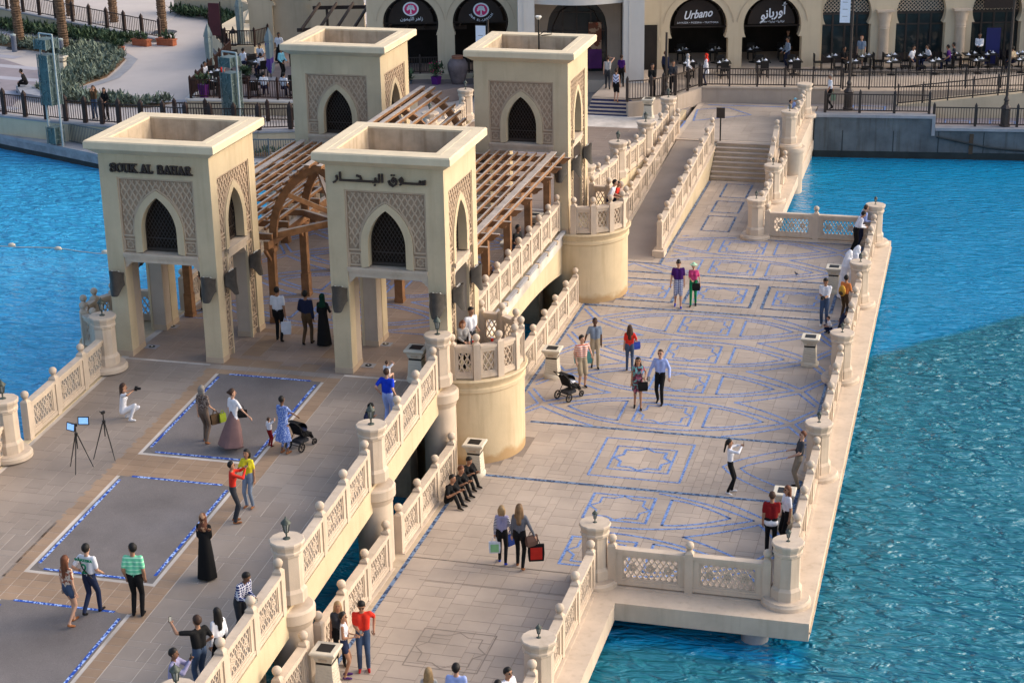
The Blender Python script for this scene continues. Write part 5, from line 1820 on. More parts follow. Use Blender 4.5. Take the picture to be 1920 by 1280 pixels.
        mb.build('window_frame', M_DARKMETAL, t)
        la = MB()
        for d in (1, -1):
            for k in range(-16, 17):
                run = []
                for j in range(0, 31):
                    z = 4.70 + 1.35 * j / 30
                    x = c + k * .2 + d * (z - 4.7)
                    if math.hypot(x - c, max(0, z - 4.75)) < hw - .02:
                        run.append((x, 1.0, z))
                if len(run) > 1:
                    la.bar(run[0], run[-1], .03 if d > 0 else .034, .055, up=(0, -1, .01))
        la.build('lattice_screen', M_STONE, t)
        mb = MB(); mb.box(c - hw, c + hw, 1.07, 1.10, 4.6, 6.2); mb.build('lattice_backing', M_INT, t)
    # engaged columns
    for c in (8.1, 12.25, 16.3, 20.35):
        mb = MB()
        mb.lathe([(0.30, TERR), (0.29, 2.2), (0.27, 3.85), (0.30, 3.9), (0.28, 3.96), (0.31, 4.0), (0.29, 4.2), (0.34, 4.3), (0.33, 4.4), (0.40, 4.72), (0.42, 4.80)], 20, (c, 0.42))
        mb.box(c - .47, c + .47, -.0, .6, 4.80, 4.9)
        mb.build('column', M_STONE, t, smooth=True)
    # entrance bay
    mb = MB()
    for c0, c1 in ((-11.79, -10.93), (-6.31, -5.22)):
        mb.box(c0, c1, -3.5, -2.5, TERR - .3, 13)
        mb.box(c0 + .28, c0 + .34, -3.52, -3.5, TERR, 13)
        mb.box(c0 - .0 if c0 < -8 else c1 - .5, (c0 + .5) if c0 < -8 else c1, -2.5, 3.2, TERR, 13)
    mb.build('entrance_pillar', M_FACPALE, t)
    n = 16
    mb = MB()
    for k in range(n):
        a, b_ = -10.93 + 4.62 * k / n, -10.93 + 4.62 * (k + 1) / n
        bow = lambda s: -3.2 - 0.7 * math.sin(math.pi * (s + 10.93) / 4.62)
        mb.add([(a, bow(a), 6.1), (b_, bow(b_), 6.1), (b_, bow(b_), 13), (a, bow(a), 13), (a, 0, 6.1), (b_, 0, 6.1)], [(0, 1, 2, 3), (0, 4, 5, 1)])
    mb.build('entrance_lintel', M_FACPALE, t)
    # recessed wall with pointed arch, glass inside
    mb = MB()
    s0, s1, w, zs, zt = -10.95, -6.25, 1.62, 4.3, 6.0
    f = ogive(w, zs, zt)
    cc = -8.6
    for k in range(-14, 14):
        a, b_ = w * k / 14, w * (k + 1) / 14
        mb.add([(cc + a, -.6, f(a)), (cc + b_, -.6, f(b_)), (cc + b_, -.6, 7), (cc + a, -.6, 7), (cc + a, -.1, f(a)), (cc + b_, -.1, f(b_))], [(0, 1, 2, 3), (0, 4, 5, 1)])
    mb.box(s0, cc - w, -.6, -.1, TERR, 7); mb.box(cc + w, s1, -.6, -.1, TERR, 7)
    mb.build('entrance_wall', M_PINKW, t)
    mb = MB(); mb.box(cc - w, cc + w, -.15, -.12, TERR, 6.3); mb.build('glass', M_GLASS, t)
    mb = MB()
    for x in (-1.6, -.75, 0, .75, 1.6):
        mb.box(cc + x - .04, cc + x + .04, -.2, -.15, TERR, 5.6)
    for z in (2.9, 4.1, 5.1):
        mb.box(cc - w, cc + w, -.195, -.155, z, z + .06)
    mb.tube([(cc - 1.3, -.2, 3.2), (cc - 1.28, -.2, 4.4), (cc - .9, -.2, 5.2), (cc, -.2, 5.7), (cc + .9, -.2, 5.2), (cc + 1.28, -.2, 4.4), (cc + 1.3, -.2, 3.2)], .03, 5)
    mb.build('door_frame', M_DARKMETAL, t)
    # tall food poster on the glass
    foodm = pattern_mat('food_poster', (0.20, 0.07, 0.04), (0.50, 0.33, 0.22), 'blotch', 2.6, 0.52, 0.5, cc=(0.45, 0.10, 0.05))
    mb = MB(); mb.box(cc + .62, cc + 1.32, -.30, -.27, 3.15, 4.6); mb.build('poster', foodm, t)
    pur = mat('poster_purple', (0.13, 0.03, 0.17), 0.5)
    mb = MB(); mb.box(cc + .60, cc + 1.34, -.31, -.28, 2.1, 3.14); mb.build('poster', pur, t)
    # upper storey windows, seen only in the water
    for c in (-17.5, -13.8, -2, 2, 6, 10.1, 14.2, 18.3):
        mb = MB(); mb.box(c - .7, c + .7, -.02 if c < 4.5 else .43, .0 if c < 4.5 else .46, 8.2, 11.0); mb.build('window', M_GLASS, t)
    # dark hanging board over a right bay and blue banner
    mb = MB(); mb.box(13.4, 15.1, .2, .28, 4.9, 6.3); mb.build('sign_board', M_AWN, t)
    # dark slot doorway between entrance and right bays
    mb = MB(); mb.box(-5.0, -4.25, -.05, .3, TERR, 4.35); mb.build('side_door', M_INT, t)
    mb = MB(); mb.box(-5.25, -4.0, .02, .7, TERR, 13); mb.build('wall', M_FAC, t)
facade()
t = thing('roll_up_banner', 'dark blue upright banner standing by the glass doors at the right edge', 'banner', fp(13.9, -.25, TERR), TA)
mb = MB(); mb.box(-.38, .38, -.02, .02, 0.05, 2.0); mb.build('banner', mat('banner_blue', (0.015, 0.02, 0.12), 0.5), t)
mb = MB(); mb.box(-.42, .42, -.12, .12, 0, .05); mb.build('base', M_GREYST, t)
# set-back wing at the far left
t = thing('side_wing', 'cream wall with an arched outline behind the dark slatted pergola', 'building', fp(-27.5, 9.0, 0), TA)
arch_wall('wall', M_FAC, t, 0, 6.8, [(2.5, 1.1, 4.9, 1.1)], 0.6, 13, 0.5)
mb = MB(); mb.box(1.2, 3.8, 0.45, 0.5, 1, 7); mb.build('infill', M_BEIGEW, t)
mb = MB(); arch_ring(mb, 2.5, 4.9, 1.16, -.02, .10, .06); mb.build('arch_band', M_WOOD, t)

# ---------------------------------------------------------------- restaurant tables and chairs
def table_proto():
    t = thing('restaurant_table', 'x', 'table', (0, 0, 0), 0, 'laid restaurant tables')
    mb = MB(); mb.box(-.42, .42, -.42, .42, .70, .74); mb.build('tabletop', M_BLACK, t)
    mb = MB(); mb.lathe([(.25, 0), (.25, .02), (.04, .06), (.04, .70)], 10); mb.build('pedestal_leg', M_BLACK, t)
    for (x, y) in ((-.2, -.22), (.22, .2)):
        mb = MB(); mb.lathe([(.12, .742), (.13, .752)], 10, (x, y)); mb.build('plate', M_SIGNW, t)
        mb = MB(); mb.lathe([(.06, .755), (.005, .86)], 6, (x, y)); mb.build('napkin', M_SIGNW, t)
    mb = MB(); mb.lathe([(.03, .742), (.035, .90)], 8, (.0, .0)); mb.build('glass', M_LGLASS, t)
    return t
def chair_proto():
    t = thing('dining_chair', 'x', 'chair', (0, 0, 0), 0, 'dark restaurant chairs')
    mb = MB(); mb.box(-.22, .22, -.22, .22, .42, .47); mb.build('seat', M_BLACK, t)
    mb = MB(); mb.box(-.22, .22, .19, .23, .47, .90); mb.build('backrest', M_BLACK, t)
    for x in (-.19, .19):
        for y in (-.19, .19):
            mb = MB(); mb.box(x - .02, x + .02, y - .02, y + .02, 0, .42); mb.build('leg', M_BLACK, t)
    return t
TAB, CH = table_proto(), chair_proto()
first = [True]
def table_set(s, off, label, chairs=((0, -.75, math.pi), (0, .75, 0)), z=TERR, world=None, rz=None):
    p = fp(s, off, z) if world is None else Vector((*world, z))
    rz = TA if rz is None else rz
    if first[0]:
        tb = TAB; tb.location = p; tb.rotation_euler = (0, 0, rz); tb['label'] = label
    else:
        tb = copy_tree(TAB, p, rz, label)
    for i, (dx, dy, cr) in enumerate(chairs):
        q = p + Vector((dx * math.cos(rz) - dy * math.sin(rz), dx * math.sin(rz) + dy * math.cos(rz), 0))
        lb = 'dark chair drawn up to a ' + label
        lb = ' '.join(lb.split()[:16])
        if first[0] and i == 0:
            c = CH; c.location = q; c.rotation_euler = (0, 0, rz + cr); c['label'] = lb
        else:
            copy_tree(CH, q, rz + cr, lb)
    first[0] = False
for s, nm in ((-2.7, 'left'), (-0.9, 'right'), (1.2, 'left'), (2.9, 'right')):
    arch = 'Urbano arch' if s < 0 else 'arch with white Arabic writing'
    table_set(s, -1.9, 'black laid table on the %s before the %s' % (nm, arch))
    table_set(s, 1.6, 'black laid table inside on the %s of the %s' % (nm, arch), ((0, .75, 0),))
cols = [5.1, 6.9, 8.3, 10.0, 11.6, 12.6, 13.6, 15.2]
for i, s in enumerate(cols):
    table_set(s, -.9, 'black laid table along the glass doors at upper right', ((-.75, 0, H90), (.75, 0, -H90)))
for i, s in enumerate([5.9, 8.0, 10.3, 12.6, 14.9]):
    table_set(s, -2.5, 'black laid table close behind the terrace railing at upper right', ((-.75, 0, H90), (.75, 0, -H90)))

# menu banners, lamp posts
def lamp_post(x, y, z, h, label, banner=None):
    t = thing('street_lamp', label, 'lamp post', (x, y, z), 0)
    mb = MB(); mb.lathe([(.27, 0), (.27, .08), (.22, .12), (.22, .85), (.27, .92), (.12, 1.1), (.10, 1.25), (.14, 1.32), (.07, 1.5)], 8); mb.build('base', M_DARKMETAL, t)
    mb = MB(); mb.lathe([(.07, 1.5), (.055, h)], 8); mb.build('pole', M_DARKMETAL, t)
    if banner:
        mb = MB(); mb.box(-.62, -.12, -.02, .02, banner[0], banner[1]); mb.build('banner', M_SIGNW, t)
        mb = MB(); mb.box(-.62, 0, -.015, .015, banner[1], banner[1] + .04); mb.box(-.62, 0, -.015, .015, banner[0] - .04, banner[0]); mb.build('bracket', M_DARKMETAL, t)
        mb = MB()
        for k in range(3):
            mb.box(-.5, -.25, -.024, -.02, banner[0] + .3 + .35 * k, banner[0] + .33 + .35 * k)
        mb.build('print', M_GREYST, t)
    return t
lamp_post(-6.38, 90.2, 1.3, 6.6, 'dark lamp post with a white vertical banner behind the upper right fence', (4.35, 5.85))
lamp_post(1.3, 90.5, .7, 7.5, 'dark lamp post at the right edge behind the lower quay fence')
lamp_post(-23.7, 85.0, 1.3, 4.9, 'dark lamp post with a narrow white banner between the two rear gate towers', (3.1, 4.6))
lamp_post(-15.3, 88.0, 1.3, 4.0, 'thin dark post with a curled bracket by the low terrace wall')

# ---------------------------------------------------------------- bins
def bin_proto():
    t = thing('litter_bin', 'x', 'litter bin', (0, 0, 0), 0, 'cream pedestal litter bins')
    mb = MB(); mb.lathe([(.30, 0), (.31, .05), (.31, .11), (.27, .16)], 16); mb.build('foot', M_CREAM, t, smooth=True)
    mb = MB(); mb.lathe([(.32, .15), (.27, .68)], 4, ph=math.pi / 4)
    for k in range(4):
        a = k * H90
        for j in range(5):
            z0 = .22 + j * .08
            w = .18 - .006 * j
            rr = .232 - .065 * (z0 - .15)
            p = Vector((rr * math.cos(a) - w * math.sin(a), rr * math.sin(a) + w * math.cos(a), z0)); q = Vector((rr * math.cos(a) + w * math.sin(a), rr * math.sin(a) - w * math.cos(a), z0 + .05))
            mb.bar(p, q, .012, .012)
    mb.build('body', M_CREAM, t)
    mb = MB(); mb.lathe([(.262, .68), (.262, .74)], 4, ph=math.pi / 4); mb.build('band', M_BLACK, t)
    mb = MB(); mb.lathe([(.27, .74), (.31, .82), (.33, .88), (.43, .96), (.43, 1.0), (.40, 1.02)], 4, ph=math.pi / 4); mb.build('top', M_CREAM, t)
    mb = MB(); mb.lathe([(.25, 1.0), (.25, 1.026)], 4, ph=math.pi / 4); mb.build('ashtray', M_BLACK, t)
    mb = MB(); mb.box(-.10, .10, -.255, -.235, .80, .85); mb.build('slot', M_STONE_D, t)
    return t
BIN = bin_proto()
bins = [(-13.02, 53.82, 0, 'on the left of the medallions behind the pushchair'), (-4.87, 56.72, 0, 'on the right beside the crouching man in a cap'), (-13.38, 45.68, 0, 'at the foot of the near round turret beside the seated trio'),
        (-4.79, 64.62, 0, 'beside the two men in white robes'), (-4.32, 44.3, 0, 'behind the woman in a white top at the right railing'), (-13.45, 33.5, 0, 'at the bottom in front of the group with the man in red'),
        (-15.15, 46.0, 2.65, 'on the upper bridge between the tower leg and the pedestal'), (-15.89, 86.4, 1.28, 'at the end of the bridge below the suited guard'), (-15.2, 56.8, 2.65, 'under the pergola by the balustrade, nearer one'), (-15.2, 60.2, 2.65, 'under the pergola by the balustrade, farther one'),
        (-51.7, 93.2, .9, 'on the promenade by the curved planting bed at upper left')]
for i, (x, y, z, w) in enumerate(bins):
    if i == 0:
        BIN.location = (x, y, z); BIN['label'] = 'cream litter bin ' + w
    else:
        copy_tree(BIN, (x, y, z), 0.0, 'cream litter bin ' + w)
# ---------------------------------------------------------------- left promenade
M_LEAF = mat('shrub_leaf', (0.055, 0.095, 0.045), 0.7, 0.35, 2.0, island=0.35)
M_LEAFG = mat('grey_green_leaf', (0.16, 0.20, 0.15), 0.7, 0.3, 2.0, island=0.3)
M_SOIL = mat('soil', (0.20, 0.13, 0.08), 0.95, 0.3, 3)
M_TERRA = mat('terracotta', (0.42, 0.13, 0.06), 0.8, 0.15, 5)
M_PURPOT = mat('purple_pot', (0.10, 0.015, 0.17), 0.4, 0.1, 5)
M_QUAYL = mat('grey_block_course', (.30, .31, .33), .8, .2, 2)
M_TEALG = mat('lattice_glass', (0.075, 0.115, 0.11), 0.35, 0.25, 6, spec=0.5)
M_STEELS = mat('lattice_steel', (0.17, 0.22, 0.215), 0.5, 0.2, 9)
M_STEELG = mat('pale_steel', (0.36, 0.42, 0.43), 0.45, 0.1, 5)
def inpoly(x, y, poly):
    c = False; n = len(poly); j = n - 1
    for i in range(n):
        xi, yi = poly[i]; xj, yj = poly[j]
        if (yi > y) != (yj > y) and x < (xj - xi) * (y - yi) / (yj - yi) + xi:
            c = not c
        j = i
    return c
def foliage_mesh(mb, pts, leaf, per, rnd):
    for (x, y, z, s) in pts:
        for _ in range(per):
            a = rnd.uniform(0, 2 * math.pi); e = rnd.uniform(.2, 1.4)
            d = Vector((math.cos(a) * math.cos(e), math.sin(a) * math.cos(e), math.sin(e)))
            b0 = Vector((x, y, z)) + Vector((rnd.uniform(-s, s), rnd.uniform(-s, s), rnd.uniform(0, s)))
            sd = d.cross(Vector((0, 0, 1)));
            if sd.length < .01: sd = Vector((1, 0, 0))
            sd.normalize()
            L = leaf * rnd.uniform(.6, 1.4)
            mb.add([b0 - sd * L * .22, b0 + sd * L * .22, b0 + d * L + sd * L * .08, b0 + d * L - sd * L * .05], [(0, 1, 2, 3)])
def bed(name, label, poly, z, n, h, m, seed, leaf=.3):
    rnd = random.Random(seed)
    x0, x1 = min(p[0] for p in poly), max(p[0] for p in poly); y0, y1 = min(p[1] for p in poly), max(p[1] for p in poly)
    pts = []
    while len(pts) < n:
        x, y = rnd.uniform(x0, x1), rnd.uniform(y0, y1)
        if inpoly(x, y, poly):
            if rnd.random() < .25 + .75 * (0.5 + 0.5 * math.sin(x * 1.9 + 2 * math.sin(y * 1.3))):
                pts.append((x, y, z + rnd.uniform(0, h), .18))
    mb = MB(); foliage_mesh(mb, pts, leaf, 5, rnd)
    o = mb.build(name, m, kind='stuff'); o['label'] = label; o['category'] = 'shrubs'
    return o
PZ = 0.9
def promenade():
    S = 'structure'
    edge = [(-75, 88), (-60, 86.0), (-51.5, 83.2), (-49.5, 82.6), (-46.7, 81.95), (-44.3, 81.6), (-42.3, 81.4), (-38.5, 81.2), (-34.8, 81.7), (-33.3, 82.2), (-29, 83.0), (-25.55, 84.0)]
    slab('promenade', edge + [(-25.55, 150), (-110, 150), (-110, 100)], -3, PZ, M_PLAZA, kind=S)
    # stone ledge at the water and planter strip
    led = [(-60, 83.4), (-49.9, 82.45), (-47.9, 81.6), (-46.1, 80.9), (-42.6, 79.4), (-38, 78.7), (-33.9, 79.3), (-29, 80.4), (-25.0, 81.4)]
    inner = [(x + .15, y + 1.0) for x, y in led]
    t = thing('stone_ledge', 'curved grey granite ledge above the water at upper left', 'ledge', (0, 0, 0))
    for a, b_, c, d in zip(led[:-1], led[1:], inner[1:], inner[:-1]):
        mb = MB(); mb.prism([a, b_, c, d], -.26, -.10); mb.build('granite_slab', M_GREYST, t)
        mb = MB(); mb.prism([(a[0], a[1] + .1), (b_[0], b_[1] + .1), c, d], -3, -.262); mb.build('base_course', M_QUAYD, t)
        mb = MB(); mb.prism([(a[0], a[1] + .04), (b_[0], b_[1] + .04), c, d], -.62, -.262); mb.build('block_course', M_QUAYL, t)
    slab('planting_strip', [(x + .15, y + .98) for x, y in led] + edge[::-1][:-2], -3, -.12, M_SOIL, kind=S)
    rnd = random.Random(5)
    pts = []
    for (a, b_) in zip(inner[:-1], inner[1:]):
        L = math.hypot(b_[0] - a[0], b_[1] - a[1])
        for _ in range(int(L * 16)):
            f = rnd.random(); pts.append((a[0] + (b_[0] - a[0]) * f, a[1] + (b_[1] - a[1]) * f + rnd.uniform(.3, 1.0), -.1 + rnd.uniform(0, .3), .12))
    mb = MB(); foliage_mesh(mb, pts, .2, 4, rnd)
    o = mb.build('ground_cover', M_LEAF, kind='stuff'); o['label'] = 'low dark shrubs in the strip between the two left fences'; o['category'] = 'shrubs'
    # cream wall under the dark fence
    t = thing('promenade_wall', 'cream retaining wall with grey coping below the dark promenade fence', 'wall', (0, 0, 0))
    for a, b_ in zip(edge[2:-1], edge[3:]):
        mb = MB(); mb.bar((a[0], a[1] - .08, .35), (b_[0], b_[1] - .08, .35), .2, .96); mb.build('wall_body', M_BEIGEW, t)
        mb = MB(); mb.bar((a[0], a[1] + .05, .87), (b_[0], b_[1] + .05, .87), .55, .09); mb.build('coping', M_GREYST, t)
    fence('dark brown picket fence curving along the promenade at left', [(x, y + .1, .92) for x, y in edge[1:-1]], 1.15, 1.25, .20, bal=.14, m=M_FENCE)
    fence('thin grey wire fence on the stone ledge above the left water', [(x + .2, y + .95, -.1) for x, y in led[:-1]], .95, 2.6, .07, m=mat('wire_grey', (.16, .18, .19), .5, metal=.4), bal=.12, rails=(.05, 1.0), cap=False)
    # paving bands on the promenade at far left
    bands = [((-75, 101.5), (-58.2, 97.3), (-54.6, 95.9), (-52.6, 93.0), (-75, 97.2), 'a')]
    def quad(name, pts, z, m):
        mb = MB(); mb.prism(pts, z - .02, z); o = mb.build(name, m, kind=S); return o
    quad('blockwork_path', [(-75, 100.5), (-57.5, 96.6), (-52.2, 92.8), (-50.7, 90.6), (-51.3, 88.2), (-49.6, 83.0), (-52, 83.6), (-75, 88.6)], PZ + .008, M_PURP)
    for k, (pa, pb) in enumerate((((-75, 98.2), (-54.0, 94.2)), ((-75, 94.3), (-51.6, 91.0)), ((-75, 90.9), (-50.9, 87.6)), ((-75, 101.2), (-57.0, 97.2)), ((-60, 87.0), (-49.6, 84.0)))):
        mb = MB(); strip2d(mb, [pa, pb], .75 if k < 4 else .6, PZ + .013); mb.build('pale_band', M_PALE, bpy.data.objects['blockwork_path'])
    quad('upper_path', [(-75, 107.5), (-62.4, 104.9), (-53.1, 101.6), (-51.2, 100.0), (-53.4, 100.4), (-59, 102.0), (-75, 105.2)], PZ + .008, M_PURP)
    mb = MB(); strip2d(mb, [(-75, 107.3), (-62.4, 104.8), (-53.1, 101.5)], .35, PZ + .013); strip2d(mb, [(-75, 105.2), (-59, 102), (-53.4, 100.4)], .3, PZ + .013); mb.build('pale_band', M_PALE, bpy.data.objects['upper_path'])
    # big curved shrub bed with granite kerb
    bedp = [(-51.0, 99.3), (-49.9, 97.6), (-49.2, 95.0), (-48.6, 92.6), (-48.9, 90.3), (-49.3, 89.4), (-46.4, 86.9), (-43.8, 86.3), (-41.8, 87.0), (-42.6, 85.6), (-44.6, 85.4), (-48.6, 86.1), (-50.4, 87.6), (-50.6, 90.0), (-51.0, 92.0), (-51.9, 94.6), (-54.0, 97.6), (-55.8, 98.9), (-58.5, 100.0), (-62, 101.3), (-62, 102.2), (-58, 101.2), (-54.6, 100.2), (-53.2, 100.6)]
    slab('planting_bed', bedp, .5, PZ + .05, M_SOIL, kind=S)
    bed('shrub_bed', 'grey green shrubs filling the curved bed left of the pale plaza', bedp, PZ, 3000, .34, M_LEAFG, 3, .25)
    k = MB()
    kp = [(-51.0, 99.5), (-49.5, 97.8), (-48.7, 95.2), (-48.1, 92.6), (-48.4, 90.2), (-48.7, 89.5), (-45.9, 87.4), (-43.5, 86.9), (-41.0, 87.6)]
    strip2d(k, kp, .6, PZ + .02)
    k.build('granite_kerb', M_GREYST, bpy.data.objects['planting_bed'])
    mb = MB(); mb.prism([(-51.6, 88.9), (-50.2, 87.5), (-48.4, 86.2), (-48.9, 85.7), (-50.6, 86.4), (-51.9, 88.2)], PZ, PZ + .35); mb.build('bench_block', M_GREYST, bpy.data.objects['planting_bed'])
    # upper ramp wall with fence, hedge strip in front
    t = thing('ramp_wall', 'long cream wall with grey coping under the upper left fence', 'wall', (0, 0, 0))
    a, b_ = (-75.0, 111.3), (-50.4, 103.4)
    mb = MB(); mb.prism([a, b_, (b_[0], b_[1] + .4), (a[0], a[1] + .4)], .5, lambda x, y: 1.02 + (-50.4 - x) * .066); mb.build('wall_body', M_BEIGEW, t)
    mb = MB(); mb.prism([(a[0], a[1] - .08), (b_[0], b_[1] - .08), (b_[0], b_[1] + .48), (a[0], a[1] + .48)], lambda x, y: 1.022 + (-50.4 - x) * .066, lambda x, y: 1.10 + (-50.4 - x) * .066); mb.build('coping', M_GREYST, t)
    fence('dark brown picket fence sloping down behind the palm trunks at upper left', [(a[0], a[1] + .2, 1.1 + 24.6 * .066), (b_[0], b_[1] + .2, 1.1)], 1.15, 1.5, .18, bal=.15, m=M_FENCE)
    slab('upper_terrace', [(a[0], a[1] + .3), (b_[0] - 1.5, b_[1] + .9), (-55, 120), (-90, 130)], .5, lambda x, y: .92, M_PLAZA, kind=S)
    bed('hedge', 'dark low hedge along the foot of the long cream wall at upper left', [(-70, 109.3), (-52.0, 103.3), (-51.6, 102.6), (-54, 102.3), (-63, 105.3), (-70, 107.2)], PZ, 1300, .35, M_LEAF, 8, .3)
    # palms
    for i, (x, y, ln) in enumerate(((-58.3, 100.2, -.035), (-54.6, 99.0, -.03), (-60.9, 111.7, .0), (-56.7, 109.8, .0), (-51.7, 106.8, -.01))):
        t = thing('palm_tree', ['rough brown palm trunk nearest the left edge', 'rough brown palm trunk rising behind the tall glass lamp', 'palm trunk behind the fence, leftmost of three', 'palm trunk behind the fence, middle of three', 'palm trunk at the right end of the upper fence'][i], 'palm tree', (x, y, PZ), 0, 'date palms on the promenade')
        mb = MB(); n = 60; rr = random.Random(i)
        prof = []
        for k in range(n):
            z = k * .15
            prof += [(.27 + rr.uniform(-.015, .015), z), (.315 + rr.uniform(-.02, .02), z + .11)]
        mb.lathe(prof, 10)
        mb.xf(lambda X, Y_, Z_: (X + ln * Z_ * 1.0 + .02 * math.sin(Y_ * 9 + Z_ * 20), Y_, Z_))
        mb.build('trunk', mat('palm_bark', (.15, .095, .06), .95, .35, 5, bump=.6, bscale=20), t)
        cr = MB(); fr = random.Random(i + 50)
        for k in range(26):
            az_ = fr.uniform(0, 2 * math.pi); L = fr.uniform(2.4, 3.2); up_ = fr.uniform(-.2, 1.0)
            pts = [Vector((ln * 9, 0, 8.9))]
            d = Vector((math.cos(az_), math.sin(az_), up_)).normalized()
            for q in range(6):
                pts.append(pts[-1] + d * L / 6); d = (d + Vector((0, 0, -.18))).normalized()
            sd = Vector((-math.sin(az_), math.cos(az_), 0))
            for p, q in zip(pts[:-1], pts[1:]):
                for s_ in (-1, 1):
                    for f in (0, .5):
                        b0 = p + (q - p) * f
                        cr.add([b0, b0 + (q - p) * .3, b0 + sd * s_ * .45 + (q - p) * .9 - Vector((0, 0, .1))], [(0, 1, 2)])
        cr.build('crown', M_LEAF, t)
        mb = MB(); mb.lathe([(.9, 0.0), (.9, .012)], 20); mb.build('tree_grate', M_DARKMETAL, t)
    # bollards
    for i, (x, y) in enumerate(((-58.0, 98.9), (-54.3, 98.0))):
        t = thing('bollard_light', ['blue grey bollard beside the leftmost palm', 'blue grey bollard below the second palm'][i], 'bollard', (x, y, PZ), 0, 'bollard lights')
        mb = MB(); mb.lathe([(.16, 0), (.16, .95), (.14, 1.0)], 14); mb.build('shaft', mat('bollard_grey', (.12, .14, .19), .5), t)
        mb = MB(); mb.lathe([(.165, 1.0), (.165, 1.08), (.05, 1.12)], 14); mb.build('head', M_STEELG, t)
    # terracotta troughs and pots
    def trough(x, y, rz, w, label, nm='flower_trough', m=M_TERRA, leaf=M_LEAF, z=PZ, h=.42, seed=1, hl=.5):
        t = thing(nm, label, 'planter', (x, y, z), rz)
        mb = MB(); mb.prism([(-w * .92, -.2), (w * .92, -.2), (w * .92, .2), (-w * .92, .2)], 0, h * .85)
        mb.prism([(-w, -.25), (w, -.25), (w, .25), (-w, .25)], h * .85, h); mb.build('pot', m, t)
        rn = random.Random(seed); pts = [(rn.uniform(-w * .8, w * .8), rn.uniform(-.15, .15), h + rn.uniform(-.05, hl * .5), .08) for _ in range(26)]
        mb = MB(); foliage_mesh(mb, pts, hl * .5, 4, rn); mb.build('leaves', leaf, t)
    trough(-51.0, 102.2, -.3, .68, 'long terracotta trough at the end of the upper left fence, left one', seed=1)
    trough(-49.5, 102.6, -.2, .68, 'long terracotta trough at the end of the upper left fence, right one', seed=2)
    trough(-52.0, 100.3, -.6, .38, 'small terracotta pot at the tip of the shrub bed, rear one', seed=3)
    trough(-51.2, 99.4, .4, .38, 'small terracotta pot at the tip of the shrub bed, front one', seed=4)
promenade()

# lattice light masts -----------------------------------------------------
def light_mast(x, y, z, h, label, blocks):
    t = thing('light_mast', label, 'light tower', (x, y, z), -.35)
    for dx in (-.48, .48):
        mb = MB(); mb.lathe([(.06, 0), (.05, h)], 10, (dx, 0)); mb.build('pole', M_STEELG, t)
    mb = MB(); mb.tube([(-.48, 0, h), (.48, 0, h)], .045, 8); mb.build('crossbar', M_STEELG, t)
    for (z0, z1, w, dense) in blocks:
        mb = MB(); q = w / 2
        mb.box(-q + .03, q - .03, -q + .03, q - .03, z0 + .03, z1 - .03); o = mb.build('core', M_TEALG, t)
        la = MB(); rn = random.Random(int(z0 * 10))
        n = int((z1 - z0) * w * dense)
        for k in range(n):
            f = rn.randrange(4); a = rn.uniform(-q, q); zz = rn.uniform(z0 + .05, z1 - .05); L = rn.uniform(.1, .25); an_ = rn.uniform(0, 3.14)
            da, dz = math.cos(an_) * L / 2, math.sin(an_) * L / 2
            p = (max(-q, min(q, a - da)), zz - dz); r_ = (max(-q, min(q, a + da)), zz + dz)
            if f == 0: P_, Q_, up = (p[0], -q, p[1]), (r_[0], -q, r_[1]), (0, -1, .01)
            elif f == 1: P_, Q_, up = (q, p[0], p[1]), (q, r_[0], r_[1]), (1, 0, .01)
            elif f == 2: P_, Q_, up = (p[0], q, p[1]), (r_[0], q, r_[1]), (0, 1, .01)
            else: P_, Q_, up = (-q, p[0], p[1]), (-q, r_[0], r_[1]), (-1, 0, .01)
            la.bar(P_, Q_, .03, .02, up=up)
        for sx in (-1, 1):
            for sy in (-1, 1):
                la.box(sx * q - .02, sx * q + .02, sy * q - .02, sy * q + .02, z0, z1)
        la.build('lattice_skin', M_STEELS, o)
    return t
light_mast(-45.55, 80.75, -.1, 5.7, 'pale steel light tower with lattice glass boxes above the ledge at left', ((0.1, 1.0, .62, 60), (2.1, 4.7, .74, 60), (4.95, 5.5, .85, 80)))
light_mast(-36.8, 83.3, .9, 3.6, 'pale steel light tower with lattice glass boxes in front of the cafe terrace', ((.3, 2.6, .74, 80), (2.85, 3.4, .78, 80)))

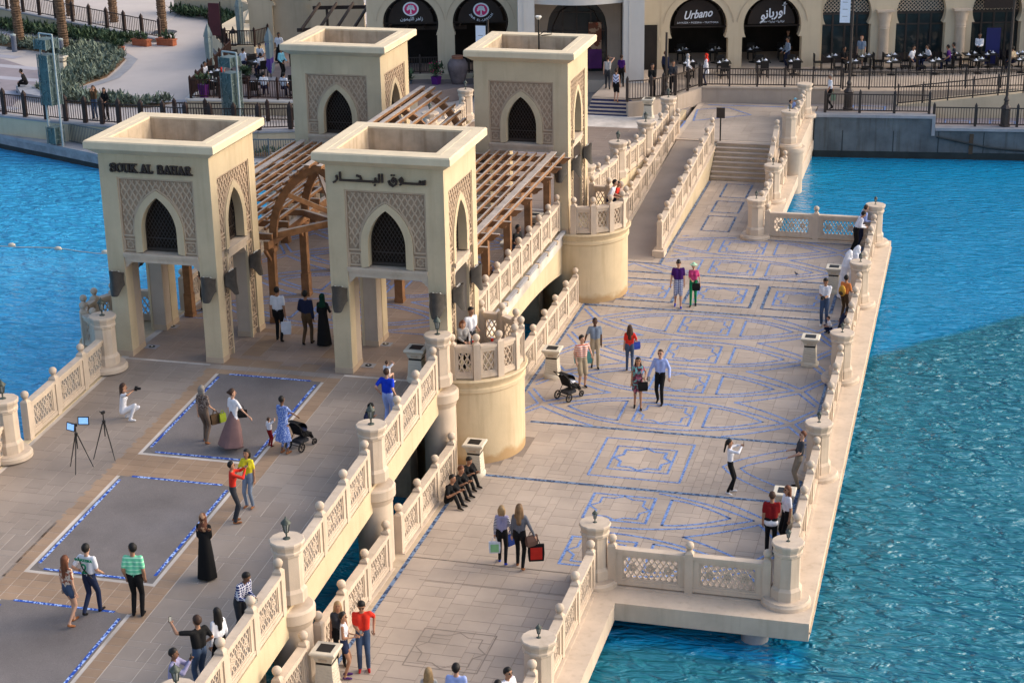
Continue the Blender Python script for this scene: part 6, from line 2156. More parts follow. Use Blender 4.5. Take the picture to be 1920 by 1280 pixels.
# cafe terrace -------------------------------------------------------------
CZ = 1.6
def cafe():
    poly = [(-39.9, 84.8), (-33.6, 85.4), (-28.5, 88.2), (-26.0, 91.6), (-26, 98), (-30, 108), (-44, 108), (-45.5, 101.0), (-42.1, 95.5)]
    slab('cafe_terrace', poly, .5, CZ, mat('terrace_tile', (.24, .19, .175), .8, .12, .8), kind='structure')
    t = thing('terrace_wall', 'cream wall with pale coping below the cafe railing at upper left', 'wall', (0, 0, 0))
    loop = [poly[8], poly[0], poly[1], poly[2]]
    for a, b_ in zip(loop[:-1], loop[1:]):
        mb = MB(); mb.bar((a[0], a[1] - .03, 1.22), (b_[0], b_[1] - .03, 1.22), .22, .76); mb.build('wall_body', M_BEIGEW, t)
        mb = MB(); mb.bar((a[0], a[1], 1.64), (b_[0], b_[1], 1.64), .42, .09); mb.build('coping', M_FACPALE, t)
    fence('reddish brown railing round the cafe terrace', [(-45.2, 101, 1.68), (-42.1, 95.5, 1.68), (-39.85, 84.95, 1.68), (-33.6, 85.5, 1.68), (-29, 88, 1.68)], 1.05, 1.5, .10, m=M_SEAT, bal=.13)
    fence('dark picket fence in front of the cafe terrace wall', [(-40.0, 83.2, .9), (-33.5, 84.0, .9), (-28.5, 85.6, .9)], .95, 1.6, .16, bal=.14, m=M_FENCE)
    # upper cafe level
    slab('cafe_upper_level', [(-42.9, 96.6), (-41.2, 96.9), (-40.4, 99.5), (-40.8, 112), (-47, 112), (-46, 101.5)], 1.2, 2.1, M_BEIGEW, kind='structure')
    fence('brown railing on the upper cafe level', [(-46, 101.4, 2.1), (-42.9, 96.7, 2.1), (-41.2, 97.0, 2.1), (-40.5, 99.5, 2.1), (-40.8, 108, 2.1)], 1.0, 1.4, .10, m=M_SEAT, bal=.14)
    slab('garden_wall', [(-54.2, 114.9), (-49.0, 113.2), (-46, 110), (-44.5, 104.5), (-44.9, 104.4), (-46.6, 109.6), (-49.4, 112.7), (-54.4, 114.4)], .9, 2.3, M_BEIGEW, kind='structure')
    fence('dark fence on the cream wall behind the cafe', [(-54.2, 114.6, 2.3), (-49.2, 113.0, 2.3), (-46.4, 109.8, 2.3)], 1.0, 1.4, .12)
    bed('hedge', 'low green hedge along the cream wall between plaza and cafe', [(-54.4, 114.2), (-49.6, 112.4), (-47, 109.4), (-45.4, 104.3), (-46.2, 103.9), (-48.2, 108.8), (-50.2, 111.2), (-54.4, 113.4)], PZ, 700, .35, M_LEAF, 21, .3)
    # closed parasols
    def parasol(x, y, z, h, m, label):
        t = thing('closed_parasol', label, 'parasol', (x, y, z))
        mb = MB(); mb.lathe([(.03, 0), (.03, h - .2)], 8); mb.build('pole', M_BLACK, t)
        mb = MB()
        prof = [(.17, .45), (.22, .7), (.17, 1.0), (.19, 1.5), (.21, h - 1.0), (.20, h - .75), (.13, h - .6), (.24, h - .7), (.20, h - .5), (.10, h - .2), (.02, h)]
        mb.lathe(prof, 16)
        mb.xf(lambda X, Y_, Z_: (X * (1 + .22 * math.sin(math.atan2(Y_, X) * 5 + Z_ * .4)), Y_ * (1 + .22 * math.sin(math.atan2(Y_, X) * 5 + Z_ * .4)), Z_ + .12 * math.sin(math.atan2(Y_, X) * 2) * (Z_ < .8)))
        mb.build('canopy', m, t, smooth=True)
        mb = MB(); mb.lathe([(.35, 0), (.33, .10), (.06, .12)], 16); mb.build('base', M_GREYST, t)
    GC = mat('grey_canvas', (.235, .275, .265), .9, .12, 4); PC = pattern_mat('purple_canvas', (.10, .055, .26), (.22, .27, .28), 'blotch', 1.4, .46)
    parasol(-41.2, 90.6, CZ, 2.95, GC, 'closed grey green parasol at the near left corner of the cafe')
    parasol(-42.3, 97.6, CZ, 3.4, GC, 'closed grey green parasol behind, beside the dark lantern')
    parasol(-37.6, 90.5, CZ, 2.85, PC, 'closed purple parasol on the cafe terrace')
    # maroon sign
    t = thing('menu_sign', 'maroon vertical sign with pale writing on a dark post by the cafe', 'sign', (-43.4, 97.4, 1.6))
    mb = MB(); mb.lathe([(.04, 0), (.04, 3.0)], 8); mb.build('post', M_BLACK, t)
    mb = MB(); mb.box(-.75, -.06, -.03, .03, 1.0, 2.9); mb.build('panel', mat('maroon', (.095, .022, .028), .6), t)
    t = thing('floor_lantern', 'large black floor lantern on the low wall of the cafe', 'lantern', (-42.6, 97.2, 2.1))
    mb = MB()
    for sx in (-.18, .18):
        for sy in (-.18, .18):
            mb.box(sx - .02, sx + .02, sy - .02, sy + .02, 0, .75)
    mb.box(-.21, .21, -.21, .21, 0, .05); mb.box(-.21, .21, -.21, .21, .72, .77); mb.build('frame', M_BLACK, t)
    mb = MB(); mb.lathe([(.26, .77), (.05, .98), (.03, 1.1)], 4, ph=math.pi / 4); mb.build('roof', M_BLACK, t)
    # dark slatted pergola
    t = thing('slatted_pergola', 'dark slatted pergola roof behind the far left gate tower', 'pergola', (-36.2, 92.0, CZ), TA)
    for k in range(10):
        mb = MB(); mb.bar((k * .95, -.6, 2.62), (k * .95 + .6, 4.2, 3.25), .10, .16); mb.build('slat', M_WOODD, t)
    for (x, y) in ((0.4, 0), (3.6, 0), (7.8, 0), (1, 4), (8.4, 4)):
        mb = MB(); mb.box(x - .07, x + .07, y - .07, y + .07, 0, 2.62 + y * .13); mb.build('post', M_WOODD, t)
    mb = MB(); mb.bar((-.3, 0, 2.5), (9, 0, 2.5), .12, .2); mb.bar((.2, 4, 3.05), (9.6, 4, 3.05), .12, .2); mb.build('girder', M_WOODD, t)
    # tables, chairs
    spots = [(-39.0, 86.4), (-36.8, 86.6), (-34.9, 86.9), (-40.1, 88.6), (-38.9, 91.8), (-40.4, 93.4), (-37.0, 94.0), (-35.4, 96.5), (-33.5, 99.8)]
    for i, (x, y) in enumerate(spots):
        table_set(0, 0, 'small dark table on the cafe terrace at upper left', ((0, -.7, math.pi), (0, .7, 0)), z=CZ, world=(x, y), rz=.2 * i)
    for i, (x, y) in enumerate(((-43.6, 104.2), (-42.3, 101.3))):
        table_set(0, 0, 'dark cafe table on the upper level, %s one' % ('farther', 'nearer')[i], z=2.1, world=(x, y), rz=.3)
M_WOODD = mat('dark_stained_timber', (.06, .04, .032), .6, .2, 3)
cafe()
def pot(x, y, z, label, m, r=.28, h=.6, leafm=None, hl=.5, flower=False, seed=1):
    t = thing('potted_plant', label, 'potted plant', (x, y, z))
    mb = MB(); mb.lathe([(r * .62, 0), (r, h), (r * 1.06, h), (r * 1.0, h - .03)], 4 if m is M_PURPOT else 14, ph=.5); mb.build('pot', m, t)
    rn = random.Random(seed)
    pts = [(rn.uniform(-r, r) * .9, rn.uniform(-r, r) * .9, h + rn.uniform(0, hl), .1) for _ in range(40)]
    mb = MB(); foliage_mesh(mb, pts, .22, 4, rn); mb.build('leaves', leafm or M_LEAF, t)
    if flower:
        mb = MB()
        for _ in range(24):
            mb.ball((rn.uniform(-r, r), rn.uniform(-r, r), h + rn.uniform(.1, hl + .2)), .035, 5, 4)
        mb.build('flowers', mat('pink_flower', (.45, .02, .12), .7), t)
M_YLEAF = mat('yellow_green_leaf', (.13, .19, .04), .7, .3, 3, island=.3)
pot(-28.3, 91.0, 1.27, 'purple tapered pot with red flowers at the foot of the arch pier', M_PURPOT, .3, .75, hl=.6, flower=True, seed=2)
pot(-30.9, 92.4, 1.8, 'purple tapered pot with yellow green plant on the wall under the left arch', M_PURPOT, .3, .8, leafm=M_YLEAF, hl=.5, seed=3)
pot(-29.9, 90.9, 1.27, 'blue grey pot with a round green plant below the left arch', mat('blue_pot', (.07, .10, .14)), .28, .5, hl=.35, seed=4)
pot(-25.9, 91.4, 1.27, 'dark pot with a green bush behind the clay jar', M_SEAT, .3, .6, hl=.7, seed=5)
pot(-39.3, 85.4, CZ, 'purple square pot with a clipped green bush at the cafe corner', M_PURPOT, .33, .75, hl=.35, seed=6)
pot(-41.0, 101.2, 2.1, 'leafy green plant beside the tall dark post on the upper cafe level', M_SEAT, .3, .5, hl=.9, seed=7)
pot(-38.6, 89.3, CZ, 'green bush in a dark pot by the cafe side railing', M_SEAT, .3, .4, hl=.4, seed=8)
t = thing('clay_jar', 'very large brown clay jar standing before the second arch', 'jar', (-27.2, 91.4, 1.27))
mb = MB(); mb.lathe([(.18, 0), (.24, .05), (.42, .6), (.55, 1.15), (.55, 1.4), (.42, 1.62), (.30, 1.68), (.29, 1.74), (.33, 1.80), (.30, 1.82)], 24)
mb.build('body', mat('clay_jar', (.15, .12, .125), .8, .25, 2), t, smooth=True)
mb = MB(); mb.lathe([(.305, 1.69), (.295, 1.74), (.335, 1.80), (.31, 1.825)], 24); mb.build('neck', mat('clay_neck', (.30, .13, .08), .8), t, smooth=True)
fence('dark railing under the arches of the left restaurant', [fp(-19.8, .45, 1.83), fp(-11.8, .45, 1.83)], .95, 1.3, .07)
lamp_post(-40.3, 99.4, 2.1, 6.0, 'tall dark post on the upper cafe level behind the waiter')
# ---------------------------------------------------------------- people
def cm(name, col, rough=0.85):
    return mat('cloth_' + name, col, rough, 0.08, 6, spec=0.15)
SK = {'light': mat('skin_light', (0.50, 0.29, 0.20), .6, .06, 5), 'tan': mat('skin_tan', (0.36, 0.19, 0.115), .6, .06, 5),
      'brown': mat('skin_brown', (0.17, 0.085, 0.05), .6, .06, 5), 'dark': mat('skin_dark', (0.085, 0.042, 0.027), .6, .06, 5)}
HR = {'black': mat('hair_black', (0.010, 0.008, 0.007), .6, .2, 9), 'brown': mat('hair_brown', (0.05, 0.024, 0.014), .6, .2, 9),
      'blond': mat('hair_blond', (0.30, 0.20, 0.10), .6, .2, 9), 'grey': mat('hair_grey', (0.22, 0.20, 0.18), .6, .2, 9),
      'auburn': mat('hair_auburn', (0.13, 0.045, 0.02), .6, .2, 9), 'lblond': mat('hair_light_brown', (0.17, 0.10, 0.05), .6, .2, 9)}
K = {'white': cm('white', (.68, .69, .74)), 'black': cm('black', (.010, .010, .011)), 'navy': cm('navy', (.015, .02, .05)), 'jeans': cm('jeans', (.055, .085, .15)),
     'djeans': cm('dark_jeans', (.02, .03, .07)), 'red': cm('red', (.62, .035, .02)), 'dred': cm('dark_red', (.20, .01, .012)), 'purple': cm('purple', (.055, .012, .12)),
     'pink': cm('pink', (.55, .06, .19)), 'green': cm('green', (.01, .22, .09)), 'yellow': cm('yellow', (.70, .60, .03)), 'blue': cm('royal_blue', (.01, .045, .50)),
     'lblue': cm('light_blue', (.33, .42, .75)), 'greyblue': cm('grey_blue', (.19, .24, .32)), 'beige': cm('beige', (.36, .29, .20)), 'khaki': cm('khaki', (.24, .20, .15)),
     'grey': cm('grey', (.12, .125, .15)), 'brown': cm('brown', (.09, .055, .03)), 'mauve': cm('mauve', (.20, .12, .115)), 'orange': cm('orange', (.60, .20, .06)),
     'dgrey': cm('dark_grey', (.04, .042, .05)), 'lgrey': cm('light_grey', (.38, .37, .36)), 'lilac': cm('lilac', (.28, .27, .42)), 'tealc': cm('teal_cloth', (.12, .33, .33)),
     'cyan': cm('cyan', (.20, .50, .62)), 'dgreen': cm('dark_green', (.005, .035, .022)), 'taupe': cm('taupe', (.13, .095, .075)),
     'shoe': cm('shoe_black', (.012, .011, .011)), 'tanshoe': cm('shoe_tan', (.30, .12, .05)), 'wshoe': cm('shoe_white', (.7, .7, .72)), 'rshoe': cm('shoe_red', (.4, .02, .02)), 'bshoe': cm('shoe_blue', (.02, .05, .45)), 'pshoe': cm('shoe_violet', (.08, .03, .15)),
     'redstripe': pattern_mat('red_white_stripes', (.60, .16, .10), (.70, .64, .60), 'stripe', 14, .5), 'greenstripe': pattern_mat('green_stripes', (.16, .58, .34), (.42, .75, .55), 'stripe', 11, .72),
     'check': pattern_mat('navy_check', (.02, .03, .12), (.62, .63, .70), 'check', 16, .76), 'plaid': pattern_mat('blue_plaid', (.50, .52, .62), (.06, .09, .22), 'check', 16, .7),
     'floral': pattern_mat('dark_floral', (.10, .03, .05), (.12, .30, .33), 'blotch', 9, .52, cc=(.33, .10, .16)), 'leopard': pattern_mat('brown_print', (.25, .20, .17), (.09, .06, .05), 'blotch', 22, .5),
     'lace': pattern_mat('lace_print', (.60, .48, .38), (.28, .09, .05), 'blotch', 16, .52), 'blueprint': pattern_mat('blue_dress_print', (.10, .17, .46), (.35, .43, .66), 'blotch', 26, .55),
     'gold': pattern_mat('brown_gold_print', (.10, .04, .025), (.38, .22, .13), 'blotch', 9, .55), 'chevron': pattern_mat('chevron_print', (.60, .63, .80), (.02, .025, .08), 'chevron', 5.5, .72),
     'bwstripe': pattern_mat('navy_white_stripes', (.02, .025, .07), (.55, .55, .62), 'stripe', 22, .5)}

def ik(a, c, l1, l2, pole):
    a, c = Vector(a), Vector(c)
    d = c - a; L = min(d.length, (l1 + l2) * .999)
    if d.length < 1e-6: return a
    u = d.normalized()
    x = (L * L + l1 * l1 - l2 * l2) / (2 * L)
    h = math.sqrt(max(0, l1 * l1 - x * x))
    pl = Vector(pole); pl = pl - u * pl.dot(u)
    if pl.length < 1e-6: pl = Vector((0, 0, 1))
    return a + u * x + pl.normalized() * h

def cap_mesh(mb, a, b_, ra, rb, seg=10):
    """closed capsule between two points"""
    a, b_ = Vector(a), Vector(b_)
    d = b_ - a
    if d.length < 1e-4: d = Vector((0, 0, 1e-3)); b_ = a + d
    u = d.normalized()
    pts, rs = [], []
    for t in (80, 45, 0):
        pts.append(a - u * ra * math.sin(R(t))); rs.append(ra * math.cos(R(t)) + 1e-4)
    for t in (0, 45, 80):
        pts.append(b_ + u * rb * math.sin(R(t))); rs.append(rb * math.cos(R(t)) + 1e-4)
    v0 = u.cross(Vector((0.3, 1, 0.2))).normalized(); v1 = u.cross(v0)
    vs = []
    for p, r in zip(pts, rs):
        for k in range(seg):
            t = 2 * math.pi * k / seg
            vs.append(p + (v0 * math.cos(t) + v1 * math.sin(t)) * r)
    fs = []
    for i in range(5):
        for k in range(seg):
            k2 = (k + 1) % seg
            fs.append((i * seg + k, i * seg + k2, (i + 1) * seg + k2, (i + 1) * seg + k))
    fs += [tuple(range(seg - 1, -1, -1)), tuple(5 * seg + k for k in range(seg))]
    mb.add(vs, fs)

ARMS = {  # hand targets (x outward, y forward, z up), elbow pole handled by side
    'down': (.225, .03, .79), 'fwd': (.20, .22, .98), 'hip': (.25, .0, 1.02), 'pocket': (.21, .06, .90), 'swingf': (.23, .24, .88), 'swingb': (.235, -.22, .88),
    'hold': (.06, .27, 1.12), 'camera': (.05, .24, 1.22), 'phone': (.05, .36, 1.52), 'rail': (.16, .36, 1.06), 'railin': (.02, .38, 1.08), 'out': (.55, .25, 1.10),
    'selfie': (.55, .38, 1.45), 'bagsh': (.22, .16, 1.12), 'face': (.06, .14, 1.56), 'up': (.12, .34, 1.62), 'push': (.20, .42, 1.02), 'knee': (.14, .38, .55), 'behind': (.10, -.18, .95), 'carry': (.30, .0, .78)}

def person(label, pos, face, h=1.72, top='white', bottom='black', skin='light', hair='black', hairstyle='short', sleeve='short', legs='long',
           shoe='shoe', dress=None, arms=('down', 'down'), stride=0.0, lean=0.0, pose='stand', turn=0.0, look=0.0, build='m', glasses=False, sideways=0.0,
           scarf=None, cuff=None, group=None, vox=None, hips=None, undertop=None, name='person', twist=0.0):
    """face: heading in degrees measured from +X, anticlockwise"""
    s = h / 1.75
    fem = build == 'f'
    P_ = []          # primitives: a, b, ra, rb, material index
    mats = []
    def mi(m):
        if m not in mats: mats.append(m)
        return mats.index(m)
    TOP, BOT, SKN = K[top], K[bottom], SK[skin]
    HAIR = HR.get(hair) or K.get(hair)
    SHOE = K[shoe]
    pel = Vector((sideways, 0, .93))
    if pose == 'sit': pel = Vector((0, 0, .52))
    if pose == 'ground': pel = Vector((0, -.05, .13))
    if pose == 'crouch': pel = Vector((0, -.06, .30))
    ln = R(lean)
    def T(x, y, z):   # torso frame above pelvis
        dx, dy, dz = x, y, z
        tw = R(twist) * min(1, max(0, dz / .5)); dx, dy = dx * math.cos(tw) - dy * math.sin(tw), dx * math.sin(tw) + dy * math.cos(tw)
        return pel + Vector((dx, dy * math.cos(ln) + dz * math.sin(ln), dz * math.cos(ln) - dy * math.sin(ln)))
    hw, sw = (.085, .145) if fem else (.085, .170)
    hip = [pel + Vector((-hw, 0, -.02)), pel + Vector((hw, 0, -.02))]
    sh = [T(-sw, 0, .50), T(sw, 0, .50)]
    if pose == 'stand':
        st = stride
        ft = [Vector((-.095 - abs(st) * .0, st * .5, .085 + (max(0, -st) * .16))), Vector((.095, -st * .5, .085 + (max(0, st) * .16)))]
        if lean > 14:
            ft = [f + Vector((0, -.12, 0)) for f in ft]
        poles = [Vector((0, 1, .1))] * 2
    elif pose == 'sit':
        ft = [Vector((-.11, .42, .085)), Vector((.11, .46, .085))]; poles = [Vector((0, .6, 1))] * 2
    elif pose == 'ground':
        ft = [Vector((-.13, .36, .085)), Vector((.10, .44, .085))]; poles = [Vector((0, .25, 1))] * 2
    else:
        ft = [Vector((-.12, .02, .085)), Vector((.12, .16, .085))]; poles = [Vector((0, 1, .55))] * 2
    TL, SL = .43, .43
    tr = 1.0 if not fem else .93
    for i in (0, 1):
        kn = ik(hip[i], ft[i], TL, SL, poles[i])
        an = ft[i]
        if legs == 'long':
            P_.append((hip[i], kn, .090 * tr, .064 * tr, mi(BOT))); P_.append((kn, an, .064 * tr, .052 * tr, mi(BOT)))
        elif legs == 'shorts':
            P_.append((hip[i], hip[i].lerp(kn, .95), .092 * tr, .082 * tr, mi(BOT))); P_.append((kn.lerp(hip[i], .1), an, .056, .036, mi(SKN))); P_.append((kn.lerp(an, .25), kn.lerp(an, .45), .056, .052, mi(SKN)))
        elif legs == 'mini':
            P_.append((hip[i], hip[i].lerp(kn, .35), .092 * tr, .088 * tr, mi(BOT))); P_.append((hip[i].lerp(kn, .3), kn, .074, .052, mi(SKN))); P_.append((kn, an, .050, .034, mi(SKN)))
        elif legs == 'bare':
            P_.append((hip[i], kn, .078, .052, mi(SKN))); P_.append((kn, an, .050, .034, mi(SKN)))
        fd = Vector((0, 1, 0)) if pose != 'stand' or an.z < .1 else Vector((0, .85, -.5))
        out_ = Vector((.12 if i else -.12, 0, 0))
        fd = (fd + out_).normalized()
        P_.append((an + Vector((0, -.035, -.045)) , an + fd * .15 + Vector((0, 0, -.052)), .040, .032, mi(SHOE)))
        P_.append((an, an + Vector((0, 0, -.03)), .038, .038, mi(SHOE if legs == 'long' else SKN)))
    # torso
    wst = .070 if fem else .088
    for sx in (-1, 1):
        P_.append((pel + Vector((sx * .07, 0, 0)), T(sx * .062, 0, .20), .095, wst + .012, mi(BOT if not dress else TOP)))
        P_.append((T(sx * .060, .0, .16), T(sx * .085, .012, .42), wst + .018, .100 if not fem else .088, mi(TOP)))
        if fem:
            P_.append((T(sx * .075, .065, .36), T(sx * .075, .07, .35), .062, .058, mi(TOP)))
    P_.append((T(-sw + .035, 0, .475), T(sw - .035, 0, .475), .068, .068, mi(TOP)))
    P_.append((T(0, 0, .12), T(0, 0, .25), .085, .09, mi(TOP)))
    if undertop:
        P_.append((T(-.07, 0.0, -.02), T(.07, 0, -.02), .112, .112, mi(K[undertop])))
    # neck, head
    nk = T(0, .0, .53)
    lk = R(look)
    hd = T(0, .02, .0) + Vector((0, 0.0, 0)); hc = T(0, .01 + .05 * math.sin(lk), .71 - .02 * abs(math.sin(lk)))
    P_.append((nk, hc + Vector((0, -.01, -.06)), .052 if not fem else .045, .050 if not fem else .042, mi(SKN)))
    hr = .088 if not fem else .083
    td = R(turn)
    fdir = Vector((-math.sin(td), math.cos(td) * math.cos(lk), -math.sin(lk))).normalized()
    fup = (Vector((0, 0, 1)) - fdir * fdir.z).normalized()
    fr = fdir.cross(fup)
    P_.append((hc - fup * .035 + fdir * .012, hc + fup * .035, hr * .88, hr, mi(SKN)))
    P_.append((hc - fup * .075 + fdir * .035, hc - fup * .06 + fdir * .03, .048, .05, mi(SKN)))
    if hairstyle in ('short', 'long', 'bun', 'pony', 'bob', 'crop'):
        o = .012 if hairstyle != 'crop' else .004
        P_.append((hc + fup * .028 - fdir * .034, hc + fup * .055 - fdir * .016, hr + o, hr + o * .6, mi(HAIR)))
    if hairstyle == 'long':
        P_.append((hc - fdir * .055 - fup * .0, hc - fdir * .085 - fup * .36, hr * .95, .055, mi(HAIR)))
        for sx in (-1, 1):
            P_.append((hc + fr * sx * .06 - fdir * .03, hc + fr * sx * .085 - fdir * .05 - fup * .22, .045, .04, mi(HAIR)))
    if hairstyle == 'bob':
        for sx in (-1, 0, 1):
            P_.append((hc + fr * sx * .055 - fdir * .045, hc + fr * sx * .06 - fdir * .05 - fup * .11, .062, .05, mi(HAIR)))
    if hairstyle == 'bun':
        P_.append((hc - fdir * .12 + fup * .03, hc - fdir * .13 + fup * .03, .042, .042, mi(HAIR)))
    if hairstyle == 'pony':
        P_.append((hc - fdir * .10 + fup * .02, hc - fdir * .16 - fup * .30, .04, .03, mi(HAIR)))
    if hairstyle == 'bald':
        pass
    if hairstyle in ('cap', 'hat'):
        P_.append((hc + fup * .045 - fdir * .01, hc + fup * .075 - fdir * .01, hr + .012, hr - .005, mi(HAIR)))
        if hairstyle == 'cap':
            P_.append((hc + fup * .055 + fdir * .08 - fr * .03, hc + fup * .055 + fdir * .10 + fr * .03, .035, .035, mi(HAIR)))
        else:
            for k in range(12):
                a = math.pi * 2 * k / 12
                P_.append((hc + fup * .05 + (fdir * math.cos(a) + fr * math.sin(a)) * .12, hc + fup * .045 + (fdir * math.cos(a + .5) + fr * math.sin(a + .5)) * .13, .022, .022, mi(HAIR)))
    if scarf:
        SCF = K[scarf]
        P_.append((hc + fup * .025 - fdir * .028, hc + fup * .05 - fdir * .014, hr + .020, hr + .014, mi(SCF)))
        P_.append((hc - fup * .10 - fdir * .03, T(0, -.02, .47), hr * .95, .125, mi(SCF)))
        for sx in (-1, 1):
            P_.append((hc + fr * sx * .05 - fup * .02 - fdir * .02, hc + fr * sx * .035 - fup * .13 + fdir * .02, .055, .06, mi(SCF)))
            P_.append((T(0, 0, .52), T(sx * .13, 0, .42), .09, .07, mi(SCF)))
        if top == 'white' and scarf == 'white':
            P_.append((hc - fdir * .09, T(0, -.12, .22), .09, .08, mi(SCF)))
    # arms
    hands = []
    for i in (0, 1):
        a = arms[i]
        sx = 1 if i else -1
        if isinstance(a, str):
            x, y, z = ARMS[a]
            if pose == 'stand':
                tgt = Vector((sx * x, y, z)) + Vector((sideways, 0, 0))
                if lean and a not in ('rail', 'railin', 'push', 'down', 'carry'):
                    q = T(sx * x, y, z - .93); tgt = q
            else:
                tgt = pel + Vector((sx * x, y, z - .93))
                if a == 'knee': tgt = Vector((sx * x, y, .50 if pose != 'sit' else .62))
        else:
            tgt = Vector(a)
        d = tgt - sh[i]
        if d.length > .57: tgt = sh[i] + d.normalized() * .57
        el = ik(sh[i], tgt, .29, .285, Vector((sx * .4, -.9, -.35)))
        wr = tgt
        ra = .052 if not fem else .042
        if sleeve in ('short', 'long', 'cap'):
            cov = {'short': .72, 'cap': .3, 'long': 1.0}[sleeve]
            P_.append((sh[i], sh[i].lerp(el, cov), ra + .008, ra + .004, mi(TOP)))
        else:
            P_.append((sh[i], sh[i].lerp(el, .3), ra, ra - .004, mi(SKN)))
        if sleeve == 'long':
            SLV = K[cuff] if cuff else TOP
            P_.append((el, el.lerp(wr, .93), ra + .002, ra - .010, mi(SLV)))
            if cuff: P_.append((sh[i].lerp(el, .1), el, ra + .010, ra + .006, mi(SLV)))
        else:
            P_.append((sh[i].lerp(el, .4), el, ra - .008, ra - .010, mi(SKN)))
            P_.append((el, wr, ra - .010, ra - .020, mi(SKN)))
        fdv = (wr - el).normalized()
        palm = wr + fdv * .05
        P_.append((wr, palm, .027, .033, mi(SKN)))
        hands.append((wr, palm, fdv, sx))
    # skirts and robes as flared forms
    flares = []
    if dress in ('abaya', 'kandura', 'long', 'knee', 'mini', 'midi', 'maxi'):
        zend = {'abaya': .03, 'kandura': .06, 'long': .12, 'maxi': .16, 'midi': .42, 'knee': .50, 'mini': .62}[dress]
        rb = {'abaya': .25, 'kandura': .24, 'long': .30, 'maxi': .40, 'midi': .25, 'knee': .22, 'mini': .19}[dress]
        m_ = TOP if dress in ('abaya', 'kandura', 'knee', 'mini') else BOT
        z1 = .30 if dress in ('abaya', 'kandura', 'knee', 'mini') else .12
        flares.append((pel + Vector((0, 0, z1)), Vector((sideways * .4, -.02 - stride * .0 - (.14 if dress == 'maxi' else 0), zend)), .115 if z1 < .2 else .125, rb, mi(m_)))
    mb = MB()
    for a, b_, ra, rb, m_ in P_:
        cap_mesh(mb, a, b_, ra, rb)
    for a, b_, ra, rb, m_ in flares:
        n = 8; sg = 20
        vs, fs = [], []
        for j in range(n + 1):
            f = j / n; c = a.lerp(b_, f); r = ra + (rb - ra) * (f ** .8)
            for k in range(sg):
                t = 2 * math.pi * k / sg
                rr = r * (1 + .07 * f * math.sin(5 * t + 1))
                vs.append((c.x + rr * math.cos(t), c.y + rr * .82 * math.sin(t), c.z))
        for j in range(n):
            for k in range(sg):
                k2 = (k + 1) % sg
                fs.append((j * sg + k, (j + 1) * sg + k, (j + 1) * sg + k2, j * sg + k2))
        fs += [tuple(range(sg)), tuple(n * sg + k for k in range(sg - 1, -1, -1))]
        mb.add(vs, fs)
    me = bpy.data.meshes.new('tmp'); me.from_pydata(mb.v, [], mb.f); me.update()
    o = bpy.data.objects.new(name, me); C.objects.link(o)
    md = o.modifiers.new('r', 'REMESH'); md.mode = 'VOXEL'; md.voxel_size = vox or .021
    dg = bpy.context.evaluated_depsgraph_get()
    ev = bpy.data.meshes.new_from_object(o.evaluated_get(dg))
    o.modifiers.clear(); o.data = ev; bpy.data.meshes.remove(me)
    ev.name = 'body'
    nv = len(ev.vertices); co = np.empty(nv * 3); ev.vertices.foreach_get('co', co); co = co.reshape(-1, 3)
    # one light smoothing pass
    ne = len(ev.edges); ed = np.empty(ne * 2, int); ev.edges.foreach_get('vertices', ed); ed = ed.reshape(-1, 2)
    for _ in range(2):
        acc = np.zeros_like(co); cnt = np.zeros(nv)
        np.add.at(acc, ed[:, 0], co[ed[:, 1]]); np.add.at(acc, ed[:, 1], co[ed[:, 0]])
        np.add.at(cnt, ed[:, 0], 1); np.add.at(cnt, ed[:, 1], 1)
        co = co * .5 + .5 * acc / np.maximum(cnt, 1)[:, None]
    ev.vertices.foreach_set('co', co.ravel())
    npol = len(ev.polygons); ct = np.empty(npol * 3); ev.polygons.foreach_get('center', ct); ct = ct.reshape(-1, 3)
    best = np.full(npol, 1e9); bi = np.zeros(npol, int)
    for a, b_, ra, rb, m_ in P_ + flares:
        A = np.array(a); B = np.array(b_); d = B - A; L2 = d @ d + 1e-9
        t = np.clip(((ct - A) @ d) / L2, 0, 1)
        dist = np.linalg.norm(ct - (A + t[:, None] * d), axis=1) - (ra + (rb - ra) * t)
        w = dist < best
        best[w] = dist[w]; bi[w] = m_
    # append fingers, nose, eyes, mouth, ears
    ex = MB(); SKI = mi(SKN); DK = mi(HR['black'])
    for (wr, palm, fdv, sx) in hands:
        side = fdv.cross(Vector((0, 0, 1)))
        if side.length < .2: side = Vector((0, 1, 0))
        side.normalize(); nrm = side.cross(fdv).normalized()
        for k, L in enumerate((.058, .068, .064, .050)):
            b0 = palm + side * (k - 1.5) * .017 + fdv * .018
            b1 = b0 + fdv * L * .55 - nrm * .006; b2 = b1 + (fdv * .7 - nrm * .7).normalized() * L * .5
            ex.tube([b0, b1, b2], [.0095, .0088, .0070], 5, mi=SKI)
        tb = palm - fdv * .02 - side * sx * .028
        ex.tube([tb, tb + (fdv * .6 - side * sx * .7).normalized() * .035, tb + (fdv - side * sx * .3).normalized() * .065], [.0115, .0105, .0085], 5, mi=SKI)
    if not (hairstyle == 'none'):
        e0 = hc + fdir * (hr * .93)
        ex.tube([e0 + fup * .022, e0 + fdir * .026 - fup * .022, e0 - fdir * .002 - fup * .030], [.009, .014, .008], 5, mi=SKI)
        for sx in (-1, 1):
            p = hc + fdir * (hr * .86) + fr * sx * .033 + fup * .02
            ex.ball(p, .0105 if not glasses else .026, 6, 4, mi=DK, sc=(1, .6, .7))
            q = hc + fr * sx * (hr * .97) - fdir * .005
            ex.ball(q, .022, 6, 4, mi=SKI, sc=(.5, .8, 1.2))
            ex.bar(p + fup * .022 - fr * .014, p + fup * .022 + fr * .014, .006, .008, mi=DK)
        LIP = mi(LIPM)
        mo = hc + fdir * (hr * .90) - fup * .052
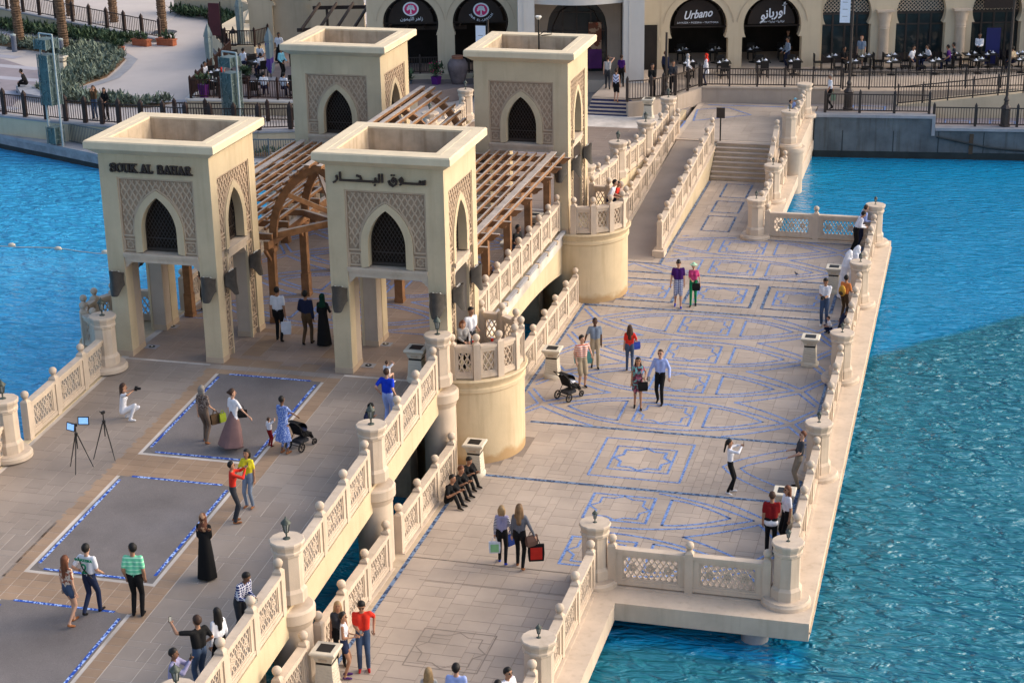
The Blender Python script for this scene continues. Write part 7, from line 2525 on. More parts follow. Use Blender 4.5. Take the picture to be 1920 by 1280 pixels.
        ex.bar(mo - fr * .021, mo + fr * .021, .012, .010, mi=LIP)
    nv0 = nv; V2 = [tuple(c) for c in co] + [tuple(v) for v in ex.v]
    F = [tuple(p.vertices) for p in ev.polygons] + [tuple(nv0 + i for i in f) for f in ex.f]
    MI = list(bi) + ex.m
    fm = bpy.data.meshes.new('body'); fm.from_pydata(V2, [], F)
    for m in mats: fm.materials.append(m)
    fm.polygons.foreach_set('material_index', [int(i) for i in MI]); fm.polygons.foreach_set('use_smooth', [True] * len(F)); fm.update()
    o.data = fm; bpy.data.meshes.remove(ev)
    o.location = pos; o.rotation_euler = (0, 0, R(face - 90)); o.scale = (s, s, s)
    o['label'] = label; o['category'] = 'person' if h > 1.25 or pose != 'stand' else 'child'
    if group: o['group'] = group
    o['hand0'] = 0
    del o['hand0']
    rot = Matrix.Rotation(R(face - 90), 4, 'Z')
    o_h = [Vector(pos) + (rot @ ((p_ + f_ * .02) * s)) for (w_, p_, f_, sx_) in hands]
    return o, o_h
LIPM = mat('lips', (.28, .09, .07), .6)

# hand-held things -----------------------------------------------------------
def bag(label, p, rz, w, h, d, m, strap=.25, tall=None, name='shopping_bag', cat='bag', panel=None, sag=.0):
    """bag hanging below the grip point p"""
    p = Vector(p)
    t = thing(name, label, cat, (p.x, p.y, p.z - strap - h), rz)
    mb = MB(); a, b_ = w / 2, d / 2
    vs = [(-a * .92, -b_, 0), (a * .92, -b_, 0), (a * .92, b_, 0), (-a * .92, b_, 0), (-a, -b_ * .5, h), (a, -b_ * .5, h), (a, b_ * .5, h), (-a, b_ * .5, h), (-a * 1.02, -b_ * 1.1, h * .45), (a * 1.02, -b_ * 1.1, h * .45), (a * 1.02, b_ * 1.1, h * .45), (-a * 1.02, b_ * 1.1, h * .45)]
    mb.add(vs, [(3, 2, 1, 0), (4, 5, 6, 7), (0, 1, 9, 8), (1, 2, 10, 9), (2, 3, 11, 10), (3, 0, 8, 11), (8, 9, 5, 4), (9, 10, 6, 5), (10, 11, 7, 6), (11, 8, 4, 7)])
    mb.build('body', m, t)
    for sy in (-1, 1):
        mb = MB(); mb.tube([(-a * .5, sy * b_ * .5, h), (-a * .28, sy * .01, h + strap * .8), (0, 0, h + strap), (a * .28, sy * .01, h + strap * .8), (a * .5, sy * b_ * .5, h)], .008, 5); mb.build('handle', m, t)
    if panel:
        for sy in (-1, 1):
            mb = MB(); y0, y1 = sorted((sy * (b_ * 1.1 + .002), sy * (b_ * 1.1 + .008))); mb.box(-a * .72, a * .72, y0, y1, h * .12, h * .86); mb.build('print', panel, t)
    return t
def phone(p, rz, label, name='phone', cat='phone', s=1.0):
    t = thing(name, label, cat, p, rz)
    mb = MB(); mb.box(-.035 * s, .035 * s, -.005, .005, -.07 * s, .07 * s); mb.build('case', M_BLACK, t)
    mb = MB(); mb.box(-.030 * s, .030 * s, -.007, -.005, -.062 * s, .062 * s); mb.build('screen', M_LGLASS, t)
def camera_(p, rz, label):
    t = thing('camera', label, 'camera', p, rz)
    mb = MB(); mb.box(-.07, .07, -.035, .035, -.045, .045); mb.box(-.03, .03, -.03, .03, .045, .065); mb.build('camera_body', M_BLACK, t)
    mb = MB(); b0 = len(mb.v); mb.lathe([(.035, 0), (.038, .05), (.034, .10)], 12); mb.xf(lambda x, y, z: (x, -(-z) + .03, y)); mb.build('lens', M_BLACK, t, smooth=True)
def stroller(x, y, z, rz, label, s=1.0, cover='white'):
    t = thing('pushchair', label, 'pushchair', (x, y, z), rz)
    t.scale = (s, s, s)
    for (wx, wy, r) in ((-.26, -.30, .13), (.26, -.30, .13), (-.20, .36, .09), (.20, .36, .09)):
        mb = MB()
        for k in range(16):
            a, b_ = 2 * math.pi * k / 16, 2 * math.pi * (k + 1) / 16
            mb.bar((wx, wy + r * math.cos(a), r + .01 + r * math.sin(a)), (wx, wy + r * math.cos(b_), r + .01 + r * math.sin(b_)), .04, .03, up=(1, 0, 0))
        for k in range(3):
            a = math.pi * k / 3
            mb.bar((wx, wy - r * math.cos(a), r + .01 - r * math.sin(a)), (wx, wy + r * math.cos(a), r + .01 + r * math.sin(a)), .012, .012, up=(1, 0, 0))
        mb.build('wheel', M_BLACK, t)
    mb = MB()
    for sx in (-.24, .24):
        mb.tube([(sx, -.30, .13), (sx, -.02, .50), (sx, -.35, .86), (sx, -.50, 1.0)], .013, 6)
        mb.tube([(sx, .36, .10), (sx, -.02, .50)], .013, 6)
    mb.tube([(-.24, -.50, 1.0), (-.2, -.53, 1.02), (.2, -.53, 1.02), (.24, -.50, 1.0)], .018, 8)
    mb.tube([(-.24, -.30, .16), (.24, -.30, .16)], .012, 6)
    mb.build('frame', M_BLACK, t)
    mb = MB(); mb.bar((0, -.10, .48), (0, .26, .42), .40, .07); mb.bar((0, -.12, .46), (0, -.28, .84), .40, .06, up=(0, 1, 0)); mb.bar((0, .26, .42), (0, .36, .22), .34, .04); mb.build('seat', K['black'], t)
    mb = MB(); n = 8
    for k in range(n):
        a, b_ = R(-15 + 100 * k / n), R(-15 + 100 * (k + 1) / n)
        q = lambda t_: (-.28 + .32 * math.sin(t_) + .02, .62 + .30 * math.cos(t_))
        (y0, z0), (y1, z1) = q(a), q(b_)
        mb.add([(-.22, y0, z0), (.22, y0, z0), (.22, y1, z1), (-.22, y1, z1)], [(0, 1, 2, 3)])
    mb.build('hood', K['black'], t)
    mb = MB(); mb.box(-.17, .17, -.24, .14, .20, .30); mb.build('basket', K['dgrey'], t)
    mb = MB(); mb.ball((.05, -.02, .60), .16, 10, 7, sc=(1, 1.2, .5)); mb.build('blanket', K[cover], t, smooth=True)
    return t
def tripod(x, y, z, rz, h, label, tablets=False):
    t = thing('tripod', label, 'tripod', (x, y, z), rz)
    for k in range(3):
        a = 2 * math.pi * k / 3 + .4
        mb = MB(); mb.tube([(0.04 * math.cos(a), 0.04 * math.sin(a), h * .72), (.36 * math.cos(a), .36 * math.sin(a), 0.01)], [.018, .011], 6); mb.build('leg', M_BLACK, t)
    mb = MB(); mb.tube([(0, 0, h * .45), (0, 0, h * .92)], .015, 6); mb.tube([(0, 0, h * .72), (0, 0, h * .78)], .045, 8); mb.tube([(0, 0, h * .92), (-.12, -.02, h)], .012, 6); mb.build('centre_column', M_BLACK, t)
    mb = MB(); mb.box(-.05, .05, -.03, .03, h * .92, h * .97); mb.build('head', M_BLACK, t)
def tablet(p, rz, tilt, label):
    t = thing('tablet', label, 'tablet', p, rz)
    t.rotation_euler = (tilt, 0, rz)
    mb = MB(); mb.box(-.15, .15, -.012, .012, -.11, .11); mb.build('case', M_BLACK, t)
    sm = bpy.data.materials.new('tablet_screen'); sm.use_nodes = True
    b_ = sm.node_tree.nodes['Principled BSDF']; b_.inputs['Base Color'].default_value = (.05, .12, .3, 1)
    tc = sm.node_tree.nodes.new('ShaderNodeTexNoise'); tc.inputs['Scale'].default_value = 9
    rp = sm.node_tree.nodes.new('ShaderNodeValToRGB'); rp.color_ramp.elements[0].color = (.03, .12, .45, 1); rp.color_ramp.elements[1].color = (.35, .62, .95, 1)
    sm.node_tree.links.new(tc.outputs['Fac'], rp.inputs[0]); sm.node_tree.links.new(rp.outputs[0], b_.inputs['Emission Color']); b_.inputs['Emission Strength'].default_value = .8
    mb = MB(); mb.box(-.125, .125, -.014, -.012, -.085, .085); mb.build('screen', sm, t)
# ---------------------------------------------------------------- who stands where (metres)
def L3(x, y): return (x, y, 0.006)
def U3(x, y): return (x, y, zU(y) + 0.004)
CAMDIR = -72      # heading towards the viewer
AWAY = 108
p = person
# lower walkway, far to near
_, h = p('man in a purple polo, plaid shorts and dark cap walking towards the viewer', L3(-10.18, 61.76), -80, 1.78, 'purple', 'plaid', 'light', 'black', 'cap', legs='shorts', shoe='bshoe', arms=('down', (.28, .10, .85)), stride=.28)
K['lgh'] = cm('pale_green_hat', (.40, .72, .50))
_, h = p('woman in a pink top, green trousers and pale green sun hat', L3(-9.66, 61.99), -82, 1.64, 'pink', 'green', 'light', 'lgh', 'hat', build='f', arms=((-.26, .10, .90), 'hold'), stride=-.2)
bag('black shoulder bag of the woman in the pale green hat', h[1] + Vector((.14, 0, .08)), .3, .28, .26, .12, K['black'], .16)
_, h = p('man in a white polo and blue jeans standing with a camera near the right railing', L3(-4.77, 60.75), -95, 1.78, 'white', 'jeans', 'tan', 'black', 'short', shoe='wshoe', arms=((.0, .25, 1.10), (.05, .27, 1.12)), look=25)
camera_(h[1] + Vector((0, 0, .02)), R(175), 'black camera held by the man in the white polo')
p('person in an orange top and brown trousers with a yellow rucksack at the right railing', L3(-4.16, 61.65), 60, 1.62, 'orange', 'brown', 'tan', 'black', 'short', arms=('hold', 'rail'), lean=6, sleeve='short')
t = thing('rucksack', 'yellow and orange rucksack on the back of the person at the right railing', 'rucksack', (-4.24, 61.47, 1.12), R(60 - 90))
mb = MB(); mb.ball((0, 0, 0), .16, 12, 8, sc=(.9, .6, 1.3)); mb.build('body', cm('mustard', (.55, .30, .05)), t, smooth=True)
mb = MB(); mb.ball((0, -.07, -.07), .09, 10, 6, sc=(1, .6, .9)); mb.build('pocket', K['brown'], t, smooth=True)
p('man in a navy top and dark cap crouching behind the third pedestal', L3(-4.05, 59.75), 30, 1.72, 'navy', 'dgrey', 'tan', 'black', 'cap', pose='crouch', arms=('hold', 'rail'), lean=20)
p('small child in white sitting by the crouching man in a cap', L3(-4.50, 60.05), 200, .98, 'white', 'navy', 'light', 'brown', 'short', pose='crouch', arms=('knee', 'knee'), lean=15)
p('man in a long white robe and headdress leaning, nearer to the bin', L3(-4.36, 63.98), 40, 1.84, 'white', 'white', 'tan', 'white', 'none', scarf='white', sleeve='long', dress='kandura', arms=('rail', 'rail'), lean=16, legs='none')
p('man in a long white robe and white headdress, the one behind by the pedestal', L3(-4.20, 65.0), 20, 1.76, 'white', 'white', 'tan', 'white', 'none', scarf='white', sleeve='long', dress='kandura', arms=('rail', 'rail'), lean=20, legs='none')
p('man in a white shirt and black trousers leaning on the far right railing', L3(-4.40, 69.9), 25, 1.74, 'white', 'black', 'tan', 'black', 'short', sleeve='long', arms=('railin', 'rail'), lean=22, look=30)
p('man in a light blue shirt at the far right corner of the railing', L3(-4.28, 70.75), 30, 1.74, 'lblue', 'navy', 'light', 'brown', 'short', sleeve='long', arms=('rail', 'rail'), lean=18)
# middle group
p('bearded man in a red and white striped T-shirt and beige shorts behind the pushchair', L3(-11.86, 53.10), -60, 1.78, 'redstripe', 'beige', 'light', 'black', 'short', legs='shorts', arms=((-.34, -.02, 1.05), 'pocket'), turn=25)
_, h = p('man in a grey blue polo and beige trousers carrying a teal bag', L3(-11.83, 54.95), -75, 1.74, 'greyblue', 'beige', 'dark', 'black', 'crop', arms=('down', (.40, .12, .86)), stride=.2)
bag('large teal carrier bag held by the man in the grey blue polo', h[1], .25, .62, .40, .12, cm('teal_bag', (.10, .30, .29)), .22, panel=None)
stroller(-12.05, 52.1, 0.006, R(-30), 'black pushchair with a white cover on the tiled walkway', .98, 'white')
_, h = p('woman in a red top and blue jeans with long dark hair seen from behind', L3(-10.63, 54.85), 100, 1.62, 'red', 'jeans', 'light', 'brown', 'long', build='f', arms=('down', 'bagsh'), stride=.15)
bag('blue shoulder bag of the woman in the red top', h[1] + Vector((.02, 0, .06)), .6, .26, .24, .12, cm('blue_bag', (.03, .06, .32)), .12)
_, h = p('woman in a short floral dress with long black hair and sunglasses', L3(-9.75, 51.70), -78, 1.70, 'floral', 'floral', 'tan', 'black', 'long', build='f', dress='mini', legs='bare', sleeve='cap', arms=('bagsh', 'down'), stride=.25, glasses=True)
bag('black handbag of the woman in the floral dress', h[0] + Vector((-.05, 0, .03)), .3, .30, .28, .14, K['black'], .14)
_, h = p('man in a light blue shirt and black trousers walking with sunglasses on', L3(-9.14, 52.25), -95, 1.80, 'lblue', 'black', 'light', 'brown', 'crop', sleeve='long', arms=(( -.34, .18, .95), (.34, .18, .90)), stride=.22, glasses=True)
phone(h[1] + Vector((.05, -.03, 0)), .4, 'phone in the hand of the man in the light blue shirt')
_, h = p('young woman in a white shirt and black leggings taking a photo with her phone', L3(-6.02, 46.0), 10, 1.64, 'white', 'black', 'tan', 'black', 'pony', build='f', sleeve='long', shoe='wshoe', arms=('phone', 'phone'), lean=-4, stride=.12)
phone(h[0] + Vector((.03, 0, .04)), R(100), 'red cased phone held up by the young woman in white')
p('man in a dark T-shirt and beige trousers leaning back on the right railing', L3(-4.20, 46.75), 195, 1.74, 'dgrey', 'khaki', 'light', 'auburn', 'crop', arms=((-.12, .26, 1.02), 'hold'), lean=-8, glasses=True)
p('man in a dark red T-shirt over white with black trousers seen from behind', L3(-4.45, 42.45), 95, 1.78, 'dred', 'black', 'tan', 'brown', 'crop', undertop='white', arms=('down', 'hold'))
p('woman in a white top and black trousers facing the man in dark red', L3(-4.12, 43.0), 215, 1.74, 'white', 'black', 'tan', 'auburn', 'long', build='f', arms=('down', 'down'), glasses=True)
_, h = p('woman in a lilac top with striped sleeves carrying a white plastic bag', L3(-11.14, 40.35), 98, 1.66, 'lilac', 'black', 'light', 'blond', 'bob', build='f', sleeve='long', cuff='bwstripe', shoe='bshoe', arms=('down', 'fwd'), stride=.25)
bag('white plastic carrier bag of the woman in lilac', h[0], .3, .30, .30, .14, K['white'], .14, panel=cm('pale_green_print', (.25, .50, .25)))
bag('dark blue bag on the arm of the woman in lilac', h[1] + Vector((.0, .0, -.03)), 1.0, .24, .32, .10, cm('blue_bag2', (.01, .03, .16)), .12)
_, h = p('tall woman in a grey top and dark trousers carrying a red and black shopping bag', L3(-10.63, 40.2), 92, 1.82, 'grey', 'black', 'light', 'lblond', 'long', build='f', sleeve='long', shoe='tanshoe', arms=('down', (.38, .02, .90)), stride=.3)
bag('black paper shopping bag with a red panel held by the tall woman in grey', h[1], .35, .42, .46, .12, K['black'], .16, panel=cm('red_panel', (.50, .03, .02)))
bag('brown shoulder bag of the tall woman in grey', h[1] + Vector((-.10, -.05, .22)), .8, .32, .28, .12, cm('brown_bag', (.10, .06, .05)), .12)
for i, (x, y, a, lb) in enumerate(((-13.52, 43.55, -25, 'nearest of three men in black sitting on the ground against the balustrade'), (-13.46, 44.2, -30, 'middle one of three people in black sitting against the balustrade, reddish hair'), (-13.42, 44.9, -35, 'farthest of three men in black sitting against the balustrade by the bin'))):
    p(lb, L3(x, y), a, 1.74, 'black', 'black', 'tan', 'auburn' if i == 1 else 'black', 'short', pose='ground', arms=('knee', 'knee'), lean=14, look=10 * i)
_, h = p('man in a red polo and blue jeans looking at his phone', L3(-12.88, 34.4), -70, 1.82, 'red', 'jeans', 'tan', 'black', 'short', shoe='rshoe', arms=('hip', 'hold'), look=30, glasses=True)
phone(h[1] + Vector((0, 0, .02)), .2, 'phone in the hand of the man in the red polo')
p('woman in a white sleeveless top and denim shorts beside the man in red', L3(-13.2, 34.0), 15, 1.68, 'white', 'djeans', 'tan', 'black', 'crop', build='f', sleeve='none', legs='mini', shoe='pshoe', arms=('hold', 'hold'), glasses=True)
p('woman with long fair hair in dark clothes, half hidden behind the group', L3(-13.5, 34.5), -65, 1.66, 'dgrey', 'black', 'tan', 'blond', 'long', build='f', sleeve='cap', arms=('down', 'down'))
p('fair haired woman cut off by the bottom edge left of centre', L3(-10.57, 32.12), 100, 1.66, 'lgrey', 'jeans', 'light', 'blond', 'long', build='f')
p('man in a pale blue shirt seen from behind at the bottom edge', L3(-9.97, 32.19), 95, 1.80, 'lblue', 'navy', 'light', 'black', 'short')
p('dark haired person at the bottom edge left of the man with glasses', L3(-8.98, 31.95), 80, 1.66, 'black', 'black', 'tan', 'black', 'short')
p('man in a white T-shirt and glasses leaning on the balustrade at the bottom edge', L3(-8.95, 32.4), -30, 1.76, 'white', 'jeans', 'tan', 'black', 'short', arms=('rail', 'rail'), glasses=True, lean=8)

# upper bridge
_, h = p('woman with long dark hair in white crouching to take a photograph', U3(-22.43, 41.98), 15, 1.70, 'white', 'white', 'tan', 'brown', 'long', build='f', pose='crouch', shoe='wshoe', arms=((.0, .30, .92), (.08, .30, .92)), lean=6)
camera_(h[1] + Vector((.05, .02, .03)), R(-75), 'black camera held by the crouching woman in white')
tripod(-22.30, 38.97, zU(38.97), .3, 1.35, 'black tripod carrying two tablet screens, nearest the viewer')
tripod(-21.89, 39.75, zU(39.75), 1.2, 1.38, 'black tripod with a tilted head behind the tablets')
tablet((-22.42, 38.95, zU(39) + 1.22), R(-18), R(-12), 'left tablet showing a blue picture on the tripod')
tablet((-22.12, 39.1, zU(39) + 1.36), R(12), R(-12), 'right tablet showing a blue picture on the tripod')
_, h = p('woman with grey blond hair in a patterned top and brown trousers walking away with bags', U3(-19.62, 41.08), 80, 1.66, 'leopard', 'taupe', 'light', 'grey', 'bob', build='f', shoe='tanshoe', arms=('down', 'fwd'), stride=.22)
bag('brown handbag of the grey blond woman', h[1], .9, .28, .28, .12, K['brown'], .12)
bag('yellow green small bag beside the brown handbag', h[1] + Vector((.18, .08, -.02)), .9, .18, .24, .08, cm('lime_bag', (.25, .32, .03)), .10)
_, h = p('woman in a white top and long mauve skirt with black bag walking away', U3(-18.68, 40.94), 60, 1.70, 'white', 'mauve', 'light', 'brown', 'bun', build='f', dress='maxi', legs='bare', shoe='tanshoe', arms=('down', (.50, .22, .92)), turn=-30)
bag('black shoulder bag of the woman in the mauve skirt', Vector(U3(-18.45, 40.98)) + Vector((0, 0, 1.24)), .5, .26, .20, .10, K['black'], .14)
p('woman in a blue patterned dress with short dark hair pushing a pushchair', U3(-17.26, 40.89), 75, 1.64, 'blueprint', 'blueprint', 'brown', 'black', 'crop', build='f', dress='midi', legs='bare', shoe='tanshoe', arms=('hold', 'push'), hips=1)
stroller(-16.95, 41.35, zU(41.3), R(-20), 'dark pushchair beside the woman in the blue dress', .88, 'navy')
p('toddler in a white top and dark red trousers held by the woman in blue', U3(-17.80, 41.2), 60, .84, 'white', 'dred', 'light', 'brown', 'short', arms=('down', 'up'))
_, h = p('woman in a red cardigan and dark trousers taking a photo with both hands', U3(-17.11, 37.12), 30, 1.64, 'red', 'dgrey', 'tan', 'black', 'crop', build='f', sleeve='long', shoe='tanshoe', arms=('phone', 'phone'), glasses=True)
phone(h[1] + Vector((.03, .03, .04)), R(120), 'small camera held up by the woman in the red cardigan', s=.8)
p('woman in a bright yellow T-shirt and grey trousers with short black hair', U3(-17.04, 37.92), -95, 1.58, 'yellow', 'greyblue', 'tan', 'black', 'bob', build='f', shoe='tanshoe', arms=('down', (.34, .18, .92)))
p('woman in a long black abaya with a brown patterned headscarf seen from behind', U3(-16.71, 34.5), 95, 1.66, 'black', 'black', 'tan', 'black', 'none', build='f', scarf='gold', dress='abaya', sleeve='long', legs='none', arms=('hold', 'hold'))
_, h = p('woman with very long brown hair in a lace top and denim shorts walking away', U3(-18.92, 32.0), 70, 1.72, 'lace', 'jeans', 'light', 'auburn', 'long', build='f', legs='mini', shoe='tanshoe', arms=('down', 'down'), stride=.3)
phone(h[0], .2, 'phone in the hand of the long haired woman in shorts')
PRN, h = p('man in a white shirt with a green number 2 on the back and dark jeans', U3(-18.66, 32.5), 85, 1.76, 'white', 'djeans', 'light', 'black', 'short', arms=((-.20, .02, 1.05), 'fwd'), stride=-.35)
NUM = PRN
GRN = cm('green_print', (.01, .20, .11))
for (bd, sz, z) in (('2', .34, 1.20), ('BOUAZZEKA', .075, 1.42)):
    o = sign_text(bd, sz, .004, GRN, NUM, (0.0, -.150, z), 0.0, offset=.006, name='number' if bd == '2' else 'name')
mb = MB(); mb.tube([(-.16, -.10, 1.46), (-.02, -.165, 1.22), (.17, -.12, .98)], .014, 5); mb.build('strap', M_BLACK, NUM)
p('man in a green striped T-shirt and black trousers looking to the left', U3(-17.60, 32.65), 100, 1.80, 'greenstripe', 'black', 'tan', 'black', 'short', arms=('pocket', 'pocket'), turn=55)
_, h = p('man in a navy checked shirt leaning on the balustrade with a phone', U3(-14.93, 32.3), -20, 1.72, 'check', 'dgrey', 'brown', 'black', 'short', sleeve='long', arms=((-.05, .42, 1.10), (.10, .44, 1.10)), lean=20, look=25)
phone(h[1] + Vector((.06, 0, .0)), 1.0, 'black phone of the man in the checked shirt')
_, h = p('man in a black T-shirt taking a selfie with his arm stretched out', U3(-14.95, 30.2), 150, 1.78, 'black', 'jeans', 'tan', 'brown', 'short', arms=((-.34, .42, 1.55), (.30, .15, 1.0)), turn=0)
phone(h[0] + Vector((0, 0, .05)), R(60), 'phone at the end of the selfie arm')
p('long dark haired person in white behind the man taking the selfie', U3(-14.75, 30.75), 150, 1.66, 'white', 'black', 'tan', 'black', 'long', build='f', sleeve='long')
_, h = p('man in a lilac shirt holding up a phone at the bottom edge', U3(-15.05, 29.1), 10, 1.68, 'lilac', 'navy', 'brown', 'black', 'short', sleeve='long', arms=('phone', 'phone'), lean=5)
phone(h[1] + Vector((0, 0, .04)), R(-80), 'phone held by the man in the lilac shirt')
p('woman in a black headscarf and dark blue top leaning on the balustrade', U3(-14.98, 41.05), -25, 1.64, 'navy', 'black', 'tan', 'black', 'none', build='f', scarf='black', sleeve='long', arms=((.02, .34, 1.36), (.16, .42, 1.08)), lean=18)
_, h = p('man in a royal blue T-shirt carrying a child on his shoulders', U3(-15.02, 42.95), 80, 1.70, 'blue', 'lblue', 'light', 'brown', 'crop', arms=('hip', 'hip'))
p('small child in a white top riding on the shoulders of the man in blue', Vector(U3(-15.02, 42.98)) + Vector((0, 0.02, 1.20)), 80, .92, 'white', 'lgrey', 'light', 'brown', 'short', pose='sit', arms=('hold', 'up'), legs='bare', shoe='wshoe')
_, h = p('man in a white polo and black trousers walking away with a white bag', U3(-20.32, 48.3), 95, 1.74, 'white', 'black', 'tan', 'black', 'crop', arms=('down', 'down'), stride=.2)
bag('white plastic bag of the man walking under the towers', h[1], .3, .30, .40, .12, K['white'], .16)
p('man in a dark navy sweater and brown trousers walking away under the towers', U3(-19.36, 48.2), 90, 1.72, 'navy', 'brown', 'tan', 'black', 'short', sleeve='long', arms=('fwd', 'down'), stride=-.22)
_, h = p('woman in a black abaya and dark green headscarf walking away under the towers', U3(-18.84, 48.25), 95, 1.64, 'black', 'black', 'tan', 'black', 'none', build='f', scarf='dgreen', dress='abaya', sleeve='long', legs='none', arms=('hold', 'bagsh'))
bag('white handbag of the woman in the black abaya', h[1] + Vector((.12, 0, .05)), 1.2, .22, .22, .08, K['white'], .14)
p('woman with auburn hair in a grey cardigan leaning on the turret balustrade', (-14.10, 47.05, 2.66), -60, 1.64, 'lgrey', 'black', 'light', 'auburn', 'bob', build='f', sleeve='long', arms=('rail', 'railin'), lean=16, look=15)
p('man in a white shirt with dark hair standing on the turret balcony', (-13.98, 47.62, 2.66), -35, 1.78, 'white', 'dgrey', 'tan', 'black', 'crop', arms=('hold', 'fwd'), look=20)
for x, y, lb in ((-13.62, 46.65, 'red drink cup on the turret coping near the woman'), (-13.15, 46.95, 'red drink cup on the turret coping near the man')):
    t = thing('drink_cup', lb, 'cup', (x, y, 2.64 + 1.03)); mb = MB(); mb.lathe([(.035, 0), (.045, .11)], 10); mb.build('cup', K['red'], t); mb = MB(); mb.lathe([(.047, .11), (.047, .125)], 10); mb.build('lid', K['white'], t)
p('man in a black T-shirt leaning on the bridge balustrade under the pergola', (-14.95, 56.5, 2.655), -20, 1.72, 'black', 'jeans', 'brown', 'black', 'short', arms=('rail', 'rail'), lean=12)
p('person in black standing behind the leg of the near left tower', (-23.75, 50.6, 2.655), 150, 1.72, 'black', 'black', 'tan', 'black', 'short', arms=('hold', 'hold'))
p('dark haired person sitting low behind the balustrade under the pergola', (-15.1, 54.0, 2.655), -10, 1.6, 'black', 'black', 'tan', 'black', 'short', pose='crouch', arms=('knee', 'knee'))
p('person in black standing far back under the pergola', (-21.6, 57.3, 2.655), 90, 1.7, 'black', 'black', 'tan', 'black', 'short')
p('man in a white T-shirt leaning on the far turret balustrade', (-13.05, 63.05, 2.66), 0, 1.72, 'white', 'navy', 'light', 'black', 'short', arms=('rail', 'rail'), lean=20)
p('child in a red top leaning on the far turret balustrade', (-12.98, 63.75, 2.66), 0, 1.45, 'red', 'navy', 'tan', 'brown', 'short', arms=('rail', 'rail'), lean=16)
# landing and quay
p('boy in white leaning at the top of the landing balustrade', (-8.95, 86.2, 1.29), 0, 1.25, 'white', 'navy', 'tan', 'black', 'short', arms=('rail', 'rail'), lean=10)
p('boy in a blue cap beside the boy in white on the landing', (-8.8, 86.9, 1.29), 10, 1.2, 'lblue', 'navy', 'tan', 'cyan', 'cap', arms=('rail', 'rail'), lean=10)
_, h = p('older man in a white shirt and dark trousers walking left on the quay', (-7.3, 90.1, 1.27), 200, 1.80, 'white', 'black', 'tan', 'grey', 'crop', arms=('swingf', 'swingb'), stride=.3)
bag('pale green carrier bag of the man walking on the quay', h[1], .2, .24, .34, .10, cm('pale_green_bag', (.30, .42, .28)), .12)
p('woman in a navy and white chevron top and black trousers climbing the blue tiled steps', (-17.75, 87.5, 1.8), 90, 1.68, 'chevron', 'black', 'light', 'brown', 'short', build='f', legs='shorts', sleeve='none', shoe='tanshoe', stride=.2)
p('man in a grey waistcoat and dark trousers walking to the dark entrance', (-18.68, 89.9, TERR), 100, 1.72, 'lgrey', 'dgrey', 'light', 'brown', 'short', arms=('down', 'up'), stride=.3, sleeve='none')
p('person in a purple top just outside the dark entrance', (-18.1, 90.6, TERR), 95, 1.68, 'purple', 'black', 'tan', 'brown', 'short', build='f')
p('guard in a black suit and white shirt behind the railing by the pillar', (-16.0, 88.0, TERR), -60, 1.78, 'black', 'black', 'tan', 'black', 'short', sleeve='long', arms=('hold', 'hold'))
p('second guard in dark clothes behind the railing', (-15.1, 88.9, TERR), -80, 1.80, 'dgrey', 'black', 'tan', 'black', 'short', sleeve='long', arms=('hold', 'hold'))
p('woman with a pale headscarf and dark top by the railing corner', (-14.75, 91.4, TERR), 10, 1.68, 'white', 'black', 'light', 'black', 'none', build='f', scarf='lgrey', sleeve='long', arms=('fwd', 'fwd'))
p('woman with a red headscarf and white tunic by the railing corner', (-13.85, 91.75, TERR), 190, 1.66, 'white', 'djeans', 'light', 'black', 'none', build='f', scarf='red', sleeve='long', dress='mini', arms=('fwd', 'fwd'))
p('person in dark blue reading the menu stand near the pillar', (-16.0, 91.8, TERR), 60, 1.7, 'navy', 'black', 'tan', 'auburn', 'short', sleeve='long')
def F3(s, off): v = fp(s, off, TERR); return (v.x, v.y, v.z)
p('man in a blue grey shirt standing under the arch with Arabic writing', F3(2.75, -.6), -150, 1.74, 'greyblue', 'navy', 'tan', 'black', 'short', sleeve='long', arms=('fwd', 'fwd'))
p('waiter in black standing inside the arch with Arabic writing', F3(3.1, 1.6), -90, 1.74, 'black', 'black', 'tan', 'black', 'short', sleeve='long')
p('man in a blue grey T-shirt and beige shorts standing by the white banner post', F3(6.7, -.7), -100, 1.78, 'greyblue', 'beige', 'light', 'auburn', 'crop', legs='shorts')
p('person in black with an orange cup seated near the glass doors', F3(5.7, -1.2), -60, 1.7, 'black', 'black', 'brown', 'black', 'short', pose='sit', arms=('hold', 'hold'))
for i, (s, off, a, tp, lb) in enumerate(((9.3, -1.2, -30, 'white', 'seated diner in white leaning forward, left of the right hand table group'), (10.3, -1.0, -150, 'white', 'seated diner in white, second from left in the table group'), (11.35, -1.3, 170, 'purple', 'seated diner in purple seen from behind'), (11.8, -.7, 180, 'dgrey', 'seated diner in dark clothes with a cap'), (14.6, -2.0, 150, 'beige', 'seated diner in beige and jeans near the lamp post'), (15.9, -1.6, 160, 'lblue', 'seated diner in light blue at the right edge'))):
    p(lb, F3(s, off), a, 1.72, tp, 'navy', 'tan', 'black', 'short', pose='sit', arms=('fwd', 'fwd'), lean=10)
p('waiter in a dark waistcoat and white shirt carrying a tray at the right', F3(13.1, -.5), -100, 1.76, 'white', 'black', 'brown', 'black', 'crop', sleeve='long', arms=('hold', 'hold'), undertop='black')
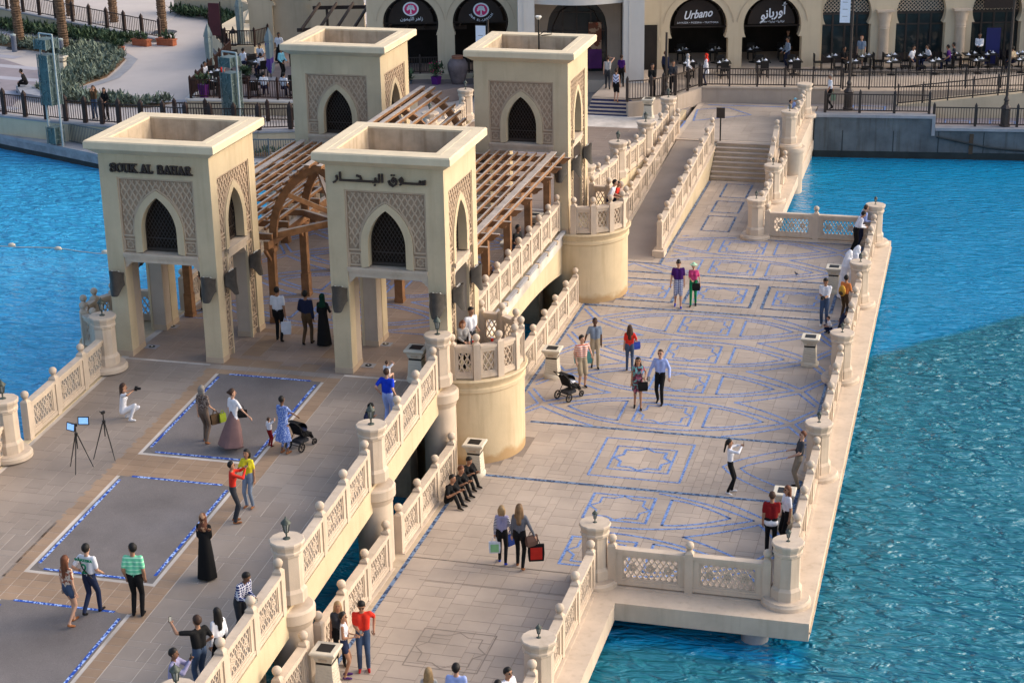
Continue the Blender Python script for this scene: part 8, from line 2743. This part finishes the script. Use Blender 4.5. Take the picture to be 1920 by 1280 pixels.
# left promenade and cafe
p('person in black sitting on the granite block at the left', (-51.1, 88.0, .92), 200, 1.74, 'black', 'black', 'tan', 'black', 'short', pose='sit', sleeve='long', arms=('knee', 'knee'), lean=20)
p('man in brown with raised hands at the left promenade fence', (-44.2, 82.6, .91), -80, 1.74, 'brown', 'jeans', 'tan', 'brown', 'short', arms=('face', 'face'))
p('person in black leaning on the left promenade fence', (-43.5, 82.5, .91), -85, 1.70, 'black', 'black', 'tan', 'black', 'long', build='f', sleeve='long', arms=('rail', 'rail'), lean=8)
p('waiter with a white shirt and long black apron on the cafe terrace', (-38.9, 95.1, CZ), -80, 1.72, 'white', 'black', 'brown', 'black', 'short', dress='long', legs='long', arms=('fwd', 'fwd'))
p('man in a light blue shirt and black trousers behind the purple parasol', (-37.1, 90.9, CZ), -20, 1.70, 'cyan', 'black', 'tan', 'black', 'short', sleeve='long', arms=('fwd', 'fwd'))
p('person in a light blue shirt bending over a table on the upper cafe level', (-43.2, 104.1, 2.11), 220, 1.74, 'cyan', 'black', 'tan', 'black', 'short', sleeve='long', arms=('rail', 'rail'), lean=45)
for i, (x, y, a, tp, lb) in enumerate(((-40.0, 92.3, 70, 'white', 'seated cafe guest in white seen from behind'), (-39.6, 94.0, -100, 'white', 'seated cafe guest in white facing the viewer with a drink'), (-38.4, 91.2, 150, 'white', 'seated cafe guest in white right of the glass box'), (-40.6, 88.4, -20, 'white', 'seated cafe guest in white beside the green grey parasol'), (-39.5, 88.5, 190, 'red', 'seated cafe guest in red at the wooden table'), (-38.2, 86.6, 100, 'black', 'seated cafe guest in black by the front railing'), (-39.35, 86.0, 60, 'lilac', 'boy in lilac standing at the front cafe railing'), (-36.3, 86.3, 100, 'white', 'seated cafe guest in a white cap near the tower'), (-35.2, 86.3, 80, 'white', 'seated cafe guest in white right of the cap wearer'), (-42.9, 101.6, 10, 'dred', 'seated guest in dark red on the upper cafe level'))):
    p(lb, (x, y, CZ if i < 9 else 2.11), a, 1.7 if i != 6 else 1.3, tp, 'navy', 'tan', 'black', 'short' , pose='sit' if i != 6 else 'stand', arms=('fwd', 'fwd'), lean=8)
# a pigeon on the tiles
t = thing('pigeon', 'small grey pigeon standing on the mosaic paving near the far bin', 'bird', (-6.35, 66.4, .006), 1.0)
t.scale = (.7, .7, .7)
mb = MB(); mb.ball((0, 0, .10), .07, 10, 7, sc=(.8, 1.5, .85)); cap_mesh(mb, (0, .07, .13), (0, .11, .19), .035, .026); mb.add([(-.03, -.08, .10), (.03, -.08, .10), (.035, -.19, .07), (-.035, -.19, .07)], [(0, 1, 2, 3)]); cap_mesh(mb, (0, .13, .19), (0, .155, .185), .008, .003)
for sx in (-.02, .02): cap_mesh(mb, (sx, 0, .06), (sx, .01, .0), .006, .005)
mb.build('body', K['grey'], t, smooth=True)
